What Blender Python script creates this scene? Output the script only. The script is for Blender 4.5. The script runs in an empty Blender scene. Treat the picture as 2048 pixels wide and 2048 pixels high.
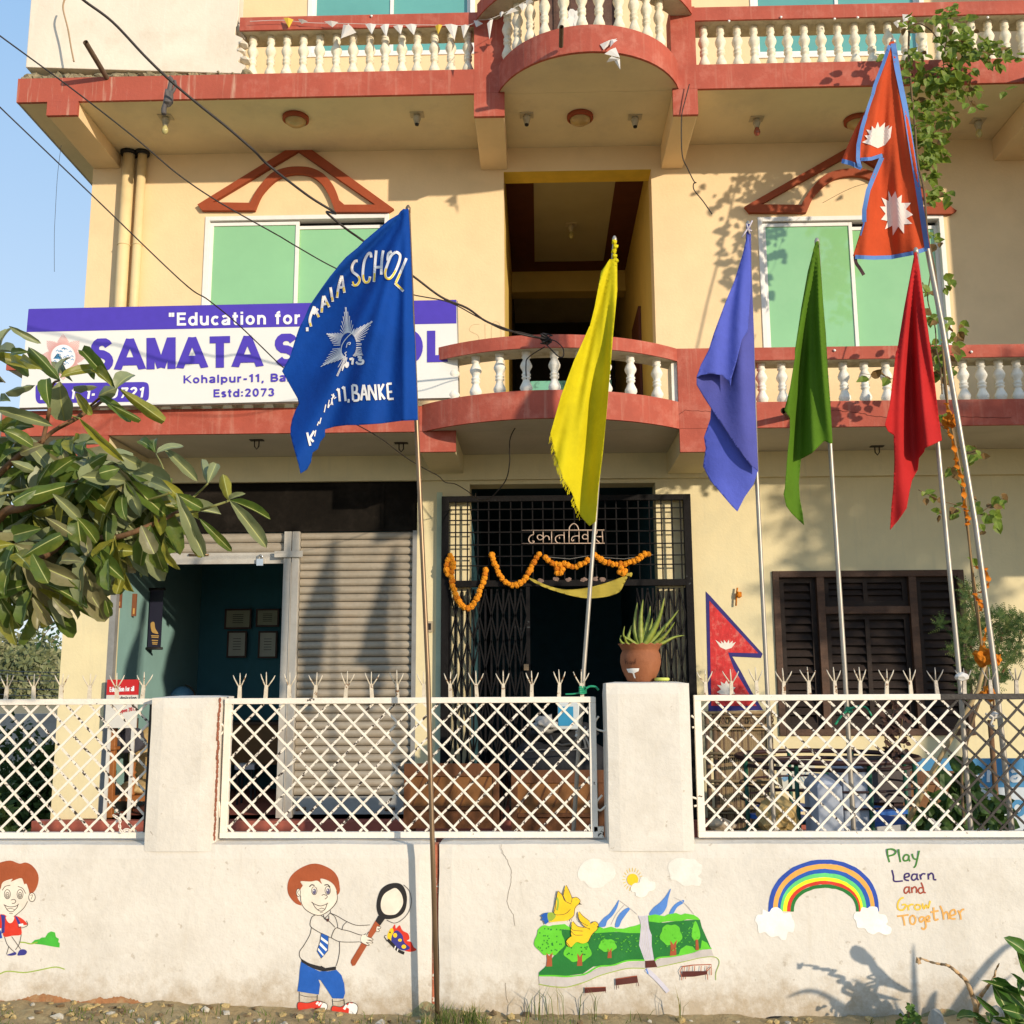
import bpy, bmesh, math, random
from mathutils import Vector, Matrix, geometry, noise as mnoise
random.seed(7)
SC = bpy.context.scene
COL = SC.collection
# ------------------------------------------------------------------ camera
CAM_H = 1.6
PITCH, YAW, ROLL = math.radians(9.4), math.radians(1.5), math.radians(-0.3)
CAM_ROT = Matrix.Rotation(YAW, 3, 'Z') @ Matrix.Rotation(math.pi/2 + PITCH, 3, 'X') @ Matrix.Rotation(ROLL, 3, 'Z')
cd = bpy.data.cameras.new('camera'); cam = bpy.data.objects.new('camera', cd); COL.objects.link(cam)
cd.sensor_width = 36; cd.lens = 36.0; cd.clip_start = 0.05; cd.clip_end = 3000
cam.matrix_world = Matrix.Translation((0, 0, CAM_H)) @ CAM_ROT.to_4x4()
SC.camera = cam
# ------------------------------------------------------------------ light
SUN_TRAVEL = Vector((-0.925, 1.0, -0.31)).normalized()
SUN_EL = math.asin(-SUN_TRAVEL.z); SUN_AZ = math.atan2(-SUN_TRAVEL.x, -SUN_TRAVEL.y)
w = bpy.data.worlds.new('World'); SC.world = w; w.use_nodes = True
nt = w.node_tree; bgn = nt.nodes['Background']
sky = nt.nodes.new('ShaderNodeTexSky'); sky.sky_type = 'NISHITA'; sky.sun_disc = False
sky.sun_elevation = SUN_EL; sky.sun_rotation = SUN_AZ
sky.air_density = 1.3; sky.dust_density = 0.6; sky.ozone_density = 2.0
geo = nt.nodes.new('ShaderNodeTexCoord'); sep = nt.nodes.new('ShaderNodeSeparateXYZ'); nt.links.new(geo.outputs['Generated'], sep.inputs[0])
hz = nt.nodes.new('ShaderNodeValToRGB'); hz.color_ramp.elements[0].position = 0.0; hz.color_ramp.elements[0].color = (.60, .68, .78, 1)
hz.color_ramp.elements[1].position = .55; hz.color_ramp.elements[1].color = (.27, .45, .70, 1); nt.links.new(sep.outputs[2], hz.inputs[0])
sc_ = nt.nodes.new('ShaderNodeMix'); sc_.data_type = 'RGBA'; sc_.blend_type = 'MULTIPLY'; sc_.inputs[0].default_value = 1; nt.links.new(hz.outputs[0], sc_.inputs[6]); sc_.inputs[7].default_value = (8.6, 8.6, 8.6, 1)
mxs = nt.nodes.new('ShaderNodeMix'); mxs.data_type = 'RGBA'; mxs.inputs[0].default_value = .8; nt.links.new(sky.outputs[0], mxs.inputs[6]); nt.links.new(sc_.outputs[2], mxs.inputs[7])
nt.links.new(mxs.outputs[2], bgn.inputs[0]); bgn.inputs[1].default_value = 0.15   # hazy, pale blue air over the low sun's clear sky
sl = bpy.data.lights.new('sun', 'SUN'); sl.energy = 4.1; sl.angle = math.radians(0.8); sl.color = (1.0, 0.85, 0.66)
so = bpy.data.objects.new('sun', sl); COL.objects.link(so)
so.rotation_euler = SUN_TRAVEL.to_track_quat('-Z', 'Y').to_euler(); so.location = (8, -8, 12)
SC.view_settings.view_transform = 'Standard'; SC.view_settings.look = 'None'
SC.view_settings.gamma = 1; SC.view_settings.exposure = 0.12; SC.view_settings.use_curve_mapping = False
SC.render.engine = 'CYCLES'; SC.cycles.use_denoising = True; SC.cycles.max_bounces = 8
# ------------------------------------------------------------------ measuring: photograph pixel (2048 px wide) -> point on a plane
def ray(px, py): return CAM_ROT @ Vector(((px-1024)/2048, (1024-py)/2048, -1))
def P(px, py, Y):
    d = ray(px, py); t = Y/d.y
    return Vector((d.x*t, Y, CAM_H + d.z*t))
def PZ(px, py, z):
    d = ray(px, py); t = (z-CAM_H)/d.z
    return Vector((d.x*t, d.y*t, z))
def view(x0, y0, size):
    s = size/1932
    return lambda a, b: (x0+a*s, y0+b*s)
A = view(0, 0, 700); B = view(680, 0, 700); C = view(1348, 0, 700); D = view(0, 600, 700)
E = view(550, 650, 700); F = view(1348, 650, 700); G = view(0, 1200, 500); H = view(400, 1200, 500)
I = view(850, 950, 550); J = view(850, 1300, 550); K = view(1348, 1250, 700)
L1 = view(0, 1650, 500); L2 = view(450, 1650, 500); L3 = view(1000, 1650, 500); L4 = view(1448, 1650, 600)
V1 = view(560, 400, 300); V2 = view(560, 660, 300); V3 = view(0, 1000, 400); V4 = view(40, 600, 300)
V5 = view(1030, 1020, 300); D4 = view(940, 560, 460); N1 = view(1380, 1400, 340); N2 = view(1700, 1350, 348); N3 = view(1700, 1780, 348)
N4 = view(0, 1380, 300); N5 = view(640, 1380, 360); N6 = view(1700, 1100, 348)
# planes of the place
YF, YB, YW = 9.6, 8.6, 5.4      # facade, balcony edge, garden wall front
# ------------------------------------------------------------------ materials
MATS = {}
def ramp(nt, fac, p0, p1, c0=(0, 0, 0, 1), c1=(1, 1, 1, 1)):
    r = nt.nodes.new('ShaderNodeValToRGB'); r.color_ramp.elements[0].position = p0; r.color_ramp.elements[1].position = p1
    r.color_ramp.elements[0].color = c0; r.color_ramp.elements[1].color = c1
    nt.links.new(fac, r.inputs[0]); return r.outputs[0]
def noise(nt, vec, scale, detail=5, rough=.6):
    n = nt.nodes.new('ShaderNodeTexNoise'); n.inputs['Scale'].default_value = scale; n.inputs['Detail'].default_value = detail
    n.inputs['Roughness'].default_value = rough; nt.links.new(vec, n.inputs['Vector']); return n.outputs[0]
def mixc(nt, fac, a, b, mode='MIX'):
    m = nt.nodes.new('ShaderNodeMix'); m.data_type = 'RGBA'; m.blend_type = mode
    if isinstance(fac, float): m.inputs[0].default_value = fac
    else: nt.links.new(fac, m.inputs[0])
    for s, v in ((m.inputs[6], a), (m.inputs[7], b)):
        if isinstance(v, tuple): s.default_value = (*v[:3], 1)
        else: nt.links.new(v, s)
    return m.outputs[2]
def mat(name, col, rough=.8, var=.12, scale=6, bump=.0, bscale=60, metal=0, stain=None, stain_amt=.5, stain_scale=3, streak=None, streak_amt=.5,
        chip=None, chip_amt=.5, chip_scale=40, trans=0, spec=.3, coat=0, obj=False, stretch=None):
    if name in MATS: return MATS[name]
    m = bpy.data.materials.new(name); m.use_nodes = True; nt = m.node_tree; b = nt.nodes['Principled BSDF']
    if obj: pos = nt.nodes.new('ShaderNodeTexCoord').outputs['Object']
    else: pos = nt.nodes.new('ShaderNodeNewGeometry').outputs['Position']
    if stretch:
        mp = nt.nodes.new('ShaderNodeMapping'); nt.links.new(pos, mp.inputs[0]); mp.inputs['Scale'].default_value = stretch; pos2 = mp.outputs[0]
    else: pos2 = pos
    n = noise(nt, pos2, scale); f = ramp(nt, n, .3, .7)
    lo = tuple(max(0, c*(1-var)) for c in col); hi = tuple(min(1, c*(1+var)) for c in col)
    c = mixc(nt, f, lo, hi)
    n2 = noise(nt, pos, scale*9, 3); c = mixc(nt, .25*min(1, var*4), c, mixc(nt, ramp(nt, n2, .35, .65), lo, hi))
    if stain:
        s = ramp(nt, noise(nt, pos, stain_scale, 8, .7), .5, .68)
        sm = nt.nodes.new('ShaderNodeMath'); sm.operation = 'MULTIPLY'; sm.inputs[1].default_value = stain_amt; nt.links.new(s, sm.inputs[0])
        c = mixc(nt, sm.outputs[0], c, stain)
    if streak:
        mp = nt.nodes.new('ShaderNodeMapping'); nt.links.new(pos, mp.inputs[0]); mp.inputs['Scale'].default_value = (14, 14, .9)
        s = ramp(nt, noise(nt, mp.outputs[0], 1.6, 6, .6), .55, .75)
        sm = nt.nodes.new('ShaderNodeMath'); sm.operation = 'MULTIPLY'; sm.inputs[1].default_value = streak_amt; nt.links.new(s, sm.inputs[0])
        c = mixc(nt, sm.outputs[0], c, streak)
    if chip:
        s = ramp(nt, noise(nt, pos, chip_scale, 4, .7), 1-chip_amt, 1-chip_amt+.03)
        c = mixc(nt, s, c, chip)
    nt.links.new(c, b.inputs['Base Color'])
    b.inputs['Roughness'].default_value = rough; b.inputs['Metallic'].default_value = metal
    b.inputs['Specular IOR Level'].default_value = spec; b.inputs['Coat Weight'].default_value = coat
    if bump:
        bp = nt.nodes.new('ShaderNodeBump'); bp.inputs['Strength'].default_value = bump; bp.inputs['Distance'].default_value = .01
        nb = noise(nt, pos2, bscale, 6, .65); nt.links.new(nb, bp.inputs['Height']); nt.links.new(bp.outputs[0], b.inputs['Normal'])
    if trans:
        t = nt.nodes.new('ShaderNodeBsdfTranslucent'); nt.links.new(c, t.inputs[0]); ms = nt.nodes.new('ShaderNodeMixShader'); ms.inputs[0].default_value = trans
        nt.links.new(b.outputs[0], ms.inputs[1]); nt.links.new(t.outputs[0], ms.inputs[2]); nt.links.new(ms.outputs[0], nt.nodes['Material Output'].inputs[0])
    MATS[name] = m; return m
cream = mat('cream_plaster', (.80, .60, .35), .85, .05, 2.5, .25, 35, stain=(.62, .48, .27), stain_amt=.3, stain_scale=1.1)
cream_low = mat('lower_cream_plaster', (.72, .62, .37), .85, .06, 2.5, .25, 35, stain=(.56, .52, .34), stain_amt=.4, stain_scale=1.3, streak=(.52, .48, .32), streak_amt=.3)
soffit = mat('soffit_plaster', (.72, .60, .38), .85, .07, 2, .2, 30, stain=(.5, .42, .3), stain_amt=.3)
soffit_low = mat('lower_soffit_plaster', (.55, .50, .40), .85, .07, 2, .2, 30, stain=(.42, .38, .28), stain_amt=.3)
redp = mat('red_paint', (.40, .085, .052), .75, .14, 3, .35, 25, stain=(.56, .21, .15), stain_amt=.5, stain_scale=5, streak=(.6, .38, .27), streak_amt=.25)
redw = mat('red_paint_streaked', (.40, .09, .055), .8, .14, 3, .35, 25, stain=(.3, .07, .05), stain_amt=.5, streak=(.66, .5, .36), streak_amt=.75)
trimred = mat('trim_red_paint', (.30, .062, .022), .7, .12, 4, .3, 30)
white_unp = mat('unpainted_white_plaster', (.74, .66, .54), .9, .08, 2, .3, 25, stain=(.6, .52, .4), stain_amt=.5, streak=(.84, .78, .68), streak_amt=.35)
mossy = mat('mossy_mortar', (.28, .23, .14), .95, .5, 14, 1, 30, stain=(.12, .12, .07), stain_amt=.8, stain_scale=12)
concrete = mat('concrete', (.36, .32, .27), .9, .2, 5, .5, 30, stain=(.2, .18, .14), stain_amt=.5)
rail_under = mat('rail_underside', (.52, .46, .34), .9, .2, 5, .4, 30, stain=(.25, .2, .12), stain_amt=.7, stain_scale=6)
balm = mat('baluster_paint', (.78, .72, .56), .7, .1, 12, .2, 60, stain=(.55, .42, .24), stain_amt=.6, stain_scale=9)
balw = mat('baluster_paint_white', (.80, .77, .68), .7, .08, 12, .2, 60, stain=(.6, .52, .36), stain_amt=.4, stain_scale=9)
wallw = mat('garden_wall_whitewash', (.70, .66, .585), .9, .05, 3, .45, 22, stain=(.52, .47, .39), stain_amt=.5, stain_scale=2.2, streak=(.60, .54, .44), streak_amt=.35)
alu = mat('aluminium_white', (.78, .76, .72), .4, .04, 10, spec=.5)
black = mat('black', (.015, .014, .013), .6, .2, 8)
steel = mat('steel_tube', (.36, .33, .28), .42, .25, 30, metal=.45, stretch=(1, 1, .2))
steelbrown = mat('brown_steel_tube', (.22, .15, .09), .38, .2, 20, metal=.55, stretch=(1, 1, .2))
fw = mat('fence_white_paint', (.80, .74, .64), .6, .06, 20, .3, 60, chip=(.035, .025, .02), chip_amt=.33, chip_scale=22)
fwc = mat('fence_chipped_paint', (.76, .70, .60), .6, .1, 20, .3, 60, chip=(.035, .025, .02), chip_amt=.46, chip_scale=30)
fblack = mat('fence_black_paint', (.03, .025, .022), .45, .3, 30, .2, 60, chip=(.6, .56, .5), chip_amt=.25, chip_scale=26)
gateblk = mat('gate_black_iron', (.008, .007, .007), .6, .4, 12, .3, 60, spec=.12, chip=(.06, .065, .065), chip_amt=.30, chip_scale=7)
shut = mat('shutter_metal', (.37, .32, .245), .5, .2, 3, .15, 30, metal=.15, stain=(.42, .33, .23), stain_amt=.5, stain_scale=3, stretch=(1, 1, 4))
shutp = mat('shutter_post_metal', (.50, .47, .41), .5, .12, 4, .15, 40, metal=.15, stain=(.36, .28, .2), stain_amt=.5)
wood_dk = mat('dark_window_wood', (.018, .009, .005), .6, .4, 4, .4, 40, stretch=(1, 1, 9))
wood_fr = mat('window_frame_wood', (.075, .036, .019), .5, .35, 6, .4, 40, stretch=(1, 1, 6))
bench_w = mat('bench_wood', (.12, .045, .016), .45, .25, 4, .3, 30, stretch=(6, 1, 1))
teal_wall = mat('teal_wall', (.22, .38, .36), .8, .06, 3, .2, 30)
teal_shaded = mat('shaded_teal_wall', (.045, .16, .20), .8, .08, 3, .2, 30)  # same teal paint, darkened in colour for the shade deep in the shop
plinth_red = mat('plinth_red', (.36, .10, .065), .7, .15, 5, .2, 30)
def flat(name, col, rough=.7, var=.06, **k): return mat(name, col, rough, var, 14, **k)
def wall_dirt(m):
    nt = m.node_tree; b = nt.nodes['Principled BSDF']; src = b.inputs['Base Color'].links[0].from_socket
    pos = nt.nodes.new('ShaderNodeNewGeometry').outputs['Position']; sp = nt.nodes.new('ShaderNodeSeparateXYZ'); nt.links.new(pos, sp.inputs[0])
    mr = nt.nodes.new('ShaderNodeMapRange'); mr.inputs[1].default_value = .28; mr.inputs[2].default_value = -.03; mr.inputs[3].default_value = .0; mr.inputs[4].default_value = .42; nt.links.new(sp.outputs[2], mr.inputs[0])
    ad = nt.nodes.new('ShaderNodeMath'); ad.operation = 'ADD'; nt.links.new(mr.outputs[0], ad.inputs[0]); nt.links.new(noise(nt, pos, 9, 8, .75), ad.inputs[1])
    c = mixc(nt, ramp(nt, ad.outputs[0], .62, .95, c1=(.75, .75, .75, 1)), src, (.36, .27, .16))
    f2 = ramp(nt, noise(nt, pos, 1.4, 9, .75), .48, .72, c1=(.5, .5, .5, 1)); c = mixc(nt, f2, c, (.52, .49, .44))
    f3 = ramp(nt, noise(nt, pos, 26, 3, .5), .70, .74, c1=(.6, .6, .6, 1)); c = mixc(nt, f3, c, (.44, .38, .30)); nt.links.new(c, b.inputs['Base Color'])
wall_dirt(wallw)
# ------------------------------------------------------------------ mesh helpers
def cr(pts, n=6, closed=False):
    pts = [tuple(p) for p in pts]; m = len(pts); out = []
    def g(i): return pts[i % m] if closed else pts[max(0, min(m-1, i))]
    for i in range(m if closed else m-1):
        p0, p1, p2, p3 = g(i-1), g(i), g(i+1), g(i+2)
        for k in range(n):
            t = k/n
            out.append(tuple(.5*((2*b)+(-a+c)*t+(2*a-5*b+4*c-d)*t*t+(-a+3*b-3*c+d)*t**3) for a, b, c, d in zip(p0, p1, p2, p3)))
    if not closed: out.append(pts[-1])
    return out
class MB:
    def __init__(s): s.v = []; s.f = []; s.m = []; s.mi = 0; s.sm = []
    smooth = False
    def add(s, vs, fs):
        o = len(s.v); s.v += [tuple(v) for v in vs]; s.f += [tuple(i+o for i in f) for f in fs]; s.m += [s.mi]*len(fs); s.sm += [s.smooth]*len(fs); return s
    def box(s, x0, x1, y0, y1, z0, z1):
        return s.add([(x, y, z) for x in (x0, x1) for y in (y0, y1) for z in (z0, z1)],
                     [(0, 1, 3, 2), (4, 6, 7, 5), (0, 4, 5, 1), (2, 3, 7, 6), (0, 2, 6, 4), (1, 5, 7, 3)])
    def prism(s, poly, y0, y1, holes=()):
        """polygon in XZ (with holes) extruded in Y"""
        loops = [list(poly)]+[list(h) for h in holes]
        def area(l): return sum(l[i][0]*l[(i+1) % len(l)][1]-l[(i+1) % len(l)][0]*l[i][1] for i in range(len(l)))
        loops = [l if (area(l) > 0) == (k == 0) else l[::-1] for k, l in enumerate(loops)]
        flatp = [p for l in loops for p in l]; n = len(flatp)
        tri = geometry.tessellate_polygon([[Vector((p[0], p[1], 0)) for p in l] for l in loops])
        vs = [(p[0], y0, p[1]) for p in flatp]+[(p[0], y1, p[1]) for p in flatp]; fs = []
        for t in tri:
            a, b, c = (flatp[i] for i in t)
            cw = (b[0]-a[0])*(c[1]-a[1])-(c[0]-a[0])*(b[1]-a[1])
            if abs(cw) < 1e-12: continue
            t = t if cw > 0 else t[::-1]
            fs.append(tuple(t)); fs.append(tuple(i+n for i in t[::-1]))
        o = 0
        for l in loops:
            k = len(l)
            for i in range(k): j = (i+1) % k; fs.append((o+i, o+i+n, o+j+n, o+j))
            o += k
        return s.add(vs, fs)
    def hull(s, a, b):
        """a, b: two equal closed rings of 3-D points, joined and capped"""
        n = len(a); return s.add(list(a)+list(b), [tuple(range(n))[::-1], tuple(range(n, 2*n))]+[(i, (i+1) % n, (i+1) % n+n, i+n) for i in range(n)])
    def tube(s, pts, r, n=8, cap=True):
        pts = [Vector(p) for p in pts]; rs = r if isinstance(r, (list, tuple)) else [r]*len(pts)
        vs = []; m = len(pts); up = None
        for i, p in enumerate(pts):
            t = (pts[min(m-1, i+1)]-pts[max(0, i-1)]).normalized()
            if up is None: up = t.orthogonal().normalized()
            up = (up-t*up.dot(t)); up = up.normalized() if up.length > 1e-6 else t.orthogonal().normalized()
            sd = t.cross(up)
            for k in range(n): a = 2*math.pi*k/n; vs.append(p+(up*math.cos(a)+sd*math.sin(a))*rs[i])
        fs = [(i*n+k, i*n+(k+1) % n, (i+1)*n+(k+1) % n, (i+1)*n+k) for i in range(m-1) for k in range(n)]
        if cap: fs += [tuple(range(n))[::-1], tuple(range((m-1)*n, m*n))]
        sv = s.smooth; s.smooth = n > 5; s.add(vs, fs); s.smooth = sv; return s
    def lathe(s, prof, c=(0, 0, 0), n=16, cap=True):
        vs = [(c[0]+r*math.cos(2*math.pi*k/n), c[1]+r*math.sin(2*math.pi*k/n), c[2]+z) for r, z in prof for k in range(n)]
        m = len(prof); fs = [(i*n+k, i*n+(k+1) % n, (i+1)*n+(k+1) % n, (i+1)*n+k) for i in range(m-1) for k in range(n)]
        if cap: fs += [tuple(range(n))[::-1], tuple(range((m-1)*n, m*n))]
        sv = s.smooth; s.smooth = True; s.add(vs, fs); s.smooth = sv; return s
    def blob(s, c, r, seed=0, rough=.25, sub=2, freq=1.2):
        bm = bmesh.new(); bmesh.ops.create_icosphere(bm, subdivisions=sub, radius=1)
        vs = []
        for v in bm.verts:
            d = 1+rough*mnoise.noise(v.co*freq+Vector((seed*3.1, seed*1.7, 0)))
            vs.append((c[0]+v.co.x*r[0]*d, c[1]+v.co.y*r[1]*d, c[2]+v.co.z*r[2]*d))
        fs = [tuple(v.index for v in f.verts) for f in bm.faces]; bm.free(); return s.add(vs, fs)
    def build(s, name, mats, parent=None, label=None, cat=None, group=None, kind=None, bevel=0, origin=None):
        me = bpy.data.meshes.new(name)
        v = s.v
        if origin is not None: ox, oy, oz = origin; v = [(a-ox, b-oy, c-oz) for a, b, c in v]
        me.from_pydata(v, [], s.f); me.validate(clean_customdata=False)
        for m in (mats if isinstance(mats, (list, tuple)) else [mats]): me.materials.append(m)
        if len(me.polygons) == len(s.m):
            me.polygons.foreach_set('material_index', s.m); me.polygons.foreach_set('use_smooth', s.sm)
        me.update(); o = link(name, me, parent, label, cat, group, kind)
        if origin is not None: o.location = origin
        if bevel:
            b = o.modifiers.new('bevel', 'BEVEL'); b.width = bevel; b.segments = 2; b.limit_method = 'ANGLE'
        return o
def link(name, data, parent=None, label=None, cat=None, group=None, kind=None):
    o = bpy.data.objects.new(name, data); COL.objects.link(o)
    if parent is not None: o.parent = parent
    if label: o['label'] = label
    if cat: o['category'] = cat
    if group: o['group'] = group
    if kind: o['kind'] = kind
    return o
def thing(name, label, cat, loc=(0, 0, 0), group=None): 
    o = link(name, None, None, label, cat, group); o.empty_display_size = .1; o.location = loc; return o
def smooth(o):
    for p in o.data.polygons: p.use_smooth = True
    return o
def part_at(mb, name, mats, root, **k):
    """part built in world coordinates under a root that may stand anywhere"""
    o = mb.build(name, mats, None, **k); o.parent = root; o.matrix_parent_inverse = Matrix.Identity(4)
    if root.location.length > 0: o.location = Vector(o.location)-root.location
    return o
def sheet(mb, poly, Yf, step=8, off=0.0, holes=()):
    """a curtain/painted area: polygon in photograph pixels, filled with a fine mesh, each vertex at distance Yf(px,py)-off"""
    loops = [list(poly)]+[list(h) for h in holes]; pts = []; edges = []
    for l in loops:
        if len(l) > 1 and (Vector(l[0])-Vector(l[-1])).length < 1e-4: l.pop()
        dense = []
        for i in range(len(l)):
            a, b = Vector(l[i]), Vector(l[(i+1) % len(l)]); k = max(1, int((b-a).length/step))
            dense += [a.lerp(b, j/k) for j in range(k)]
        o = len(pts); pts += dense; edges += [(o+i, o+(i+1) % len(dense)) for i in range(len(dense))]
    bx = [p.x for p in pts]; by = [p.y for p in pts]; y = min(by)+step/2; r = 0; nb = len(pts)
    ring = [tuple(p) for p in pts[:]]
    while y < max(by):
        x = min(bx)+(step/2 if r % 2 else step)
        while x < max(bx): pts.append(Vector((x, y))); x += step
        y += step*.87; r += 1
    res = geometry.delaunay_2d_cdt([Vector((p.x, p.y)) for p in pts], edges, [], 1 if not holes else 3, 1e-4)
    vs2, _, fs = res[0], res[1], res[2]
    yf = Yf if callable(Yf) else (lambda a, b: Yf)
    used = sorted({i for f in fs for i in f}); mp = {i: k for k, i in enumerate(used)}
    vs = [P(vs2[i].x, vs2[i].y, yf(vs2[i].x, vs2[i].y)-off) for i in used]
    out = []
    for f in fs:
        a, b, c = (vs2[i] for i in f[:3]); cw = (b.x-a.x)*(c.y-a.y)-(c.x-a.x)*(b.y-a.y)
        g = tuple(mp[i] for i in f); out.append(g if cw < 0 else g[::-1])
    return mb.add(vs, out)
def ribbon(mb, pts, w, Yf, off=0.0, closed=False, sm=0, taper=False):
    """painted stroke along pixel points, width w px"""
    if sm: pts = cr(pts, sm, closed)
    pts = [Vector(p) for p in pts]; n = len(pts); yf = Yf if callable(Yf) else (lambda a, b: Yf); vs = []
    for i, p in enumerate(pts):
        a = pts[(i-1) % n] if closed else pts[max(0, i-1)]; b = pts[(i+1) % n] if closed else pts[min(n-1, i+1)]
        t = (b-a); t = t.normalized() if t.length > 1e-6 else Vector((1, 0)); nn = Vector((-t.y, t.x))
        ww = w/2*(1 if not taper else max(.15, math.sin(math.pi*min(1, max(0, (i+.5)/n)))))
        for q in (p+nn*ww, p-nn*ww): vs.append(P(q.x, q.y, yf(q.x, q.y)-off))
    fs = [(2*i, 2*i+1, 2*((i+1) % n)+1, 2*((i+1) % n)) for i in range(n if closed else n-1)]
    return mb.add(vs, fs)
def mapv(V, pts): return [V(*p) for p in pts]
def text_mesh(txt, bold=0.0, spacing=1.0):
    c = bpy.data.curves.new('t', 'FONT'); c.body = txt; c.offset = bold; c.resolution_u = 3; c.space_character = spacing; c.fill_mode = 'FRONT'
    o = bpy.data.objects.new('t', c); COL.objects.link(o); dg = bpy.context.evaluated_depsgraph_get(); dg.update()
    me = o.evaluated_get(dg).to_mesh(); vs = [tuple(v.co) for v in me.vertices]; fs = [tuple(p.vertices) for p in me.polygons]
    o.evaluated_get(dg).to_mesh_clear(); bpy.data.objects.remove(o); bpy.data.curves.remove(c)
    return vs, fs
def text_px(mb, txt, x0, y0, x1, y1, hgt, Yf, off=.004, bold=0.0, spacing=1.0, slant=0.0, capref='H'):
    """text whose base line runs from pixel (x0,y0) to (x1,y1), cap height hgt px"""
    vs, fs = text_mesh(txt, bold, spacing)
    xs = [v[0] for v in vs]; mx, mn = max(xs), min(xs); cv, _ = text_mesh(capref, bold); ch = max(v[1] for v in cv)
    yf = Yf if callable(Yf) else (lambda a, b: Yf); out = []
    for v in vs:
        u = (v[0]-mn)/(mx-mn); h = v[1]/ch*hgt
        px = x0+(x1-x0)*u+slant*h; py = y0+(y1-y0)*u-h
        out.append(P(px, py, yf(px, py)-off))
    return mb.add(out, fs)
# ================================================================== BUILDING
def Xp(V, a, b, Y): return P(*V(a, b), Y).x
def Zp(px, py, Y): return P(px, py, Y).z
z1b, z1t = Zp(1024, 860, YB), Zp(1024, 810, YB)          # first floor slab band
z2b, z2t = Zp(1024, 184, YB), Zp(1024, 137, YB)          # second floor slab band
rail1b, rail1t = Zp(1600, 719, YB), Zp(1600, 694, YB)
rail2b, rail2t = Zp(1024, 49, YB), Zp(1024, 23, YB)
zpl = Zp(150, 1640, 9.5)                                  # plinth top
XL = P(186.6, 337, YF).x; XLs = P(36, 160, YB).x; XR = 7.0; YBK = 15.0
BLD = thing('school_building', 'cream and red three storey school building with curved balconies and turned balusters', 'building', (0, YF, 0))
def bp(mb, name, mats, parent=BLD, **k):
    o = mb.build(name, mats, None, **k); o.parent = parent
    off = Vector((0, 0, 0)); q = parent
    while q is not None: off += Vector(q.location); q = q.parent
    o.location = Vector(o.location)-off; return o
# --- facade walls
def rectp(x0, x1, z0, z1): return [(x0, z0), (x1, z0), (x1, z1), (x0, z1)]
def hole(px0, py0, px1, py1, Y=YF):
    a, b = P(px0, py0, Y), P(px1, py1, Y); c, d = P(px1, py0, Y), P(px0, py1, Y)
    return (a.x+d.x)/2, (b.x+c.x)/2, (b.z+d.z)/2, (a.z+c.z)/2
win_l2 = hole(405, 431, 776, 720); win_r2 = hole(1521, 432, 1897, 720); open2 = hole(1008, 341, 1308, 760)
open2 = (open2[0], open2[1], z1t, open2[3])
shop = hole(215, 962, 832, 1632); shop = (shop[0], shop[1], zpl, shop[3])
gate = hole(939, 967, 1320, 1650); gate = (gate[0], gate[1], zpl-.02, gate[3])
win_r1 = hole(1551, 1141, 1938, 1471)
mb = MB(); mb.prism(rectp(XL, XR, z1t, z2b), YF, YF+.24, [rectp(*win_l2), rectp(*win_r2), [(open2[0], z1t+.001), (open2[1], z1t+.001), (open2[1], open2[3]), (open2[0], open2[3])]])
bp(mb, 'first_floor_wall', cream)
mb = MB(); mb.prism(rectp(XL, XR, .0, z1b), YF, YF+.24, [rectp(shop[0], shop[1], zpl, shop[3]), rectp(*gate), rectp(*win_r1)])
bp(mb, 'ground_floor_wall', cream_low)
win_l3 = hole(616, -80, 950, 112); win_r3 = hole(1500, -80, 1848, 114); door3 = hole(1078, -200, 1232, 120)
mb = MB(); mb.prism(rectp(XL, XR, z2t, z2t+3.1), YF, YF+.24, [rectp(*win_l3), rectp(*win_r3), rectp(door3[0], door3[1], z2t+.001, door3[3])])
bp(mb, 'second_floor_wall', cream)
mb = MB()
mb.box(XL, XL+.24, YF+.24, YBK, 0, z1b); mb.box(XL, XL+.24, YF+.24, YBK, z1t, z2b); mb.box(XL, XL+.24, YF+.24, YBK, z2t, z2t+3.1)
mb.box(XL, XR, YBK, YBK+.2, 0, z2t+3.1); mb.box(XR, XR+.2, YF, YBK, 0, z2t+3.1)
bp(mb, 'side_wall', cream)
mb = MB(); mb.box(XL-.2, XR, YF-.3, YBK, z2t+3.1, z2t+3.3); bp(mb, 'roof', concrete)
# plinth and floors
mb = MB(); mb.box(XL-.12, XR, YF-.12, YF-.002, 0, zpl-.006); bp(mb, 'plinth', plinth_red, bevel=.01)
mb = MB(); mb.box(XL+.25, XR, YF+.0, YBK, .05, zpl); mb.box(XL-.12, XR, YF-.35, YF-.122, 0, .16); bp(mb, 'floor', plinth_red)
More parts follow.
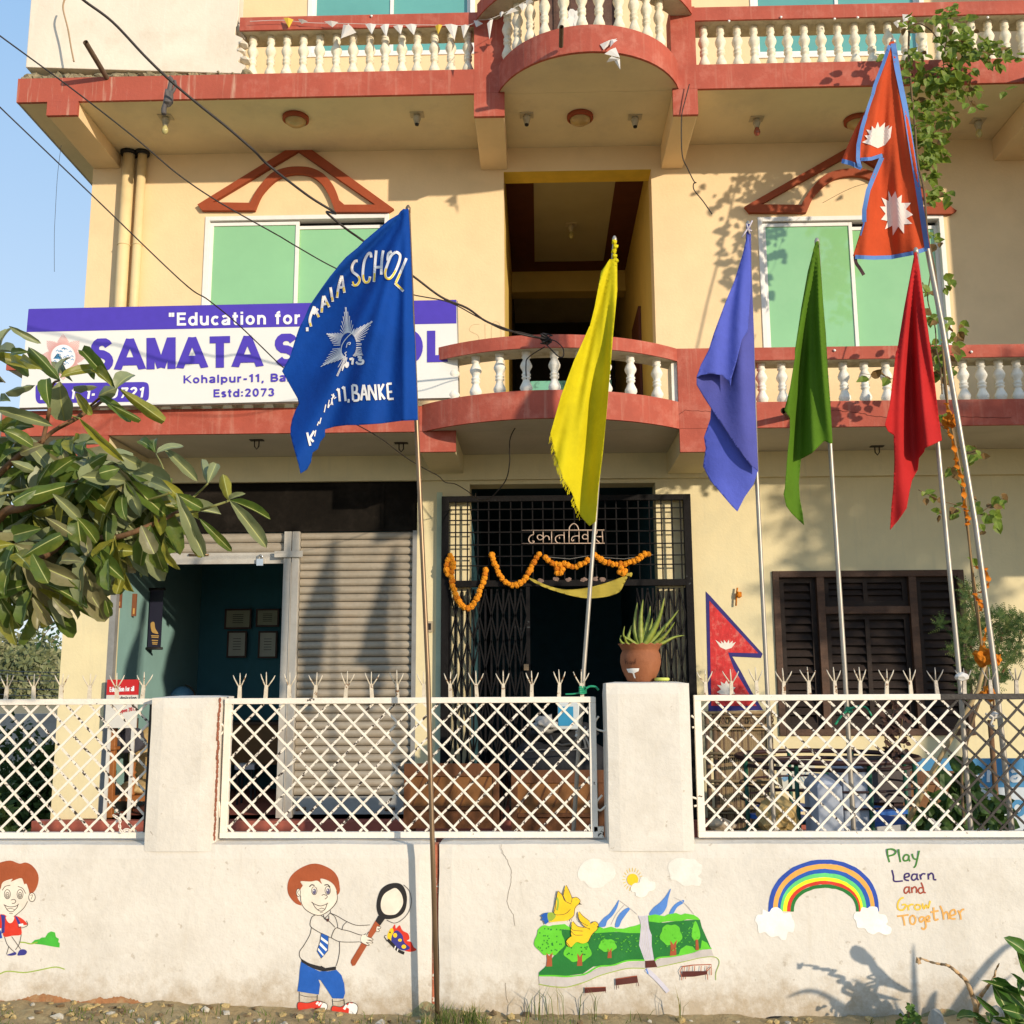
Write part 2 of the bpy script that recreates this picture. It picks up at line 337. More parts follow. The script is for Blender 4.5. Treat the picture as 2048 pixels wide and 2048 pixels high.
# --- slabs with curved noses
def nose(xc, hw, y0, depth, n=22):
    return [(xc-hw+2*hw*i/n, y0-depth*math.sqrt(max(0, 1-(abs(2*i/n-1)*.97)**2))**1.0) for i in range(n+1)]
def arc(xa, xb, y0, sag, n=24):
    c = (xb-xa)/2; R = (c*c+sag*sag)/(2*sag); cx = (xa+xb)/2; cy = y0-sag+R
    return [(cx+R*math.sin(t), cy-R*math.cos(t)) for t in [(-1+2*i/n)*math.asin(c/R) for i in range(n+1)]]
def vprism(mb, poly, z0, z1):
    n = len(poly); tri = geometry.tessellate_polygon([[Vector((p[0], p[1], 0)) for p in poly]])
    vs = [(p[0], p[1], z0) for p in poly]+[(p[0], p[1], z1) for p in poly]; fs = []
    for t in tri:
        a, b, c = (poly[i] for i in t); cw = (b[0]-a[0])*(c[1]-a[1])-(c[0]-a[0])*(b[1]-a[1])
        if cw < 0: t = t[::-1]
        fs.append(tuple(i+n for i in t)); fs.append(tuple(t[::-1]))
    ar = sum(poly[i][0]*poly[(i+1) % n][1]-poly[(i+1) % n][0]*poly[i][1] for i in range(n))
    for i in range(n):
        j = (i+1) % n; f = (i, j, j+n, i+n); fs.append(f if ar > 0 else f[::-1])
    return mb.add(vs, fs)
# upper slab: band in three straight runs and a bulging nose
xu0, xu1 = P(948, 180, YB).x, P(1009, 180, YB).x       # left post
xu2, xu3 = P(1345, 183, YB).x, P(1395, 183, YB).x      # right post
xl0, xl1 = P(839, 830, YB).x, P(912, 830, YB).x        # lower left post
xl2, xl3 = P(1358, 830, YB).x, P(1506, 830, YB).x      # lower right post
arcU = arc(xu1-.06, xu2+.06, YB, .60); arcL = arc(xl0+.02, xl2, YB, .42)
balcony2 = thing('upper_balcony', None, None); balcony2.parent = BLD; balcony2['label'] = 'second floor balcony with bulging centre bay'
balcony1 = thing('lower_balcony', None, None); balcony1.parent = BLD; balcony1['label'] = 'first floor balcony with shallow curved centre bay'
for o in (balcony1, balcony2):
    if 'category' in o: del o['category']
# soffit slabs (inner body, set 4 mm back from the red band)
mb = MB(); vprism(mb, [(XLs+.02, YB+.03), (XR, YB+.03), (XR, YBK), (XLs+.02, YBK)], z2b, z2t-.01); bp(mb, 'soffit_slab', soffit, balcony2)
mb = MB(); vprism(mb, [(p[0], p[1]+.03) for p in arcU]+[(xu2+.06, YB+.029), (xu1-.06, YB+.029)], z2b+.002, z2t-.012); bp(mb, 'bay_slab', soffit, balcony2)
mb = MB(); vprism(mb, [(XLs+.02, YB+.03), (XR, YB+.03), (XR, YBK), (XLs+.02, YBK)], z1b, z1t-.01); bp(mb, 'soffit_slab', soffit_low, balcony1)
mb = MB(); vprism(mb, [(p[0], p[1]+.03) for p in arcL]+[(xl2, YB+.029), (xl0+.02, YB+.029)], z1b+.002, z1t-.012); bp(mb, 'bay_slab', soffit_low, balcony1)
def curved_band(mb, pts, y_in, z0, z1, th=.03):
    n = len(pts); outer = pts; inner = [(p[0], p[1]+th) for p in pts]
    return vprism(mb, outer+inner[::-1], z0, z1)
xw = P(490, 60, YB).x
mb = MB(); mb.box(XLs, xw, YB, YB+.03, z2b-.004, z2t); bp(mb, 'red_band', redw, balcony2)
for a_, b_ in ((xw, xu0), (xu3, XR)): mb = MB(); mb.box(a_, b_, YB, YB+.03, z2b-.004, z2t); bp(mb, 'red_band', redp, balcony2)
mb = MB(); curved_band(mb, arcU, YB, z2b-.006, z2t+.01); bp(mb, 'curved_band', redp, balcony2)
for a_, b_ in ((XLs+.1, xl0), (xl3, XR)): mb = MB(); mb.box(a_, b_, YB, YB+.03, z1b-.004, z1t); bp(mb, 'red_band', redp, balcony1)
mb = MB(); curved_band(mb, arcL, YB, z1b-.006, z1t+.01); bp(mb, 'curved_band', redp, balcony1)
# left slab edge (grey, unpainted)
mb = MB(); mb.box(XLs, XLs+.02, YB+.03, YBK, z2b-.002, z2t); bp(mb, 'slab_edge', concrete, balcony2)
# brackets / cantilever beams
def bracket(xa, xb, zlow, zs, zband_t, front=YB, mts=(redp, soffit), parent=balcony2, name='cantilever_beam'):
    mb = MB(); mb.box(xa+.006, xb-.006, front+.03, YF, zlow, zs-.001); bp(mb, name, mts[1], parent, bevel=.006)
    mb = MB(); mb.box(xa, xb, front-.004, front+.03, zlow-.003, zs-.004); bp(mb, name+'_face', mts[0], parent)
zbr2 = Zp(980, 232, YB); zbr1 = Zp(875, 903, YB)
xb0, xb1 = P(*A(262, 560), YB).x, P(*A(432, 560), YB).x
bracket(xb0, xb1, Zp(125, 230, YB), z2b-.003, z2t, mts=(redw, cream))
bracket(xu0, xu1, zbr2, z2b-.003, z2t, mts=(redp, cream)); bracket(xu2, xu3, Zp(1365, 229, YB), z2b-.003, z2t, mts=(redp, cream))
xq = P(2030, 250, YF-.5).x; bracket(xq, xq+.36, zbr2, z2b-.003, z2t, mts=(redp, cream))
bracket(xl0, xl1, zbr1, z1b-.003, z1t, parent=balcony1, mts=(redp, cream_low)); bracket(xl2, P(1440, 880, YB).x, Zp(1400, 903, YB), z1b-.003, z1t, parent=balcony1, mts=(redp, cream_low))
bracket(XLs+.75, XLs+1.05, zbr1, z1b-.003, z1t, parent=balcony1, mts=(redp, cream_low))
# edge beam under lower slab at facade (deeper lintel line)
mb = MB(); mb.box(XL+.02, XR, YF-.05, YF-.001, Zp(600, 965, YF)+.0, z1b-.001); bp(mb, 'lintel_beam', cream_low)
# posts
mb = MB(); mb.box(xu0, xu1, YB-.001, YB+.27, z2t+.0, rail2t); mb.box(xu0, xu1, YB-.002, YB+.03, z2b-.004, z2t); bp(mb, 'post', redp, balcony2)
mb = MB(); mb.box(xu2, xu3, YB-.001, YB+.27, z2t, rail2t+.01); mb.box(xu2, xu3, YB-.002, YB+.03, z2b-.004, z2t); bp(mb, 'post', redp, balcony2)
mb = MB(); mb.box(xl2, xl3, YB-.001, YB+.27, z1t, rail1t); mb.box(xl2, xl3, YB-.002, YB+.03, z1b-.004, z1t); bp(mb, 'post', redp, balcony1)
mb = MB(); mb.box(xl0, xl1, YB-.002, YB+.03, z1b-.004, z1t); bp(mb, 'post', redp, balcony1)
# handrails: red face + dirty underside
def rail(xa, xb, zb, zt, parent, y0=YB, d=.27):
    mb = MB(); mb.box(xa, xb, y0, y0+.02, zb, zt); mb.box(xa, xb, y0+.02, y0+d, zt-.02, zt); bp(mb, 'handrail', redp, parent)
    mb = MB(); mb.box(xa+.003, xb-.003, y0+.021, y0+d, zb+.004, zt-.021); bp(mb, 'handrail_core', rail_under, parent, bevel=.004)
def crail(arcp, zb, zt, parent, d=.27):
    mb = MB(); curved_band(mb, arcp, 0, zb, zt, .02); bp(mb, 'curved_handrail', redp, parent)
    mb = MB(); curved_band(mb, [(p[0], p[1]+.021) for p in arcp], 0, zb+.004, zt-.004, d); bp(mb, 'curved_handrail_core', rail_under, parent)
xrl = P(480, 36, YB).x
rail(xrl, xu0, rail2b, rail2t, balcony2); rail(xu3, XR, rail2b, rail2t, balcony2)
crail([(p[0], p[1]-.03) for p in arc(xu0+.03, xu3-.03, YB+.0, .60)], rail2b+.05, rail2t+.06, balcony2)
rail(xl3, XR, rail1b, rail1t, balcony1); rail(XLs+.1, xl0+.02, rail1b, rail1t, balcony1)
crail(arc(xl0+.02, xl2, YB, .42), rail1b, rail1t, balcony1)
# balusters
BP = [(.045, 0), (.045, .035), (.034, .045), (.034, .06), (.042, .07), (.05, .13), (.046, .19), (.03, .25), (.026, .30), (.036, .315), (.036, .335), (.027, .35), (.034, .365), (.034, .38), (.027, .395)]
BP = [(r, z/.79*.5) for r, z in BP]
def mirror_profile(h):
    lo = [(.036, 0), (.038, .03), (.032, .045), (.032, .06), (.036, .07), (.05, .16), (.048, .2), (.036, .27), (.027, .33), (.026, .36), (.036, .385), (.036, .41), (.027, .43), (.036, .455), (.036, .48)]
    p = lo+[(.027, .5), (.030, .55), (.046, .63), (.048, .67), (.038, .74), (.027, .80), (.026, .82), (.036, .85), (.036, .875), (.028, .89), (.034, .92), (.036, 1.0)]
    return [(r*1.08, z*h) for r, z in p]
_bm = {}
def baluster(x, y, z0, h, m, parent):
    k = (round(h, 3), m.name)
    if k not in _bm:
        mb = MB(); mb.lathe(mirror_profile(h), n=14); o = mb.build('baluster', m); _bm[k] = o.data; bpy.data.objects.remove(o)
    o = link('baluster', _bm[k], parent); o.location = Vector((x, y, z0))-BLD.location-parent.location; o.rotation_euler.z = random.random()*6; return o
h2, h1 = rail2b-z2t+.012, rail1b-z1t+.012
for px in [506, 542, 574, 607, 639.5, 673, 706.5, 740, 770.6, 804, 834.7, 869, 901.7, 935.8]: baluster(P(px, 100, YB+.12).x, YB+.12, z2t-.008, h2, balm, balcony2)
for i in range(26): baluster(P(1407.8+33.6*i, 100, YB+.12).x, YB+.12, z2t-.008, h2, balm, balcony2)
def on_arc(arcp, x, d=.12):
    for a, b in zip(arcp, arcp[1:]):
        if a[0] <= x <= b[0]: return a[1]+(b[1]-a[1])*(x-a[0])/(b[0]-a[0])+d
    return YB+d
for px, py in [(925, 240), (980, 200), (1050, 170), (1130, 140), (1235, 120), (1335, 110), (1430, 115), (1540, 140), (1625, 170), (1695, 200), (1765, 230)]:
    y = YB-.2
    for _ in range(8): x = P(*B(px, py), y).x; y = on_arc(arcU, x)
    baluster(x, y, z2t+.0, h2+.05, balm, balcony2)
for px in [908, 951.5, 999.3, 1052.5, 1109, 1160, 1212, 1261.4, 1313.8]:
    y = YB-.2
    for _ in range(8): x = P(px, 760, y).x; y = on_arc(arcL, x)
    baluster(x, y, z1t+.0, h1, balw, balcony1)
for px in [1523, 1564, 1605, 1646, 1687.5, 1729.5, 1772.6, 1812, 1852, 1889.7, 1926.6, 1963, 1999, 2034.6, 2075, 2115, 2155]: baluster(P(px, 760, YB+.12).x, YB+.12, z1t-.008, h1, balw, balcony1)
for px in range(150, 830, 41): baluster(P(px, 760, YB+.12).x, YB+.12, z1t-.008, h1, balw, balcony1)
# side reveal at lower bay right end
mb = MB(); mb.box(xl2-.05, xl2-.001, YB+.03, YB+.27, z1t, rail1b); bp(mb, 'bay_end_post', balw, balcony1)
# --- unpainted parapet wall top left, with a broken brick end
mb = MB(); xa, xb_ = XLs+.05, P(487, 60, YB).x
zt = z2t+1.6; ztb = z2t+.13
pts = [(xa, ztb), (xb_-.02, z2t+.02), (xb_+.03, z2t+.10), (xb_-.05, z2t+.14), (xb_-.0, z2t+.21), (xb_-.07, z2t+.27), (xb_-.01, z2t+.38), (xb_-.09, z2t+.42), (xb_-.06, z2t+.6), (xb_-.05, zt), (xa, zt)]
mb.prism(pts, YB+.02, YB+.16); mb.box(xa, xa+.12, YB+.161, YBK, ztb, zt); bp(mb, 'unpainted_parapet', white_unp, balcony2, bevel=.006)
mb = MB(); n = 60
for i in range(n):
    xx = XLs+.02+(xb_-XLs)*i/n; hh = .04+.04*random.random()
    mb.blob((xx+.03, YB+.09, z2t+.03+.012*math.sin(i)), (.065, .05+.02*random.random(), hh*.8), i, .5, 2, 3)
o = bp(mb, 'rough_mortar_strip', mossy, balcony2); o['kind'] = 'stuff'
for (u, v) in ((1345, 250), (1330, 290), (1355, 335)):
    p = P(*A(u, v), YB+.06); mb = MB(); mb.blob((p.x, p.y, p.z), (.05, .07, .028), u, .25, 1, 1.5); bp(mb, 'brick', white_unp, balcony2)
# left ragged end of the upper rail
mb = MB(); mb.blob((xrl-.01, YB+.13, (rail2b+rail2t)/2-.01), (.07, .13, .09), 4, .6, 2, 3); bp(mb, 'broken_rail_end', concrete, balcony2)
# --- pipes stubs
def stub(p, q, r=.022, m=None, parent=BLD):
    mb = MB(); mb.tube([p, q], r, 12, cap=False); mb.tube([Vector(p)*.999+Vector(q)*.001, q], r*.8, 12, cap=False); bp(mb, 'drain_spout', m or mat('spout_metal', (.13, .09, .06), .6, .3, 10), parent)
a = P(*A(590, 430), YB); b = P(*A(490, 325), YB-.45); stub(a, (a.x-.02, YB-.42, a.z+.08), .024)
y = arcU[12][1]; a = P(*B(1220, 255), y); stub(a, (a.x-.0, y-.22, a.z+.03), .02)
a = P(*F(640, 505), YB); stub(a, (a.x-.1, YB-.2, a.z), .026); a = P(2052, 158, YB); stub(a, (a.x-.1, YB-.3, a.z-.02), .022)
# --- downpipes at left
pipe_m = mat('downpipe_paint', (.72, .56, .30), .55, .1, 6, .1, 40, stain=(.5, .4, .25), stain_amt=.4)
for (u0, v0, u1, v1, r) in ((722, 765, 655, 1690, .058), (800, 770, 725, 1690, .044)):
    a = P(*A(u0, v0), YF-.08); b = P(*A(u1, v1), YF-.08); mb = MB(); xx = (a.x+b.x)/2
    mb.tube([(xx, YF-.07, z1t), (xx, YF-.07, z2b-.01)], r, 18); o = bp(mb, 'downpipe', pipe_m)
    zc = P(*A(665, 1350), YF-.1).z
    for zz in (zc, zc-1.4): mb = MB(); mb.tube([(xx, YF-.07, zz), (xx, YF-.07, zz+.012)], r+.006, 18); q = bp(mb, 'pipe_clip', pipe_m, o)
    mb = MB(); mb.lathe([(r+.025, 0), (r+.03, .03)], (xx, YF-.07, z2b-.035), 16); bp(mb, 'pipe_collar', black, o)
# --- windows
green_g = mat('green_film_glass', (.25, .52, .24), .1, .07, 1.2, coat=1.0, spec=.8, stain=(.34, .58, .30), stain_amt=.25, stain_scale=.8)
teal_g = mat('teal_film_glass', (.12, .36, .32), .1, .1, 1.2, coat=1.0, spec=.5)
def sliding(h, glass, parent_label, fr=.045, split=.5):
    x0, x1, z0, z1 = h; w_ = thing('window', parent_label, None); w_.parent = BLD
    mb = MB(); y0 = YF-.012; y1 = YF+.1
    for b_ in ((x0, x0+fr, z0, z1), (x1-fr, x1, z0, z1), (x0+fr, x1-fr, z1-fr, z1), (x0+fr, x1-fr, z0, z0+fr)): mb.box(b_[0], b_[1], y0, y1, b_[2], b_[3])
    bp(mb, 'frame', alu, w_, bevel=.003)
    mb = MB(); mb.box(x0+fr, x1-fr, YF+.09, YF+.099, z0+fr, z1-fr); bp(mb, 'track_shadow_board', black, w_)
    xm = x0+(x1-x0)*split; g = .012
    for k, (xa, xb2, yy, drop) in enumerate(((x0+fr, xm+.02, YF+.015, .012), (xm-.02, x1-fr, YF+.05, .045))):
        mb = MB(); f2 = .035; zt2 = z1-fr-drop; zb2 = z0+fr
        for b_ in ((xa, xa+f2, zb2, zt2), (xb2-f2, xb2, zb2, zt2), (xa+f2, xb2-f2, zt2-f2, zt2), (xa+f2, xb2-f2, zb2, zb2+f2)): mb.box(b_[0], b_[1], yy, yy+.03, b_[2], b_[3])
        bp(mb, 'sash', alu, w_, bevel=.002)
        mb = MB(); mb.box(xa+f2, xb2-f2, yy+.012, yy+.018, zb2+f2, zt2-f2); bp(mb, 'pane', glass, w_)
    return w_
sliding(win_l2, green_g, 'green glass sliding window behind the blue flag'); sliding(win_r2, green_g, 'green glass sliding window with vine shadow')
sliding(win_l3, teal_g, 'teal glass window behind the left balusters', .05); sliding(win_r3, teal_g, 'teal glass window behind the right balusters', .05)
# --- top floor door behind the bay
d3 = mat('weathered_door', (.10, .05, .035), .7, .35, 3, .3, 30, stain=(.2, .14, .1), stain_amt=.5, stretch=(1, 1, 4))
mb = MB(); mb.box(door3[0], door3[1], YF+.05, YF+.09, z2t, door3[3]); dd = bp(mb, 'door', d3)
for k in range(1, 5): xx = door3[0]+(door3[1]-door3[0])*k/5; mb = MB(); mb.box(xx-.012, xx+.012, YF+.035, YF+.049, z2t, door3[3]); bp(mb, 'batten', wood_fr, dd)
mb = MB(); mb.blob((P(*B(1300, 110), YF).x, YF+.03, P(*B(1300, 110), YF).z), (.09, .012, .13), 2, .8, 3, 2); bp(mb, 'torn_paper', flat('paper', (.7, .68, .62)), dd)
# --- pediments over the first floor windows
def pediment(f, nm):
    out = [f(1097, 1140), f(1628, 812), f(1690, 812), f(2177, 1163), f(2150, 1180)]
    arch_o = cr([f(1385, 1130), f(1430, 1050), f(1500, 970), f(1575, 938), f(1650, 930), f(1725, 938), f(1795, 975), f(1850, 1045), f(1880, 1130)], 4)
    arch_i = cr([f(1412, 1172), f(1450, 1085), f(1520, 1010), f(1585, 978), f(1650, 970), f(1715, 980), f(1775, 1020), f(1820, 1090), f(1855, 1180)], 4)
    outer = out+[arch_i[-1]]+arch_i[::-1][1:]+[f(1122, 1172)]
    hl = [f(1180, 1127), f(1650, 845), f(2075, 1140), f(1905, 1140)]+arch_o[::-1][1:]
    mb = MB(); mb.prism(outer, YF-.045, YF-.001, [hl]); bp(mb, nm, trimred, bevel=.004)
def fl(u, v): p = P(*A(u, v), YF); return (p.x, p.z)
sx = 423/391.
def frr(u, v):
    nx, ny = A(u, v); p = P(1487.5+(nx-397.5)*sx, ny+4, YF); return (p.x, p.z)
pediment(fl, 'window_pediment'); pediment(frr, 'window_pediment')
# --- first floor recess (open corridor)
x0, x1 = open2[0], open2[1]; yb = 12.7; zc = z2b-.02
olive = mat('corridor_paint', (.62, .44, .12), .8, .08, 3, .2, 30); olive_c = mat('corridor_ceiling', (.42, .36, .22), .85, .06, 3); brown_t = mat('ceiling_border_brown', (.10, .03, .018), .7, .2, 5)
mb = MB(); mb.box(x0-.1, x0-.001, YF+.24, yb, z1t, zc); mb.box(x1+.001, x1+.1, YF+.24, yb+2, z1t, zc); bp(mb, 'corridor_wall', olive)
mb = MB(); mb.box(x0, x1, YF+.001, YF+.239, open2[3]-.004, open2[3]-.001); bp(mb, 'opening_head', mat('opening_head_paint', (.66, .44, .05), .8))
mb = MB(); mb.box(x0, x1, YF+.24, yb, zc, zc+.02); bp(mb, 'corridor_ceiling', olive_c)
mb = MB(); bw = .30
for b_ in ((x0, x0+bw, YF+.24, yb), (x1-bw, x1, YF+.24, yb), (x0+bw, x1-bw, yb-bw, yb), (x0+bw, x1-bw, YF+.24, YF+.4)): mb.box(b_[0], b_[1], b_[2], b_[3], zc-.006, zc-.0005)
bp(mb, 'ceiling_border', brown_t)
zb1, zb2 = Zp(1100, 547, yb), Zp(1100, 583, yb)
mb = MB(); mb.box(x0, x1, yb, yb+.25, zb2, zc); bp(mb, 'corridor_beam', olive)
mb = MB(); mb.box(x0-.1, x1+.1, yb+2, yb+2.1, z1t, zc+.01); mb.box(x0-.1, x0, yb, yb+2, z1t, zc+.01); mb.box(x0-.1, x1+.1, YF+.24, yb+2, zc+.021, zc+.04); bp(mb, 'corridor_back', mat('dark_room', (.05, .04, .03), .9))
dx = P(1255, 600, 11.5); mb = MB(); mb.box(x1-.03, x1-.0005, 10.9, 11.7, z1t, z1t+1.75); bp(mb, 'corridor_door', brown_t)
a, b = P(*E(1410, 310), 10.6), P(*E(1600, 382), 10.6)
mb = MB(); mb.box(a.x, b.x+.5, 10.6, 10.9, z1t, a.z); bp(mb, 'mint_parapet', mat('mint_paint', (.16, .42, .33), .8, .1, 4, stain=(.02, .03, .03), stain_amt=1, stain_scale=7))
# --- ground floor gate passage and shop room
def room(xa, xb2, ya, yb3, zf, zc3, mw, mback, mc, nm):
    mb = MB(); mb.box(xa-.05, xa, ya, yb3, zf, zc3); bp(mb, nm+'_left_wall', mw)
    mb = MB(); mb.box(xb2, xb2+.05, ya, yb3, zf, zc3); mb.box(xa-.05, xb2+.05, yb3, yb3+.05, zf, zc3); bp(mb, nm+'_back_wall', mback)
    mb = MB(); mb.box(xa-.05, xb2+.05, ya, yb3+.05, zc3-.03, zc3); bp(mb, nm+'_ceiling', mc)
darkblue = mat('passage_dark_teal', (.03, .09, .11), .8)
room(shop[0], shop[1]+.3, YF+.241, 12.2, zpl, z1b-.02, teal_wall, teal_shaded, teal_shaded, 'shop')
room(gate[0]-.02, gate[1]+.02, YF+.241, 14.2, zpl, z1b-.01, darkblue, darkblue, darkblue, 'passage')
# --- shutters
zsh_t = Zp(700, 1062, YF); zsh_o = Zp(460, 1127, YF); xp0, xp1 = P(565, 1200, YF).x, P(596, 1200, YF).x
hdr = mat('shutter_header_dark', (.010, .008, .006), .85, .5, 2, .3, 20, spec=.1, stain=(.03, .024, .02), stain_amt=.6, stain_scale=2)
mb = MB(); mb.box(shop[0], shop[1], YF+.03, YF+.06, zsh_t+.02, shop[3]); mb.box(shop[0], shop[1], YF+.02, YF+.03, zsh_t, zsh_t+.025)
xx = P(765, 1000, YF).x; mb.box(xx-.015, xx+.015, YF+.02, YF+.03, zsh_t+.026, shop[3]); bp(mb, 'shutter_header', hdr)
rs = thing('rolling_shutter', 'closed corrugated rolling shutter', None); rs.parent = BLD
ro = thing('rolling_shutter', 'raised shutter with padlock over the open shop', None); ro.parent = BLD
zbot = zpl+.02; pitch = (Zp(700, 1062, YF)-Zp(700, 1400, YF))/(338/15.8); 
_sl = {}
def slat(x0, x1, z0, hh, parent):
    k = (round(x1-x0, 3), round(hh, 3))
    if k not in _sl:
        mb = MB(); n = 9; ring0 = []
        prof = [(0, .0), (-.006, .03), (-.016, .18), (-.021, .38), (-.021, .58), (-.014, .80), (-.004, .92), (0.004, .93), (0.004, 1.0), (.012, 1.0), (.012, 0)]
        a_ = [(0, y, z*hh) for y, z in prof]; b_ = [(x1-x0, y, z*hh) for y, z in prof]; mb.hull(b_, a_)
        o = mb.build('slat', shut); _sl[k] = o.data; bpy.data.objects.remove(o)
    o = link('slat', _sl[k], parent); o.location = Vector((x0, YF+.05, z0))-BLD.location; return o
z = zsh_t-pitch; xs1 = P(823, 1300, YF).x
while z > zbot+pitch*1.6: slat(xp1+.005, xs1, z, pitch*.93, rs); z -= pitch
zb_end = z+pitch
mb = MB(); mb.box(xp1+.006, xs1-.001, YF+.075, YF+.085, zbot, zsh_t); bp(mb, 'backing', black, rs)  # black sheet added so the gaps between slats read as shaded
mb = MB(); mb.box(xp1+.005, xs1, YF+.035, YF+.055, zbot+.01, zb_end-.01); mb.box(xp1+.005, xs1, YF+.028, YF+.034, zbot+.01, zbot+.05); bp(mb, 'bottom_plate', mat('shutter_plate', (.33, .33, .31), .5, .2, 3, .2), rs)
for u in (770, 1460): 
    p = P(*H(u, 1620), YF); mb = MB(); mb.tube([(p.x-.04, YF+.02, p.z), (p.x+.05, YF+.02, p.z+.01)], .014, 8); bp(mb, 'latch', steelbrown, rs)
pitch = (zsh_t-zsh_o)/3; z = zsh_t-pitch*.95
xg = P(250, 1090, YF).x
slat(shop[0]+.02, xp0, z, pitch*.9, ro); z -= pitch*.95; slat(shop[0]+.02, xp0, z, pitch*.9, ro)
mb = MB(); mb.box(shop[0]+.02, xp0, YF+.03, YF+.055, zsh_o, z-.004); bp(mb, 'bottom_plate', shutp, ro)
p = P(*D(1435, 1440), YF); mb = MB(); mb.box(p.x-.032, p.x+.032, YF-.005, YF+.02, p.z-.045, p.z+.02); pl = bp(mb, 'padlock', mat('chrome', (.7, .7, .68), .25, .05, 5, metal=.9), ro)
mb = MB(); mb.tube([(p.x-.02, YF+.007, p.z+.02), (p.x-.02, YF+.007, p.z+.05), (p.x, YF+.007, p.z+.062), (p.x+.02, YF+.007, p.z+.05), (p.x+.02, YF+.007, p.z+.02)], .006, 8); bp(mb, 'shackle', MATS['chrome'], pl)
p = P(*D(1090, 1405), YF); mb = MB(); mb.tube([(p.x-.09, YF+.02, p.z), (p.x+.1, YF+.02, p.z)], .012, 8); bp(mb, 'latch', steelbrown, ro)
mb = MB(); mb.box(xp0, xp0+.07, YF-.01, YF+.06, zpl+.001, zsh_t); mb.box(xp1-.07, xp1, YF-.01, YF+.06, zpl+.001, zsh_t); mb.box(xp0+.07, xp1-.07, YF-.02, YF+.06, zpl+.001, zsh_t-.3); bp(mb, 'shutter_post', shutp, bevel=.004)
p0, p1 = P(*D(1520, 1405), YF), P(*D(1675, 1400), YF); mb = MB(); mb.box(p0.x, p1.x, YF-.035, YF-.021, p0.z-.03, p0.z+.03); bp(mb, 'lock_bar', shutp)
for a_, b_, c_, d_ in ((xs1, shop[1], YF+.0, zsh_t), (shop[0], shop[0]+.06, YF+.002, shop[3])): mb = MB(); mb.box(a_, b_, c_, YF+.07, zpl, d_); bp(mb, 'shutter_guide', mat('guide_grey', (.24, .24, .23), .5, .2, 5))
# pale green stripe beside the gate column
a = P(872, 1200, YF-.03); b = P(883, 1200, YF-.03); mb = MB(); mb.box(a.x, b.x+.0, YF-.012, YF-.001, zpl, Zp(880, 985, YF)); bp(mb, 'pale_green_strip', mat('pale_green_paint', (.50, .58, .42), .8))
# --- iron gate with grille
G1 = thing('entrance_gate', 'black iron grille over the folding gate', None); G1.parent = BLD; yg = YF-.075
gx0, gx1 = P(883, 1100, yg).x, P(1384, 1100, yg).x; gzt = Zp(1120, 991, yg); gzm = Zp(1120, 1160, yg)
mb = MB(); fr = .07
for b_ in ((gx0, gx0+fr, zpl-.02, gzt), (gx1-fr, gx1, zpl-.02, gzt), (gx0+fr, gx1-fr, gzt-.055, gzt), (gx0+fr, gx1-fr, gzm-.06, gzm)): mb.box(b_[0], b_[1], yg-.02, yg+.03, b_[2], b_[3])
bp(mb, 'gate_frame', gateblk, G1, bevel=.003)
xs = [P(850+.2847*u, 1080, yg).x for u in (215, 298, 372, 448, 525, 603, 680, 757, 830, 905, 978, 1052, 1125, 1200, 1270, 1347, 1427, 1503, 1580, 1665, 1740, 1800)]
_gb = {}
def bar(x0, x1, y0, y1, z0, z1, parent, m, nm='bar'):
    k = (round(x1-x0, 3), round(y1-y0, 3), round(z1-z0, 3), m.name)
    if k not in _gb:
        mb = MB(); mb.box(0, x1-x0, 0, y1-y0, 0, z1-z0); o = mb.build(nm, m); _gb[k] = o.data; bpy.data.objects.remove(o)
    o = link(nm, _gb[k], parent); off = Vector((0, 0, 0)); q = parent
    while q is not None: off += Vector(q.location); q = q.parent
    o.location = Vector((x0, y0, z0))-off; return o
for x in xs: bar(x-.006, x+.006, yg-.006, yg+.01, gzm, gzt-.055, G1, gateblk)
for v in (240, 315, 400, 488, 570, 635): z = Zp(*I(900, v), yg); bar(gx0+fr, gx1-fr, yg-.018, yg-.007, z-.0055, z+.0055, G1, gateblk)
# folding scissor gate, both leaves
def scissor(xa, xb2, n, parent):
    zb, zt_ = zpl, gzm-.08; w_ = (xb2-xa)/n; lev = [zb+.06, zb+(zt_-zb)*.27, zb+(zt_-zb)*.52, zb+(zt_-zb)*.77, zt_-.02]
    for i in range(n+1): bar(xa+i*w_-.009, xa+i*w_+.009, yg, yg+.02, zb, zt_, parent, gateblk, 'picket')
    mb = MB()
    for i in range(0, n):
        for j in range(len(lev)-1):
            a_, b_ = (xa+i*w_, xa+(i+1)*w_) if (i+j) % 2 else (xa+(i+1)*w_, xa+i*w_)
            zm = (lev[j]+lev[j+1])/2
            for (za, zc4) in ((lev[j], zm), (zm, lev[j+1])):
                d = Vector((b_-a_, 0, zc4-za)); s_ = Vector((d.z, 0, -d.x)).normalized()*.007; q0, q1 = Vector((a_, yg-.012, za)), Vector((b_, yg-.012, zc4))
                mb.hull([q0-s_, q0+s_, q0+s_+Vector((0, .008, 0)), q0-s_+Vector((0, .008, 0))], [q1-s_, q1+s_, q1+s_+Vector((0, .008, 0)), q1-s_+Vector((0, .008, 0))])
                a_, b_ = b_, a_
    o = bp(mb, 'scissor_strap', gateblk, parent); return o
xf = P(1055, 1300, yg).x; xf2 = P(1277, 1300, yg).x
scissor(gx0+fr+.01, xf, 13, G1); scissor(xf2, gx1-fr-.01, 9, G1)
mb = MB(); mb.box(xf-.01, xf+.025, yg-.01, yg+.03, zpl, gzm-.061); bp(mb, 'leading_stile', gateblk, G1)
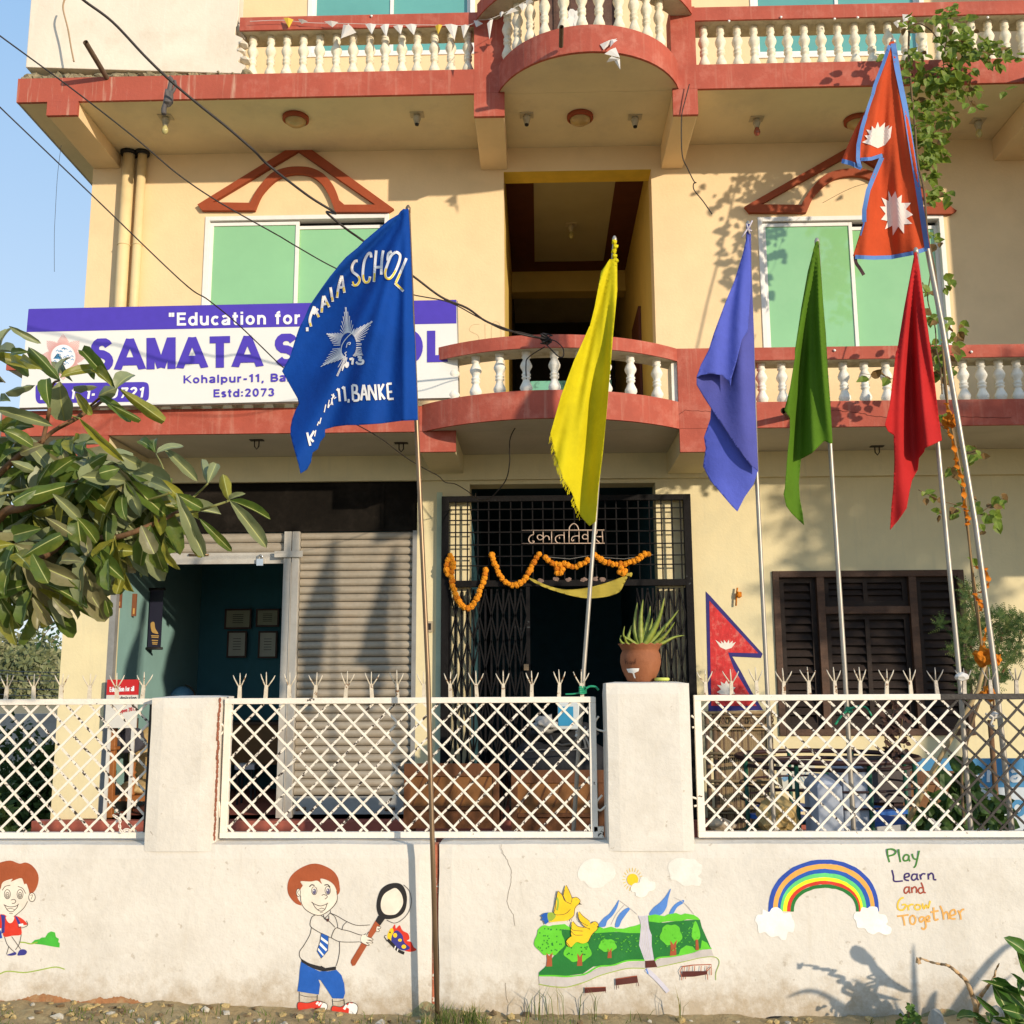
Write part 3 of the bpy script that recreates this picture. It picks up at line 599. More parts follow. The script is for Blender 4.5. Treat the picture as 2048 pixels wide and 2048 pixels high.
p = P(*I(712, 1345), yg-.03); mb = MB(); mb.box(p.x-.022, p.x+.022, p.y-.015, p.y+.01, p.z-.035, p.z+.02); q = bp(mb, 'padlock', mat('brass', (.35, .24, .14), .4, .2, 8, metal=.7), G1)
# wrought name in iron wire: traced strokes
nm = MB(); wy = yg-.03
def wire(mb, pts, r=.0055, sm=5, V=V5, Y=None, n=6):
    pp = cr([V(*p) for p in pts], sm) if sm else [V(*p) for p in pts]; mb.tube([P(p[0], p[1], Y if Y else wy) for p in pp], r, n)
for st in ([(235, 270), (238, 315)], [(238, 315), (195, 335), (175, 375), (185, 410), (215, 428), (240, 418), (243, 403), (220, 400)],
           [(360, 280), (362, 430)], [(440, 388), (432, 345), (400, 333), (375, 350), (355, 372), (315, 385), (288, 360), (292, 330), (325, 322), (360, 345)],
           [(470, 275), (470, 428)], [(630, 325), (570, 325), (525, 350), (522, 395), (550, 425), (585, 428)], [(570, 345), (573, 372)], [(630, 280), (633, 428)],
           [(695, 258), (695, 428)], [(695, 258), (705, 215), (740, 180), (770, 178), (800, 205), (815, 240), (818, 265)], [(823, 275), (823, 425)],
           [(823, 335), (780, 335), (740, 350), (727, 385), (745, 400), (757, 380)], [(935, 268), (938, 428)], [(935, 330), (895, 315), (868, 340), (880, 372), (930, 372)],
           [(1055, 268), (1050, 300), (1022, 335), (1000, 350)], [(1020, 355), (1090, 425)], [(1030, 343), (1115, 343)], [(1122, 272), (1130, 425)]):
    wire(nm, st, sm=5 if len(st) > 2 else 0)
for v, u0, u1 in ((262, 90, 1150), (432, 90, 1155)): wire(nm, [(u0, v), (u1, v-4)], .004, 0)
bp(nm, 'iron_lettering', mat('silver_rod', (.55, .42, .33), .5, .15, 20, metal=.3), G1)
# --- louvred wooden window on the ground floor right
W = thing('wooden_window', 'dark wooden louvred window with three bays', None); W.parent = BLD
x0, x1, z0, z1 = win_r1; y0 = YF-.02
xd1, xd2 = P(1647, 1300, YF).x, P(1833, 1300, YF).x; zm = Zp(1740, 1220, YF)
mb = MB(); f = .06
for b_ in ((x0, x0+f, z0, z1), (x1-f, x1, z0, z1), (x0+f, x1-f, z1-f, z1), (x0+f, x1-f, z0, z0+f)): mb.box(b_[0], b_[1], y0, YF+.1, b_[2], b_[3])
mb.box(xd1-.035, xd1+.035, y0+.003, YF+.1, z0+f, z1-f); mb.box(xd2-.035, xd2+.035, y0+.003, YF+.1, z0+f, z1-f); mb.box(xd1+.035, xd2-.035, y0+.006, YF+.1, zm-.035, zm+.035)
bp(mb, 'frame', wood_fr, W, bevel=.004)
mb = MB(); mb.box(x0+f, x1-f, YF+.085, YF+.099, z0+f, z1-f); bp(mb, 'backing_board', wood_dk, W)
def louvre_panel(xa, xb2, za, zb, cols):
    mb = MB(); s_ = .05
    for b_ in ((xa, xa+s_, za, zb), (xb2-s_, xb2, za, zb), (xa+s_, xb2-s_, zb-s_, zb), (xa+s_, xb2-s_, za, za+s_)): mb.box(b_[0], b_[1], YF+.03, YF+.06, b_[2], b_[3])
    cw = (xb2-xa-2*s_)/cols
    for c_ in range(1, cols): mb.box(xa+s_+c_*cw-.02, xa+s_+c_*cw+.02, YF+.032, YF+.06, za+s_, zb-s_)
    bp(mb, 'shutter_frame', wood_dk, W)
    for c_ in range(cols):
        n = max(3, int((zb-za-2*s_)/.075))
        for k in range(n):
            zz = za+s_+(zb-za-2*s_)*k/n
            xa2, xb3 = xa+s_+c_*cw+(.02 if c_ else 0), xa+s_+(c_+1)*cw-(.02 if c_ < cols-1 else 0)
            key = ('lv', round(xb3-xa2, 3))
            if key not in _gb:
                m2 = MB(); a_ = [(0, .0, 0), (0, .006, .0), (0, .034, .05), (0, .028, .055)]; b_ = [(xb3-xa2, *p[1:]) for p in a_]; m2.hull(b_, a_)
                o = m2.build('louvre', wood_dk); _gb[key] = o.data; bpy.data.objects.remove(o)
            o = link('louvre', _gb[key], W); o.location = Vector((xa2, YF+.035, zz))-BLD.location
louvre_panel(x0+f, xd1-.035, z0+f, z1-f, 1); louvre_panel(xd2+.035, x1-f, z0+f, z1-f, 1); louvre_panel(xd1+.035, xd2-.035, zm+.035, z1-f, 2); louvre_panel(xd1+.035, xd2-.035, z0+f, zm-.035, 2)
# --- small wall marks
p = P(*E(853, 1665), YF); mb = MB(); mb.box(p.x-.03, p.x+.03, YF-.018, YF-.001, p.z-.05, p.z+.05); sw = bp(mb, 'switch_box', flat('switch_grey', (.4, .33, .22)))
mb = MB(); mb.box(p.x-.018, p.x+.016, YF-.026, YF-.0185, p.z-.03, p.z+.03); bp(mb, 'switch', black, sw)
# painted national flag on the ground floor wall
navy = flat('wall_navy', (.035, .03, .16), .8, .15); wred = mat('wall_red', (.55, .035, .035), .8, .3, 12, stain=(.68, .25, .2), stain_amt=.55, stain_scale=18, stretch=(3, 1, 1)); wwht = flat('wall_white', (.74, .70, .62), .8)
mb = MB(); Yp = YF
sheet(mb, [F(175, 1470), F(200, 1495), F(490, 1815), F(480, 1838), F(322, 1830), K(372, 260), K(430, 370), K(492, 470), K(190, 476)], Yp, 30, .003)
mb.mi = 1; sheet(mb, [F(195, 1522), F(465, 1812), F(298, 1808), K(330, 240), K(390, 340), K(456, 447), K(206, 446)], Yp, 30, .005)
mb.mi = 2; sheet(mb, [F(228, 1738), F(262, 1760), F(258, 1742), F(275, 1758), F(275, 1738), F(292, 1756), F(302, 1738), F(306, 1758), F(325, 1742), F(322, 1758), F(342, 1750), F(318, 1782), F(285, 1792), F(255, 1778)], Yp, 30, .007)
sheet(mb, [K(236, 370), K(260, 355), K(238, 330), K(262, 335), K(258, 312), K(278, 325), K(290, 306), K(300, 325), K(320, 318), K(318, 338), K(340, 345), K(325, 360), K(338, 380), K(300, 385), K(260, 383)], Yp, 30, .007)
bp(mb, 'painted_flag', [navy, wred, wwht])

# projecting wing of the building beyond the right edge of the picture (its shade falls on the right end of the walls)
mb = MB(); mb.box(5.45, 9.0, 8.1, YF-.01, 3.0, z2t+3.3); bp(mb, 'projecting_wing', cream)

mb = MB()
for st in ([(770, 1790), (730, 1795), (715, 1825), (760, 1850), (765, 1880), (735, 1890)], [(800, 1790), (802, 1888)], [(835, 1890), (838, 1800), (860, 1775), (885, 1800), (890, 1880)]): ribbon(mb, [B(*p) for p in st], 1, YF, .0015, sm=5)
bp(mb, 'pencil_scrawl', mat('pencil_mark', (.55, .42, .24), .9))
mb = MB()
for y_, st in ((YB, [F(870, 470), F(1000, 480), F(1090, 500), F(1300, 520), F(1600, 505), F(1900, 515)]), (YB, [F(210, 480), F(60, 470), F(20, 500)])):
    pts = []
    for a_, b_ in zip(st, st[1:]):
        for k in range(8): t = k/8; pts.append((a_[0]+(b_[0]-a_[0])*t, a_[1]+(b_[1]-a_[1])*t+random.uniform(-1.2, 1.2)))
    ribbon(mb, pts, .9, y_, .003)
bp(mb, 'paint_crack', mat('dark_crack', (.12, .03, .02), .9), balcony1)
for (V, u, v, y_) in [(C, x, y, YB) for x, y in ((303, 120), (590, 98), (885, 108), (1013, 100), (1730, 100))]+[(B, 175, 92, YB), (F, 885, 142, YB), (F, 1640, 150, YB)]:
    p = P(*V(u, v), y_); mb = MB(); mb.blob((p.x, p.y-.008, p.z), (.013, .012, .013), 1, .2, 1); bp(mb, 'wall_stud', alu, balcony2 if V is not F else balcony1)
# ================================================================== GARDEN WALL, FENCE, MURALS
GW = thing('boundary_wall', 'whitewashed garden wall with two pillars and childrens murals under the lattice fence', 'wall', (0, YW, 0))
def wp(mb, name, mats, parent=GW, **k): return bp(mb, name, mats, parent, **k)
zw = Zp(1024, 1686, YW); WT = .24
pz = {}
def rough_box(x0, x1, y0, y1, z0, z1, amp=.006, res=.07, seed=0):
    bm = bmesh.new(); nx, ny, nz = (max(1, int(d/res)) for d in (x1-x0, y1-y0, z1-z0)); mb = MB(); idx = {}
    def vid(i, j, k):
        if (i, j, k) not in idx:
            p = Vector((x0+(x1-x0)*i/nx, y0+(y1-y0)*j/ny, z0+(z1-z0)*k/nz)); d = amp*mnoise.noise(p*2.3+Vector((seed, 0, 0)))+amp*.4*mnoise.noise(p*7)
            q = p.copy(); ei = (i in (0, nx))+(j in (0, ny))+(k == nz)
            c = Vector(((x0+x1)/2, (y0+y1)/2, (z0+z1)/2))
            if j == 0 and y1-y0 < 0: q.y -= d
            if i == 0: q.x -= d
            if i == nx: q.x += d
            if k == nz: q.z += d
            if ei >= 2:
                s_ = .007
                if j == 0: q.y += s_
                if j == ny: q.y -= s_
                if i == 0: q.x += s_
                if i == nx: q.x -= s_
                if k == nz: q.z -= s_
            idx[(i, j, k)] = len(mb.v); mb.v.append(tuple(q))
        return idx[(i, j, k)]
    def quad(a, b, c, d): mb.f.append((a, b, c, d)); mb.m.append(0); mb.sm.append(False)
    for i in range(nx):
        for k in range(nz): quad(vid(i, 0, k), vid(i+1, 0, k), vid(i+1, 0, k+1), vid(i, 0, k+1)); quad(vid(i+1, ny, k), vid(i, ny, k), vid(i, ny, k+1), vid(i+1, ny, k+1))
        for j in range(ny): quad(vid(i, j, nz), vid(i+1, j, nz), vid(i+1, j+1, nz), vid(i, j+1, nz))
    for j in range(ny):
        for k in range(nz): quad(vid(nx, j, k), vid(nx, j+1, k), vid(nx, j+1, k+1), vid(nx, j, k+1)); quad(vid(0, j+1, k), vid(0, j, k), vid(0, j, k+1), vid(0, j+1, k+1))
    bm.free(); return mb
xj = P(870, 1850, YW).x
wp(rough_box(-6.5, xj-.012, YW, YW+WT, -.1, zw), 'wall_length', wallw); wp(rough_box(xj+.012, 7.5, YW, YW+WT, -.1, zw, seed=4), 'wall_length', wallw)
mb = MB(); mb.box(xj-.013, xj+.013, YW+.02, YW+.1, 0, zw-.01); wp(mb, 'wall_joint', mat('rusty_joint', (.42, .13, .07), .9, .4, 20, chip=(.7, .65, .55), chip_amt=.4, chip_scale=30))
pillars = []
for (pxl, pxr, ptop, lab) in ((306, 433, 1393, 'left'), (1215, 1379, 1364, 'mid')):
    a, b = P(pxl, ptop, YW), P(pxr, ptop, YW); zt_ = (a.z+b.z)/2
    mb = rough_box(a.x-.012, b.x+.004, YW-.004, YW+.32, zw-.04, zt_, .005, .06, pxl); pillars.append((a.x, b.x, zt_)); wp(mb, 'pillar', wallw)
mb = MB(); px1 = pillars[0][1]
for i in range(30): 
    z = zw+.02+i*.024; mb.blob((px1+.005, YW+.03+.02*random.random(), z), (.007, .013, .017), i, .6, 1, 2)
o = wp(mb, 'exposed_brick_edge', mat('exposed_brick', (.24, .085, .05), .9, .3, 10)); o['kind'] = 'stuff'
# --- lattice fence panels
YFc = YW+.10
bars = {}
def fence(name_label, px_l, px_r, ztop_px, front, cut_black=None, left_post=True, right_post=True, xl=None, xr=None, spike_px=(), group='lattice fence panels'):
    T = thing('metal_fence', name_label, 'fence', (0, YFc, 0), group)
    zt_ = Zp((px_l+px_r)/2, ztop_px, YFc); zb_ = zw+.012; x0 = xl if xl is not None else P(px_l, 1500, YFc).x; x1 = xr if xr is not None else P(px_r, 1500, YFc).x
    def tp(mb, n, m, **k): return bp(mb, n, m, T, **k)
    rw = .030
    xc = P(cut_black, 1400, YFc).x if cut_black else 99
    segs = [(x0, min(x1, xc), fw)]+([(xc, x1, fblack)] if xc < x1 else [])
    for (a, b, m) in segs:
        mb = MB(); mb.box(a, b, YFc-.012, YFc+.02, zt_-rw, zt_); tp(mb, 'top_rail', m, bevel=.002)
    mb = MB(); mb.box(x0, x1, YFc-.012, YFc+.02, zb_, zb_+rw); tp(mb, 'bottom_rail', fw, bevel=.002)
    pw = .036
    if left_post: mb = MB(); mb.box(x0, x0+pw, YFc-.010, YFc+.02, zb_+rw, zt_-rw); tp(mb, 'post', fw, bevel=.002)
    if right_post: mb = MB(); mb.box(x1-pw, x1, YFc-.010, YFc+.02, zb_+rw, zt_-rw); tp(mb, 'post', fw if name_label.find('middle') >= 0 else fblack, bevel=.002)
    ia, ib, ja, jb = x0+(pw if left_post else 0), x1-(pw if right_post else 0), zb_+rw, zt_-rw
    sp = .117; n = int((ib-ia+jb-ja)/sp)+2
    for lay, sgn in ((0, front), (1, -front)):
        for i in range(n):
            # line: x*1 + sgn... passes (ia + i*sp at top)
            if sgn < 0: xt, xb3 = ia-(jb-ja)*.99+i*sp+.03, ia+i*sp+.03       # "\" top-left to bottom-right
            else: xt, xb3 = ia+i*sp+.05, ia-(jb-ja)*.99+i*sp+.05              # "/" top-right
            xt += random.uniform(-.006, .006); xb3 += random.uniform(-.006, .006)
            P0, P1 = Vector((xt, 0, jb)), Vector((xb3, 0, ja)); d = P1-P0
            ts = [0.0, 1.0]
            if abs(d.x) > 1e-6:
                ta, tb = (ia-P0.x)/d.x, (ib-P0.x)/d.x; ts = [max(0, min(ta, tb)), min(1, max(ta, tb))]
            if ts[1]-ts[0] < .04: continue
            q0, q1 = P0+d*ts[0], P0+d*ts[1]; s_ = Vector((d.z, 0, -d.x)).normalized()*.0058
            yy = YFc-.004+lay*.0065; th = Vector((0, .006, 0)); q0.y = q1.y = yy
            pieces = [(q0, q1, fw if lay == 0 else fwc)]
            if xc < 90:
                cz = xc-.0+.16*random.random()
                fx = lambda q: q.x > cz
                if fx(q0) and fx(q1): pieces = [(q0, q1, fblack)]
                elif fx(q0) != fx(q1):
                    t = (cz-q0.x)/(q1.x-q0.x); mid = q0+(q1-q0)*t; pieces = [(q0, mid, fblack if fx(q0) else (fw if lay == 0 else fwc)), (mid, q1, fblack if fx(q1) else (fw if lay == 0 else fwc))]
            mb = MB()
            for pc in pieces:
                mb.mi = pieces.index(pc); e0, e1 = pc[0], pc[1]
                mb.hull([e0-s_, e0+s_, e0+s_+th, e0-s_+th], [e1-s_, e1+s_, e1+s_+th, e1-s_+th])
            tp(mb, 'lattice_bar', [pc[2] for pc in pieces])
    sm = fw if not cut_black else fw
    spm = mat('spike_paint', (.62, .55, .43), .6, .2, 20, .3, 60, chip=(.22, .12, .06), chip_amt=.42, chip_scale=30)
    for i, sx_ in enumerate(spike_px):
        x = P(sx_, 1395, YFc).x; h = .068+.006*random.random(); mb = MB(); ln = random.uniform(-.006, .006); wb = .010
        mb.hull([(x-wb, YFc-.006, zt_), (x+wb, YFc-.006, zt_), (x+wb, YFc+.006, zt_), (x-wb, YFc+.006, zt_)], [(x+ln-wb*.8, YFc-.006, zt_+h), (x+ln+wb*.8, YFc-.006, zt_+h), (x+ln+wb*.8, YFc+.006, zt_+h), (x+ln-wb*.8, YFc+.006, zt_+h)])
        sk = mat('spike_grey', (.34, .31, .27), .5, .2, 20, .3, 60, metal=.4, chip=(.65, .62, .55), chip_amt=.3, chip_scale=30) if cut_black and sx_ > 1840 else spm
        for dx in (-.036+random.uniform(-.01, .006), random.uniform(-.004, .004), .036+random.uniform(-.006, .01)):
            hh = .068+random.uniform(-.006, .004)-abs(dx)*.3
            mb.tube([(x+ln+dx*.1, YFc, zt_+h-.012), (x+ln+dx*.8, YFc, zt_+h+hh*.65), (x+ln+dx, YFc, zt_+h+hh)], [.0040, .0034, .0018], 6)
        tp(mb, 'spike', sk)
    return T
xpl0, xpl1 = pillars[0][0], pillars[0][1]; xpm0, xpm1 = pillars[1][0], pillars[1][1]
fA = fence('left lattice fence panel in front of the yellow column', 0, 293, 1398, 1, None, False, True, xl=-3.9, xr=xpl0-.014, spike_px=(-43, 11.6, 67, 122, 178.6, 234, 284.7))
fB = fence('middle lattice fence panel between the two white pillars', 447, 1193, 1395, -1, None, True, True, spike_px=(479, 531, 578.6, 630, 691, 744, 795, 848, 901, 954, 1006.6, 1063.5, 1118, 1164.6))
fC = fence('right lattice fence panel, half white and half unpainted black', 1391, 2300, 1388, 1, 1880, True, False, xr=4.6, spike_px=(1412.5, 1463, 1514.7, 1568, 1619, 1671.5, 1721, 1773.7, 1822.6, 1875, 1929.5, 1982.8, 2034, 2086, 2138))
# lugs that hold the panels to the pillars
def lug(pts, T): mb = MB(); mb.tube([P(*p, YFc+.0) for p in cr(pts, 5)], .0055, 7); bp(mb, 'hook', fw, T)
lug([G(1670, 950), G(1715, 960), G(1735, 1000), G(1700, 1045), G(1672, 1060)], fB); lug([G(1655, 1555), G(1690, 1560), G(1700, 1620), G(1700, 1680)], fB)
lug([J(1220, 465), J(1195, 510), J(1205, 555), J(1275, 575)], fB); lug([J(1245, 1020), J(1205, 1070), J(1210, 1115), J(1235, 1125), J(1275, 1090)], fB)
lug([K(95, 500), K(130, 530), K(125, 560), K(100, 565)], fC); lug([K(100, 950), K(150, 970), K(145, 990), K(110, 1000)], fC)
mb = MB(); a = P(*J(1215, 1290), YFc); mb.box(a.x-.02, a.x+.03, YFc-.01, YFc+.02, a.z-.02, a.z+.035); bp(mb, 'bracket', fwc, fB)
# --- murals (thin paint layers lying on the wall)
PC = {}
def pc(nm, col): 
    if nm not in PC: PC[nm] = mat('paint_'+nm, col, .65, .12, 10, .15, 40, stain=tuple(min(1, c*1.25+.02) for c in col), stain_amt=.35, stain_scale=9)
    return PC[nm]
pc('ink', (.05, .04, .035)); pc('brown', (.36, .085, .03)); pc('blue', (.015, .10, .42)); pc('red', (.62, .04, .02)); pc('navy', (.04, .04, .22)); pc('dblue', (.02, .07, .38))
pc('green', (.06, .42, .04)); pc('dgreen', (.015, .17, .03)); pc('lgreen', (.12, .55, .03)); pc('white', (.84, .82, .77)); pc('yellow', (.85, .55, .02)); pc('lyellow', (.88, .8, .02))
pc('orange', (.75, .38, .08)); pc('black', (.02, .018, .018)); pc('sky', (.08, .22, .58)); pc('mint', (.12, .6, .18)); pc('grey', (.52, .48, .45)); pc('dbrown', (.09, .02, .015)); pc('cloud', (.76, .73, .66)); pc('pale', (.55, .53, .60)); pc('iris', (.12, .11, .2)); pc('handor', (.72, .38, .10)); pc('handye', (.80, .52, .06)); pc('handgr', (.05, .2, .03)); pc('handvi', (.04, .02, .13)); pc('handrd', (.36, .06, .03)); pc('olive', (.3, .42, .05)); pc('wall', (.77, .69, .57))
def mural(name, label, V, items):
    mb = MB(); names = []; off = .0015
    for it in items:
        kind, colr, pts = it[0], it[1], it[2]
        if colr not in names: names.append(colr)
        mb.mi = names.index(colr); off += .00004; pp = [V(*p) for p in pts]
        if kind == 'p': sheet(mb, cr(pp, 5, True), YW, 60, off)           # smooth closed area
        elif kind == 'q': sheet(mb, pp, YW, 60, off)                      # straight edged area
        elif kind == 'l': ribbon(mb, pp, it[3] if len(it) > 3 else 1.5, YW, off, sm=5)
        elif kind == 's': ribbon(mb, pp, it[3] if len(it) > 3 else 1.5, YW, off)
        elif kind == 'c': ribbon(mb, pp, it[3] if len(it) > 3 else 1.5, YW, off, closed=True, sm=5)
    return wp(mb, name, [PC[n] for n in names], label=label)
def ell(cx, cy, rx, ry, n=10, rot=0): return [(cx+rx*math.cos(t)*math.cos(rot)-ry*math.sin(t)*math.sin(rot), cy+rx*math.cos(t)*math.sin(rot)+ry*math.sin(t)*math.cos(rot)) for t in [2*math.pi*i/n for i in range(n)]]
# boy with magnifying glass
mural('painted_boy', 'painted boy in blue shorts holding a magnifying glass', L2, [
 ('p', 'brown', [(600, 622), (545, 605), (495, 545), (482, 480), (500, 410), (550, 355), (620, 315), (690, 298), (760, 312), (830, 350), (872, 405), (887, 480), (885, 520), (865, 540), (860, 500), (840, 460), (800, 430), (755, 415), (735, 420), (750, 458), (715, 430), (660, 437), (585, 435), (600, 470), (595, 500), (570, 520), (560, 560), (585, 600)]),
 ('p', 'wall', [(595, 625), (585, 560), (583, 500), (602, 465), (588, 437), (660, 438), (712, 432), (748, 455), (738, 425), (760, 418), (830, 455), (862, 510), (866, 570), (840, 620), (800, 660), (740, 695), (680, 690), (640, 665)]),
 ('l', 'ink', [(585, 545), (590, 600), (620, 650), (680, 688), (740, 697), (800, 665), (850, 615), (868, 570), (862, 510)], 1.3),
 ('p', 'wall', ell(567, 522, 16, 30)), ('c', 'ink', ell(567, 522, 16, 30), 1.2), ('l', 'ink', [(572, 505), (560, 520), (570, 540)], 1),
 ('l', 'ink', [(652, 478), (670, 462), (692, 468)], 2.2), ('l', 'ink', [(768, 465), (795, 462), (812, 482)], 2.2),
 ('c', 'ink', ell(690, 508, 21, 31), 1.1), ('c', 'ink', ell(794, 506, 21, 32), 1.1), ('p', 'iris', ell(690, 514, 14, 22)), ('p', 'iris', ell(796, 512, 14, 22)), ('p', 'white', ell(686, 506, 4, 6)), ('p', 'white', ell(792, 504, 4, 6)),
 ('l', 'ink', [(748, 545), (762, 538), (785, 545), (790, 558), (772, 573)], 1.3),
 ('l', 'ink', [(668, 595), (690, 610), (735, 625), (775, 615), (796, 602)], 1.3), ('l', 'ink', [(675, 597), (700, 640), (735, 665), (770, 655), (790, 608)], 1.3), ('l', 'ink', [(718, 655), (745, 643), (772, 650)], 1),
 ('l', 'ink', [(735, 678), (760, 672)], 1), ('l', 'ink', [(815, 660), (812, 680), (770, 720), (762, 695)], 1.2), ('l', 'ink', [(700, 695), (672, 712), (658, 760), (668, 790), (730, 830), (815, 870)], 1.3),
 ('l', 'ink', [(668, 790), (655, 850), (610, 930), (577, 980), (585, 1030), (650, 1070), (740, 1095)], 1.3), ('l', 'ink', [(815, 680), (870, 705), (940, 745), (1020, 775), (1120, 772)], 1.3),
 ('l', 'ink', [(740, 697), (800, 740), (850, 790)], 1.2), ('l', 'ink', [(815, 682), (850, 710), (868, 760), (872, 795)], 1), ('l', 'ink', [(820, 875), (835, 830), (860, 795), (905, 808), (960, 820), (1050, 850), (1090, 840)], 1.3),
 ('l', 'ink', [(905, 808), (915, 775), (940, 750)], 1.2), ('l', 'ink', [(822, 872), (880, 900), (960, 905), (1040, 903)], 1.3), ('l', 'ink', [(885, 900), (885, 980), (872, 1050), (858, 1090)], 1.3),
 ('q', 'brown', [(1165, 735), (1200, 775), (1140, 860), (1005, 1085), (985, 1090), (972, 1065), (975, 1045), (1050, 920), (1110, 830)]),
 ('q', 'black', [(1185, 700), (1240, 720), (1198, 778), (1162, 742)]),
 ('p', 'black', [(1190, 700), (1172, 640), (1178, 570), (1205, 500), (1260, 458), (1330, 448), (1375, 470), (1402, 530), (1405, 600), (1385, 670), (1335, 712), (1270, 728), (1225, 722)]),
 ('p', 'wall', [(1240, 690), (1208, 650), (1206, 590), (1230, 535), (1280, 500), (1320, 488), (1355, 520), (1372, 560), (1375, 610), (1350, 660), (1310, 692)]),
 ('l', 'ink', [(1380, 462), (1425, 510), (1440, 590), (1420, 670), (1370, 730), (1310, 758), (1250, 735)], 1.2),
 ('p', 'wall', [(1110, 825), (1095, 850), (1060, 850), (1050, 890), (1075, 920), (1125, 925), (1140, 900), (1135, 875), (1105, 862)]),
 ('l', 'ink', [(1110, 825), (1098, 848), (1100, 862), (1138, 878), (1142, 890), (1110, 888)], 1.2), ('l', 'ink', [(1100, 888), (1135, 900), (1138, 912), (1090, 908)], 1.2), ('l', 'ink', [(1090, 908), (1115, 925), (1100, 930), (1045, 903)], 1.2),
 ('p', 'wall', [(1175, 785), (1200, 785), (1205, 800), (1185, 825), (1170, 825)]), ('l', 'ink', [(1180, 782), (1203, 788), (1200, 800), (1178, 803), (1195, 812), (1185, 825), (1170, 822)], 1.2),
 ('q', 'blue', [(745, 835), (800, 860), (795, 970), (745, 1030), (712, 975), (735, 900)]), ('q', 'white', [(742, 862), (798, 905), (797, 925), (738, 882)]), ('q', 'white', [(735, 905), (790, 962), (780, 975), (728, 925)]), ('q', 'white', [(722, 950), (765, 1005), (757, 1012), (716, 965)]), ('s', 'ink', [(745, 835), (800, 860), (795, 970), (745, 1030), (712, 975), (735, 900), (745, 835)], 1),
 ('q', 'dbrown', [(778, 730), (800, 722), (803, 745), (790, 748)]), ('l', 'ink', [(762, 700), (770, 725), (800, 740), (803, 700)], 1),
 ('q', 'blue', [(588, 1055), (650, 1095), (730, 1130), (800, 1130), (862, 1120), (900, 1160), (922, 1230), (928, 1300), (915, 1342), (832, 1340), (800, 1290), (740, 1200), (722, 1195), (735, 1230), (725, 1310), (650, 1300), (560, 1285), (572, 1200), (578, 1120)]),
 ('q', 'black', [(588, 1032), (650, 1070), (735, 1095), (745, 1088), (775, 1105), (858, 1093), (858, 1120), (760, 1132), (680, 1108), (592, 1060)]),
 ('l', 'ink', [(575, 1290), (575, 1365)], 1.2), ('l', 'ink', [(715, 1312), (712, 1360)], 1.2), ('l', 'ink', [(580, 1312), (640, 1328), (715, 1328)], 1), ('l', 'ink', [(830, 1345), (835, 1395)], 1.2), ('l', 'ink', [(920, 1345), (925, 1395)], 1.2), ('l', 'ink', [(835, 1362), (880, 1362), (922, 1352)], 1),
 ('p', 'red', [(565, 1372), (640, 1375), (715, 1358), (755, 1385), (735, 1440), (690, 1452), (610, 1448), (568, 1430)]), ('p', 'white', [(755, 1378), (785, 1385), (785, 1420), (745, 1448), (722, 1450), (738, 1410)]), ('c', 'ink', [(565, 1372), (640, 1375), (715, 1358), (785, 1382), (786, 1422), (740, 1462), (610, 1458), (566, 1435)], 1.2), ('s', 'white', [(705, 1385), (722, 1368)], 4), ('s', 'white', [(722, 1395), (745, 1372)], 4),
 ('p', 'red', [(832, 1400), (900, 1405), (960, 1375), (990, 1380), (965, 1420), (958, 1462), (880, 1468), (830, 1448)]), ('p', 'white', [(970, 1382), (1010, 1385), (1025, 1420), (1005, 1465), (962, 1470), (958, 1430)]), ('c', 'ink', [(832, 1400), (900, 1405), (960, 1370), (1015, 1385), (1026, 1425), (1000, 1478), (900, 1485), (828, 1455)], 1.2), ('s', 'white', [(920, 1425), (940, 1390)], 5), ('s', 'white', [(950, 1415), (970, 1378)], 5)])
mural('painted_butterfly', 'red, blue and yellow butterfly', L2, [
 ('p', 'red', [(1285, 830), (1312, 768), (1322, 800), (1350, 775), (1372, 815), (1415, 840), (1425, 880), (1405, 895), (1440, 905), (1455, 940), (1480, 965), (1430, 980), (1370, 960), (1320, 900)]),
 ('p', 'yellow', [(1255, 850), (1280, 800), (1300, 805), (1300, 850), (1280, 895), (1262, 885)]), ('p', 'navy', [(1285, 890), (1300, 835), (1330, 815), (1370, 850), (1385, 905), (1430, 950), (1380, 970), (1320, 940)]),
 ('p', 'yellow', ell(1315, 852, 16, 18, 6)), ('p', 'yellow', ell(1352, 890, 15, 12, 6)), ('p', 'yellow', ell(1382, 940, 18, 16, 6)), ('p', 'black', ell(1275, 830, 6, 8, 6)),
 ('l', 'black', [(1258, 885), (1300, 930), (1340, 970), (1385, 992)], 6), ('l', 'ink', [(1250, 890), (1232, 860), (1248, 852)], 1.2), ('l', 'ink', [(1252, 900), (1240, 880), (1230, 868)], 1), ('s', 'white', [(1310, 962), (1318, 935)], 2), ('s', 'white', [(1330, 978), (1338, 955)], 2)])
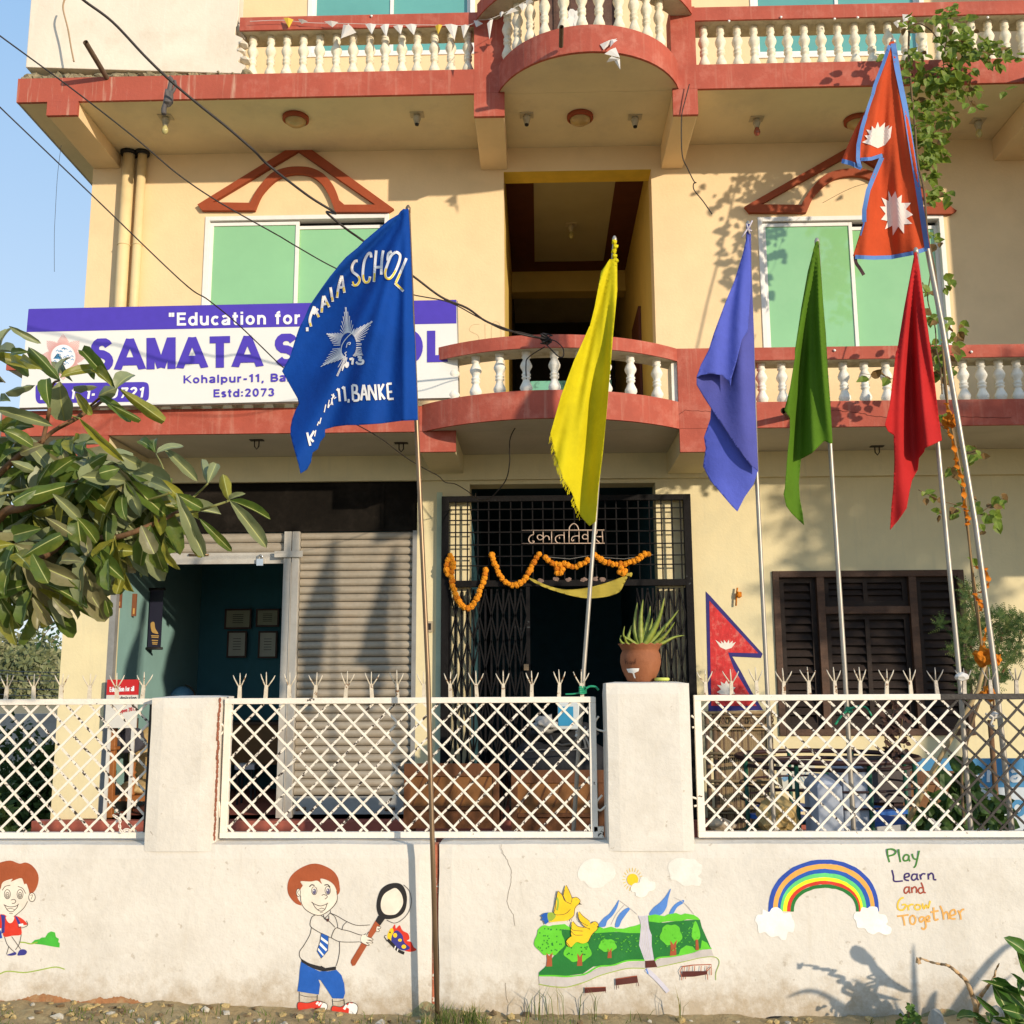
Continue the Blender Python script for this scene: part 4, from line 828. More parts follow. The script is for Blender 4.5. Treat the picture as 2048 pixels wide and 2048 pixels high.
# boy at the left edge
mural('painted_boy', 'painted boy with red hair and a red shirt', L1, [
 ('p', 'brown', [(-120, 420), (-60, 320), (0, 290), (80, 275), (150, 298), (200, 290), (250, 315), (290, 370), (298, 430), (275, 500), (235, 535), (222, 500), (205, 455), (185, 455), (165, 410), (80, 438), (95, 415), (20, 445), (0, 500), (-60, 560), (-120, 500)]),
 ('p', 'wall', [(0, 500), (25, 440), (95, 418), (85, 438), (162, 412), (188, 458), (205, 458), (222, 520), (215, 590), (190, 640), (120, 695), (70, 705), (0, 680), (-60, 600), (-50, 540)]),
 ('l', 'ink', [(213, 590), (185, 640), (130, 690), (110, 705)], 1.3), ('p', 'wall', ell(245, 560, 25, 34)), ('c', 'ink', ell(247, 558, 25, 34), 1.3), ('l', 'ink', [(235, 545), (252, 540), (240, 575)], 1),
 ('l', 'ink', [(18, 505), (40, 475), (80, 465)], 1.3), ('l', 'ink', [(138, 475), (175, 490), (198, 530)], 1.3), ('c', 'ink', ell(57, 535, 23, 36), 1.2), ('c', 'ink', ell(155, 535, 23, 36), 1.2), ('c', 'ink', ell(57, 542, 13, 22), 1.1), ('c', 'ink', ell(155, 542, 12, 22), 1.1), ('c', 'ink', ell(57, 545, 6, 11), 1), ('c', 'ink', ell(155, 545, 6, 11), 1),
 ('l', 'ink', [(85, 580), (110, 575), (122, 590), (110, 605), (92, 605)], 1.3), ('l', 'ink', [(28, 615), (70, 632), (120, 628), (145, 610)], 1.3), ('l', 'ink', [(35, 620), (60, 660), (95, 670), (130, 640), (138, 618)], 1.3), ('l', 'ink', [(50, 650), (85, 645), (115, 655)], 1), ('l', 'ink', [(70, 682), (100, 685)], 1),
 ('p', 'red', [(-70, 720), (10, 690), (50, 705), (70, 755), (110, 705), (150, 712), (190, 740), (210, 770), (165, 780), (165, 845), (100, 855), (30, 862), (15, 800), (-60, 800)]),
 ('p', 'wall', [(48, 708), (55, 740), (75, 758), (98, 748), (108, 710)]), ('q', 'navy', [(5, 690), (40, 700), (35, 830), (10, 840), (15, 760)]), ('q', 'navy', [(115, 702), (135, 712), (160, 762), (140, 770)]), ('q', 'dblue', [(-30, 815), (5, 815), (18, 875), (-30, 878)]),
 ('l', 'ink', [(205, 740), (213, 775), (170, 795), (140, 785), (150, 765)], 1.2), ('s', 'white', [(145, 775), (180, 770)], 5),
 ('l', 'ink', [(35, 865), (60, 930), (120, 990)], 1.2), ('l', 'ink', [(165, 845), (150, 915), (120, 965)], 1.2), ('l', 'ink', [(90, 862), (160, 960)], 1.2), ('l', 'ink', [(70, 935), (50, 1000)], 1.2),
 ('p', 'navy', [(52, 1005), (85, 992), (118, 982), (125, 1000), (90, 1010)]), ('p', 'navy', [(135, 1005), (155, 965), (190, 962), (208, 980), (195, 1002), (160, 1008)])])
mural('painted_bush', 'green painted bush and grass line', L1, [
 ('q', 'green', [(240, 915), (270, 888), (305, 882), (320, 870), (350, 868), (370, 835), (395, 822), (425, 830), (432, 865), (455, 880), (450, 905), (462, 912), (460, 947), (400, 938), (330, 925)]),
 ('l', 'olive', [(150, 905), (190, 908), (240, 918), (290, 905)], 2.4), ('l', 'olive', [(-40, 1165), (0, 1150), (60, 1130), (180, 1140), (270, 1128), (380, 1105), (440, 1098), (500, 1115)], 2.2)])
# rainbow
def band(a, b, cx=650, by=545, steps=26, colr=''):
    def pt(t, k):
        (x0, y0, x1, top) = k; ang = math.pi*t
        return (cx+(-(cx-x0) if ang < math.pi/2 else (x1-cx))*abs(math.cos(ang)), by+12-(by+12-top)*math.sin(ang)**.86+random.uniform(-2, 2))
    ou = [pt(i/steps, a) for i in range(steps+1)]; iu = [pt(i/steps, b) for i in range(steps+1)]; return ou+iu[::-1]
ks = [(285, 0, 998, 222), (315, 0, 972, 250), (345, 0, 945, 283), (363, 0, 918, 310), (380, 0, 895, 337), (405, 0, 880, 360), (428, 0, 870, 382), (450, 0, 852, 405)]
cloud1 = [(290, 560), (310, 535), (345, 530), (372, 550), (385, 570), (425, 565), (440, 600), (455, 635), (445, 690), (412, 690), (400, 735), (370, 738), (345, 715), (310, 722), (285, 710), (262, 690), (225, 695), (215, 640), (200, 615), (215, 580), (245, 575), (250, 545)]
cloud2 = [(875, 560), (890, 530), (925, 535), (940, 525), (985, 530), (998, 570), (1040, 580), (1055, 620), (1045, 640), (1078, 665), (1070, 700), (1030, 705), (995, 690), (960, 705), (925, 690), (905, 665), (860, 660), (850, 620), (833, 595), (845, 565)]
mural('painted_rainbow', 'rainbow between two white clouds', L4, [('q', c, band(ks[i], ks[i+1])) for i, c in enumerate(('dblue', 'orange', 'blue', 'mint', 'lyellow', 'red', 'dgreen'))]+[('p', 'white', cloud1), ('p', 'white', cloud2)])
# landscape
def tree_it(cx, cy, rx, ry, tx, ty, th, c='lgreen'):
    its = [('p', c, [(cx+rx*math.cos(t)*(1+.1*math.sin(5*t)), cy+ry*math.sin(t)*(1+.08*math.cos(6*t))) for t in [i*math.pi/8 for i in range(16)]]),
           ('q', 'brown', [(tx-22*th, ty-50*th), (tx-8*th, ty-35*th), (tx, ty-22*th), (tx+10*th, ty-38*th), (tx+25*th, ty-55*th), (tx+18*th, ty-20*th), (tx+20*th, ty+50*th), (tx-24*th, ty+52*th), (tx-18*th, ty)])]
    return its
tick = [('s', 'lgreen', [(x-6, y-7), (x, y), (x+6, y-8)], 1) for x, y in [(random.uniform(710, 1070), random.uniform(850, 990)) for _ in range(40)]+[(random.uniform(1190, 1540), random.uniform(760, 980)) for _ in range(34)]]
dots = [('s', 'dgreen', [(x, y), (x-2, y+10)], 2) for x, y in [(random.uniform(290, 480), random.uniform(795, 980)) for _ in range(34)]+[(random.uniform(520, 680), random.uniform(930, 1020)) for _ in range(14)]]
mural('painted_landscape', 'painted park with trees, two yellow birds, hills and benches', L3, [
 ('p', 'cloud', [(600, 385), (615, 330), (650, 285), (700, 262), (770, 262), (800, 285), (850, 290), (880, 320), (892, 385), (860, 430), (830, 445), (790, 480), (740, 488), (690, 480), (650, 435), (620, 430)]),
 ('p', 'cloud', [(1298, 330), (1310, 290), (1350, 262), (1400, 255), (1450, 262), (1500, 262), (1530, 290), (1562, 315), (1555, 370), (1530, 395), (1558, 420), (1540, 470), (1480, 465), (1430, 475), (1390, 450), (1360, 430), (1320, 420), (1312, 380)]),
 ]+[('s', 'yellow', [(1025+56*math.cos(t), 422+62*math.sin(t)), (1025+78*math.cos(t), 422+92*math.sin(t))], .9) for t in [k*math.pi/10 for k in range(20)]]+[
 ('p', 'yellow', ell(1025, 422, 44, 46, 16)), ('p', 'cloud', [(1012, 480), (1040, 450), (1075, 445), (1090, 405), (1130, 402), (1155, 435), (1195, 440), (1202, 480), (1185, 505), (1150, 515), (1130, 545), (1090, 560), (1050, 545), (1045, 520), (1018, 515)]),
 ('p', 'sky', [(760, 780), (800, 720), (845, 685), (885, 630), (920, 578), (905, 640), (870, 700), (830, 740), (812, 785)]), ('p', 'sky', [(890, 785), (905, 720), (940, 670), (985, 640), (1005, 648), (975, 690), (940, 740), (920, 785)]),
 ('p', 'sky', [(1155, 695), (1185, 640), (1235, 600), (1280, 550), (1320, 492), (1300, 570), (1285, 640), (1240, 695)]), ('p', 'sky', [(1308, 690), (1330, 640), (1370, 600), (1420, 580), (1415, 605), (1370, 635), (1335, 690)]),
 ('l', 'grey', [(925, 585), (1000, 640), (1060, 690)], 1), ('l', 'grey', [(1345, 560), (1420, 600), (1500, 690)], 1), ('l', 'grey', [(960, 620), (900, 690), (860, 770)], .8),
 ('q', 'dgreen', [(440, 800), (560, 815), (700, 810), (800, 825), (1085, 830), (1085, 930), (1110, 1000), (1118, 1045), (960, 1050), (870, 1080), (720, 1095), (640, 1150), (520, 1165), (300, 1160), (300, 1140), (345, 1100), (420, 1010), (400, 900)]),
 ('q', 'dgreen', [(1148, 740), (1260, 755), (1400, 738), (1545, 730), (1560, 790), (1600, 880), (1630, 950), (1520, 965), (1400, 1000), (1250, 1025), (1195, 1045), (1175, 960), (1165, 850)]),
 ('q', 'lgreen', [(1145, 700), (1200, 690), (1270, 705), (1300, 690), (1360, 680), (1400, 695), (1430, 683), (1500, 695), (1530, 715), (1548, 735), (1450, 728), (1400, 742), (1300, 745), (1230, 755), (1150, 745)]),
 ('q', 'lgreen', [(400, 775), (450, 770), (500, 765), (530, 785), (600, 800), (700, 800), (770, 785), (800, 800), (860, 785), (900, 800), (960, 800), (1010, 785), (1040, 780), (1085, 765), (1085, 835), (1000, 835), (900, 825), (750, 835), (600, 825), (500, 805), (440, 810)]),
 ('q', 'lgreen', [(1380, 1005), (1395, 960), (1440, 930), (1490, 940), (1510, 965), (1550, 960), (1560, 890), (1600, 910), (1628, 955), (1520, 970)]),
 ('l', 'lgreen', [(300, 1165), (420, 1165), (520, 1170), (650, 1155), (760, 1095), (870, 1085), (980, 1050), (1118, 1045)], 3), ('l', 'lgreen', [(1195, 1048), (1230, 1025), (1330, 1015), (1480, 985), (1550, 960), (1635, 955)], 3),
 ('q', 'grey', [(300, 1170), (420, 1172), (520, 1178), (650, 1162), (780, 1100), (900, 1085), (1000, 1060), (1120, 1052), (1120, 1105), (990, 1105), (860, 1135), (760, 1165), (660, 1210), (520, 1250), (400, 1245), (305, 1228)]),
 ('q', 'grey', [(1190, 1060), (1240, 1035), (1340, 1022), (1480, 995), (1560, 965), (1632, 958), (1655, 1018), (1560, 1022), (1440, 1050), (1300, 1075), (1215, 1100)]),
 ('l', 'olive', [(300, 1230), (400, 1248), (520, 1252), (660, 1212), (760, 1168), (860, 1138), (990, 1108), (1120, 1108)], 1.6), ('l', 'olive', [(1215, 1100), (1320, 1078), (1440, 1052), (1560, 1025), (1660, 1020), (1695, 1060), (1670, 1140), (1668, 1200)], 1.3),
 ('q', 'pale', [(1068, 700), (1100, 705), (1142, 698), (1148, 790), (1172, 850), (1172, 930), (1190, 1040), (1115, 1040), (1075, 930), (1085, 830), (1090, 760)]),
 ]+[('l', 'grey', [(1080+12*k, 710), (1092+10*k, 800), (1088+14*k, 900), (1118+11*k, 1030)], 1) for k in range(5)]+[
 ('q', 'dbrown', [(1122, 1050), (1195, 1045), (1215, 1098), (1125, 1105)]), ('l', 'pale', [(1130, 1115), (1180, 1160), (1240, 1220), (1300, 1290)], 9), ('l', 'sky', [(1130, 1112), (1145, 1150)], 2.5)]
 +tree_it(383, 890, 115, 118, 382, 1040, 1.05)+tree_it(600, 975, 105, 85, 617, 1040, .95)+tree_it(832, 932, 68, 50, 848, 990, .75)+tree_it(1322, 850, 84, 82, 1340, 950, 1.15)
 +[('p', 'lgreen', [(1510, 742), (1535, 790), (1548, 850), (1535, 885), (1495, 885), (1482, 850), (1490, 790)]), ('q', 'brown', [(1512, 885), (1530, 885), (1538, 965), (1512, 968)])]+dots+tick+[
 ('q', 'dbrown', [(655, 1258), (818, 1252), (820, 1285), (675, 1298), (655, 1300)]), ('s', 'dbrown', [(657, 1298), (657, 1318)], 1), ('s', 'dbrown', [(815, 1285), (818, 1298)], 1), ('s', 'brown', [(655, 1258), (818, 1252)], 1.4),
 ('q', 'dbrown', [(893, 1190), (1060, 1165), (1068, 1218), (895, 1240)]), ('s', 'brown', [(893, 1190), (1060, 1165)], 1.5), ('s', 'dbrown', [(898, 1240), (900, 1272)], 1.2), ('s', 'dbrown', [(1068, 1218), (1071, 1245)], 1.2), ('s', 'dbrown', [(915, 1240), (916, 1262)], 1),
 ('q', 'dbrown', [(1410, 1130), (1605, 1128), (1600, 1155), (1500, 1172), (1405, 1175)]), ('s', 'brown', [(1410, 1095), (1500, 1082), (1632, 1078), (1632, 1160)], 2), ('s', 'brown', [(1410, 1095), (1390, 1130), (1405, 1170), (1405, 1200)], 1.6), ('s', 'brown', [(1600, 1130), (1632, 1095)], 1.5)]+[('s', 'brown', [(x, 1090), (x-3, 1128)], 1.5) for x in (1425, 1462, 1505, 1555, 1600)]+[('s', 'brown', [(1602, 1150), (1605, 1195)], 1.4), ('s', 'brown', [(1432, 1172), (1434, 1192)], 1.2),
 # birds
 ('p', 'yellow', [(345, 700), (420, 690), (500, 690), (545, 650), (550, 600), (560, 565), (590, 558), (618, 580), (615, 605), (585, 640), (570, 700), (530, 735), (450, 745), (380, 748)]), ('q', 'black', [(610, 598), (634, 616), (608, 612)]),
 ('p', 'yellow', [(420, 690), (425, 620), (440, 560), (447, 508), (480, 540), (500, 580), (545, 610), (550, 650), (500, 690)]), ('p', 'yellow', [(490, 540), (498, 500), (512, 465), (535, 510), (555, 560), (552, 605), (520, 600)]),
 ('q', 'blue', [(345, 680), (372, 675), (385, 700), (375, 750), (350, 770), (338, 740), (320, 735), (330, 715), (315, 700)]), ('p', 'olive', [(370, 680), (420, 680), (430, 710), (400, 740), (372, 735)]), ('l', 'olive', [(440, 560), (450, 600), (440, 660)], 4),
 ]+[('l', 'ink', pts, 1) for pts in ([(447, 508), (480, 540), (500, 585), (550, 610)], [(512, 465), (535, 510), (556, 565), (550, 600)], [(498, 500), (490, 540)], [(560, 565), (590, 558), (618, 580), (613, 606), (580, 640), (570, 700), (530, 735)], [(447, 508), (432, 580), (428, 640), (420, 690), (500, 688), (545, 650)], [(585, 578), (592, 580)], [(535, 735), (538, 745)], [(548, 728), (555, 740)])]+[
 ('p', 'yellow', [(512, 905), (555, 860), (640, 850), (690, 810), (705, 760), (735, 745), (760, 770), (755, 800), (715, 840), (685, 895), (640, 915), (590, 905), (545, 945)]), ('q', 'black', [(750, 778), (772, 790), (752, 794)]),
 ('p', 'yellow', [(550, 820), (552, 770), (565, 745), (600, 780), (645, 790), (690, 810), (640, 850), (560, 860)]), ('p', 'yellow', [(605, 705), (612, 668), (640, 700), (690, 745), (700, 775), (690, 800), (640, 770)]),
 ]+[('l', 'ink', pts, 1) for pts in ([(612, 668), (640, 702), (695, 745)], [(605, 690), (615, 740), (680, 780)], [(565, 745), (600, 782), (650, 792)], [(552, 770), (560, 810), (640, 820)], [(550, 820), (580, 850), (640, 850)], [(705, 760), (735, 745), (760, 768), (752, 805), (712, 845), (685, 895)], [(725, 765), (730, 768)], [(512, 905), (545, 945)])])
# lettering by brush: traced letters (view L4)
def brush(name, label, colr, strokes, w):
    mural(name, label, L4, [(('l' if len(s) > 2 else 's'), colr, s, w) for s in strokes])
brush('painted_word', 'green hand painted word Play', 'handgr', [[(1052, 158), (1055, 200), (1066, 240)], [(1050, 158), (1085, 155), (1108, 170), (1095, 190), (1060, 200)], [(1125, 155), (1130, 200), (1137, 240)], [(1190, 195), (1170, 192), (1155, 212), (1162, 230), (1185, 225), (1192, 200)], [(1192, 195), (1192, 222), (1200, 234)], [(1212, 185), (1222, 215), (1245, 222)], [(1258, 165), (1245, 220), (1235, 260), (1222, 275)]], 3.3)
brush('painted_word', 'violet hand painted word Learn', 'handvi', [[(1082, 290), (1092, 330), (1098, 362), (1152, 360)], [(1165, 338), (1192, 330), (1188, 312), (1165, 320), (1165, 350), (1192, 358)], [(1242, 318), (1218, 318), (1208, 342), (1222, 356), (1242, 342)], [(1244, 312), (1244, 342), (1254, 355)], [(1262, 318), (1270, 352)], [(1268, 328), (1280, 314), (1298, 316)], [(1315, 312), (1318, 352)], [(1318, 325), (1335, 310), (1348, 322), (1352, 350), (1368, 352)]], 3.2)
brush('painted_word', 'dark red hand painted word and', 'handrd', [[(1192, 400), (1170, 402), (1160, 425), (1172, 440), (1192, 420)], [(1193, 395), (1193, 425), (1200, 440)], [(1208, 400), (1212, 438)], [(1212, 412), (1228, 398), (1240, 410), (1240, 438)], [(1285, 405), (1262, 405), (1252, 425), (1265, 440), (1288, 428)], [(1270, 370), (1282, 400), (1288, 432), (1300, 436)]], 3)
brush('painted_word', 'yellow hand painted word Grow', 'handye', [[(1158, 468), (1138, 475), (1120, 505), (1122, 540), (1150, 548), (1170, 528), (1168, 512), (1145, 515)], [(1185, 515), (1190, 550)], [(1188, 525), (1205, 512), (1222, 514)], [(1240, 512), (1228, 530), (1240, 545), (1262, 540), (1265, 520), (1240, 512)], [(1278, 505), (1288, 540), (1302, 515), (1315, 535), (1328, 488)]], 3.6)
brush('painted_word', 'orange hand painted word Together', 'handor', [[(1115, 588), (1150, 584), (1190, 578)], [(1150, 586), (1158, 615), (1164, 648)], [(1212, 582), (1198, 600), (1202, 632), (1222, 638), (1235, 612), (1225, 588), (1212, 582)], [(1290, 595), (1270, 592), (1258, 610), (1270, 625), (1290, 605)], [(1290, 592), (1298, 630), (1300, 658), (1285, 672), (1272, 660)], [(1305, 612), (1325, 600), (1318, 585), (1302, 598), (1308, 620), (1330, 618)], [(1350, 530), (1352, 580), (1360, 612), (1382, 605)], [(1330, 562), (1382, 552)], [(1392, 520), (1408, 560), (1416, 610)], [(1412, 580), (1430, 560), (1442, 570), (1448, 608)], [(1462, 585), (1492, 572), (1482, 545), (1458, 562), (1462, 600), (1492, 604)], [(1508, 550), (1522, 580), (1526, 610)], [(1520, 565), (1535, 545), (1548, 545)]], 3.6)
# lower stains and cracks of the wall
crk = MB()
for st in ([L3(5, 150), L3(20, 210), L3(55, 270), L3(88, 350), L3(85, 440), L3(50, 590), L3(80, 660), L3(100, 690), L3(120, 800)], [L3(40, 1220), L3(45, 1310), L3(70, 1390)], [L1(1160, 50), L1(1200, 110), L1(1250, 95)], [L1(1380, 90), L1(1440, 135), L1(1530, 130)]):
    pts = []
    for a, b in zip(st, st[1:]):
        for k in range(5): t = k/5; pts.append((a[0]+(b[0]-a[0])*t+random.uniform(-1, 1), a[1]+(b[1]-a[1])*t))
    ribbon(crk, pts, .8, YW, .0015)
wp(crk, 'wall_crack', flat('crack_dark', (.22, .17, .12)))
# ================================================================== SIGNBOARD
YS = YB-.12
SG = thing('school_signboard', 'long white and violet school signboard hung on the first floor balcony', 'signboard', (0, YS, 0))
TL, TR, BL, BR = (57, 618), (912.5, 599.5), (38.5, 815.5), (916.7, 795)
def q2(u, v): return (TL[0]*(1-u)*(1-v)+TR[0]*u*(1-v)+BL[0]*(1-u)*v+BR[0]*u*v, TL[1]*(1-u)*(1-v)+TR[1]*u*(1-v)+BL[1]*(1-u)*v+BR[1]*u*v)
swh = mat('sign_white_flex', (.74, .73, .68), .45, .03, 2, coat=.1); svi = flat('sign_violet', (.075, .045, .42), .45, .05); spk = flat('sign_pink', (.75, .26, .24), .5); sbl = flat('sign_blue', (.08, .30, .55), .5, .3)
def spt(px, py, off=0): return P(px, py, YS-off)
mb = MB(); f_ = [spt(*q2(0, 1)), spt(*q2(1, 1)), spt(*q2(1, 0)), spt(*q2(0, 0))]; mb.hull([p+Vector((0, .05, 0)) for p in f_][::-1], f_[::-1]); bp(mb, 'board', swh, SG)
mb = MB()
for a, b in ((0, 1), (1, 2), (2, 3), (3, 0)): mb.tube([f_[a]+Vector((0, .03, 0)), f_[b]+Vector((0, .03, 0))], .012, 6)
bp(mb, 'board_edge', steel, SG)
mb = MB(); sheet(mb, [q2(0, 0), q2(1, 0), (912.9, 646.8), (53, 664)], YS, 60, .002); bp(mb, 'violet_strip', svi, SG)
mb = MB(); V = view(0, 600, 700)
rr = [(82, 776), (72, 790), (74, 800), (88, 807), (100, 807)]
sheet(mb, cr([V4(245, 1075), V4(205, 1110), V4(200, 1180), V4(205, 1280), V4(240, 1330), V4(300, 1332)], 4)+cr([V4(1590, 1308), V4(1640, 1290), V4(1660, 1240), V4(1660, 1120), V4(1640, 1070), V4(1590, 1055)], 4), YS, 60, .002); bp(mb, 'phone_panel', svi, SG)
def arcp(cx, cy, rx, ry, a0, a1, n=10): return [(cx+rx*math.cos(math.radians(a0+(a1-a0)*i/n)), cy+ry*math.sin(math.radians(a0+(a1-a0)*i/n))) for i in range(n+1)]
X_ = .73
GL = {'A': (.78, [[(.0, -.02), (.39, 1.02)], [(.39, 1.02), (.78, -.02)], [(.16, .27), (.62, .27)]]), 'B': (.66, [[(.1, 0), (.1, 1)], [(.1, .91), (.36, .91)]+arcp(.36, .71, .2, .2, 90, -90)+[(.1, .51)], [(.1, .51), (.38, .51)]+arcp(.38, .3, .22, .21, 90, -90)+[(.1, .09)]]),
 'C': (.72, [arcp(.40, .5, .30, .42, 48, 312, 16)]), 'E': (.60, [[(.1, 0), (.1, 1)], [(.1, .91), (.58, .91)], [(.1, .52), (.54, .52)], [(.1, .09), (.6, .09)]]), 'H': (.70, [[(.1, 0), (.1, 1)], [(.60, 0), (.60, 1)], [(.1, .5), (.6, .5)]]),
 'K': (.70, [[(.1, 0), (.1, 1)], [(.1, .38), (.66, 1.06)], [(.26, .56), (.70, -.06)]]), 'L': (.58, [[(.1, 0), (.1, 1)], [(.1, .09), (.58, .09)]]), 'M': (.86, [[(.1, 0), (.1, 1)], [(.76, 0), (.76, 1)], [(.12, 1.05), (.43, .05)], [(.74, 1.05), (.43, .05)]]),
 'N': (.70, [[(.1, 0), (.1, 1)], [(.60, 0), (.60, 1)], [(.1, 1.0), (.60, 0)]]), 'O': (.78, [arcp(.39, .5, .29, .42, 0, 360, 22)]), 'S': (.66, [arcp(.33, .71, .22, .21, 20, 260, 10)[:-1]+[(.36, .515)]+arcp(.33, .29, .23, .21, 70, -160, 10)]), 'T': (.64, [[(0, .91), (.64, .91)], [(.32, 0), (.32, 1)]]),
 'a': (.56, [arcp(.26, .56, .2, .13, 160, 20, 6)+[(.46, .5), (.46, .0)], arcp(.24, .2, .17, .14, 70, 360, 10)+[(.44, .38), (.3, .40)]]), 'b': (.6, [[(.09, 0), (.09, 1)], arcp(.31, .35, .21, .28, 0, 360, 14)]), 'c': (.54, [arcp(.29, .35, .21, .28, 45, 315, 12)]),
 'd': (.6, [[(.51, 0), (.51, 1)], arcp(.29, .35, .21, .28, 0, 360, 14)]), 'e': (.56, [[(.1, .34), (.48, .34)], arcp(.29, .35, .20, .28, 0, 305, 14)]), 'f': (.36, [[(.16, 0), (.16, .8)]+arcp(.32, .8, .16, .13, 180, 90, 4), [(.0, .66), (.34, .66)]]),
 'h': (.58, [[(.09, 0), (.09, 1)], arcp(.29, .42, .19, .22, 180, 0, 8)+[(.48, 0)]]), 'i': (.2, [[(.1, 0), (.1, .73)], [(.1, .84), (.1, 1)]]), 'k': (.56, [[(.09, 0), (.09, 1)], [(.09, .26), (.5, .78)], [(.24, .42), (.54, -.05)]]), 'l': (.2, [[(.1, 0), (.1, 1)]]),
 'n': (.58, [[(.09, 0), (.09, .73)], arcp(.29, .42, .19, .22, 180, 0, 8)+[(.48, 0)]]), 'o': (.6, [arcp(.3, .35, .21, .28, 0, 360, 18)]), 'p': (.6, [[(.09, -.24), (.09, .73)], arcp(.31, .35, .21, .28, 0, 360, 14)]), 'r': (.4, [[(.09, 0), (.09, .73)], [(.09, .4)]+arcp(.33, .42, .24, .22, 170, 85, 4)]),
 's': (.5, [arcp(.25, .51, .16, .13, 20, 260, 8)[:-1]+[(.27, .375)]+arcp(.25, .2, .17, .13, 70, -160, 8)]), 't': (.36, [[(.16, .95), (.16, .18)]+arcp(.30, .18, .14, .12, 180, 270, 4), [(0, .66), (.34, .66)]]), 'u': (.58, [[(.09, .73), (.09, .28)]+arcp(.28, .28, .19, .21, 180, 360, 8), [(.49, 0), (.49, .73)]]),
 'm': (.86, [[(.09, 0), (.09, .73)], arcp(.27, .42, .17, .22, 180, 0, 8)+[(.44, 0)], arcp(.61, .42, .17, .22, 180, 0, 8)+[(.78, 0)]]), '0': (.62, [arcp(.31, .5, .21, .42, 0, 360, 20)]), '1': (.42, [[(.28, 0), (.28, 1)], [(.06, .74), (.28, .86)]]),
 '2': (.60, [arcp(.3, .71, .2, .21, 170, -30, 9)+[(.12, .09)], [(.08, .09), (.56, .09)]]), '3': (.60, [arcp(.28, .72, .2, .19, 155, -80, 9), arcp(.28, .29, .22, .21, 80, -160, 9)]), '7': (.58, [[(.05, .91), (.56, .91)], [(.54, .95), (.2, -.05)]]), '9': (.62, [arcp(.30, .68, .2, .24, 0, 360, 16), [(.5, .68)]+arcp(.28, .34, .22, .26, 20, -120, 6)]),
 '-': (.36, [[(.03, .38), (.32, .38)]]), ',': (.24, [[(.12, .14), (.12, .02), (.06, -.16)]]), ':': (.22, [[(.11, .05), (.11, .22)], [(.11, .5), (.11, .67)]]), '"': (.36, [[(.08, .68), (.08, 1)], [(.26, .68), (.26, 1)]]), ' ': (.3, [])}
def stroke_text(mb, s, x0, y0, x1, y1, h, Yf, off, t, slant=0., gap=.1):
    tot = sum(GL[c][0]+gap for c in s)-gap; u = 0; sx = math.hypot(x1-x0, y1-y0)/tot
    for c in s:
        w_, sts = GL[c]; off += .00008; lo, hi = (0, 1) if c not in ',p' else (-.26, 1)
        for st in sts:
            off += .00008; n = len(st); pts = [Vector((p[0]*sx, p[1]*h)) for p in st]; closed = (pts[0]-pts[-1]).length < .01*h and n > 4; vs = []
            if closed: pts = pts[:-1]; n -= 1
            for i, p in enumerate(pts):
                a_ = pts[(i-1) % n] if closed else pts[max(0, i-1)]; b_ = pts[(i+1) % n] if closed else pts[min(n-1, i+1)]
                d = (b_-a_).normalized(); nn = Vector((-d.y, d.x))
                for q in (p+nn*t*h/2, p-nn*t*h/2):
                    yy = min(hi*h+(.02*h if n > 4 else 0), max(lo*h-(.02*h if n > 4 else 0), q.y)); px = x0+(u*sx+q.x)*(x1-x0)/math.hypot(x1-x0, y1-y0)+slant*yy; py = y0+(u*sx+q.x)/(tot*sx)*(y1-y0)-yy
                    vs.append(P(px, py, (Yf(px, py) if callable(Yf) else Yf)-off))
            mb.add(vs, [(2*i, 2*i+1, 2*((i+1) % n)+1, 2*((i+1) % n)) for i in range(n if closed else n-1)])
        u += w_+gap
def txt(s, x0, y0, x1, y1, h, m, bold, name='lettering', off=.004, sl=0., spc=1.0):
    mb = MB(); t = {.06: .26, .035: .2, .03: .215}.get(bold, .2); stroke_text(mb, s, x0, y0, x1, y1, h, YS, off, t, sl, .16 if t > .22 else .13); o = bp(mb, name, m, SG); o['kind'] = 'stuff'
swt = flat('sign_lettering_white', (.82, .80, .80), .45)
a, b = D(932, 142), D(1660, 132); txt('"Education for', a[0], a[1], a[0]+(b[0]-a[0]), b[1], 26, swt, .035)
a = D(1740, 131); txt('All"', a[0], a[1], a[0]+60, a[1]-1, 26, swt, .035)
a, b = D(505, 385), D(1435, 368); txt('SAMATA', a[0], a[1]+2, b[0], b[1], 63, svi, .06, spc=1.04)
a, b = D(1518, 367), D(1518, 367); txt('SCHOOL', a[0], a[1]-1, 895.5, 723.5, 63, svi, .06, spc=1.04)
a, b = D(1012, 460), D(1590, 448); txt('Kohalpur-11, Ban', a[0], a[1], a[0]+(b[0]-a[0])+12, b[1], 16, svi, .03); txt('ke', 592, 762, 614, 762, 16, svi, .03)
a, b = D(1178, 537), D(1515, 530); txt('Estd:2073', a[0], a[1], b[0], b[1], 16, svi, .03)
a = V4(265, 1285); txt('N', a[0], a[1], a[0]+13, a[1], 21, swt, .03)
a = V4(650, 1275); txt('1', a[0], a[1], a[0]+7, a[1], 21, swt, .03, sl=.15)
a, b = V4(790, 1275), V4(960, 1268); txt('1-', a[0]+8, a[1], b[0], b[1], 21, swt, .03, sl=.15)
a, b = V4(1270, 1265), V4(1590, 1255); txt('9721', a[0]-18, a[1], b[0], b[1], 21, swt, .03, sl=.15)
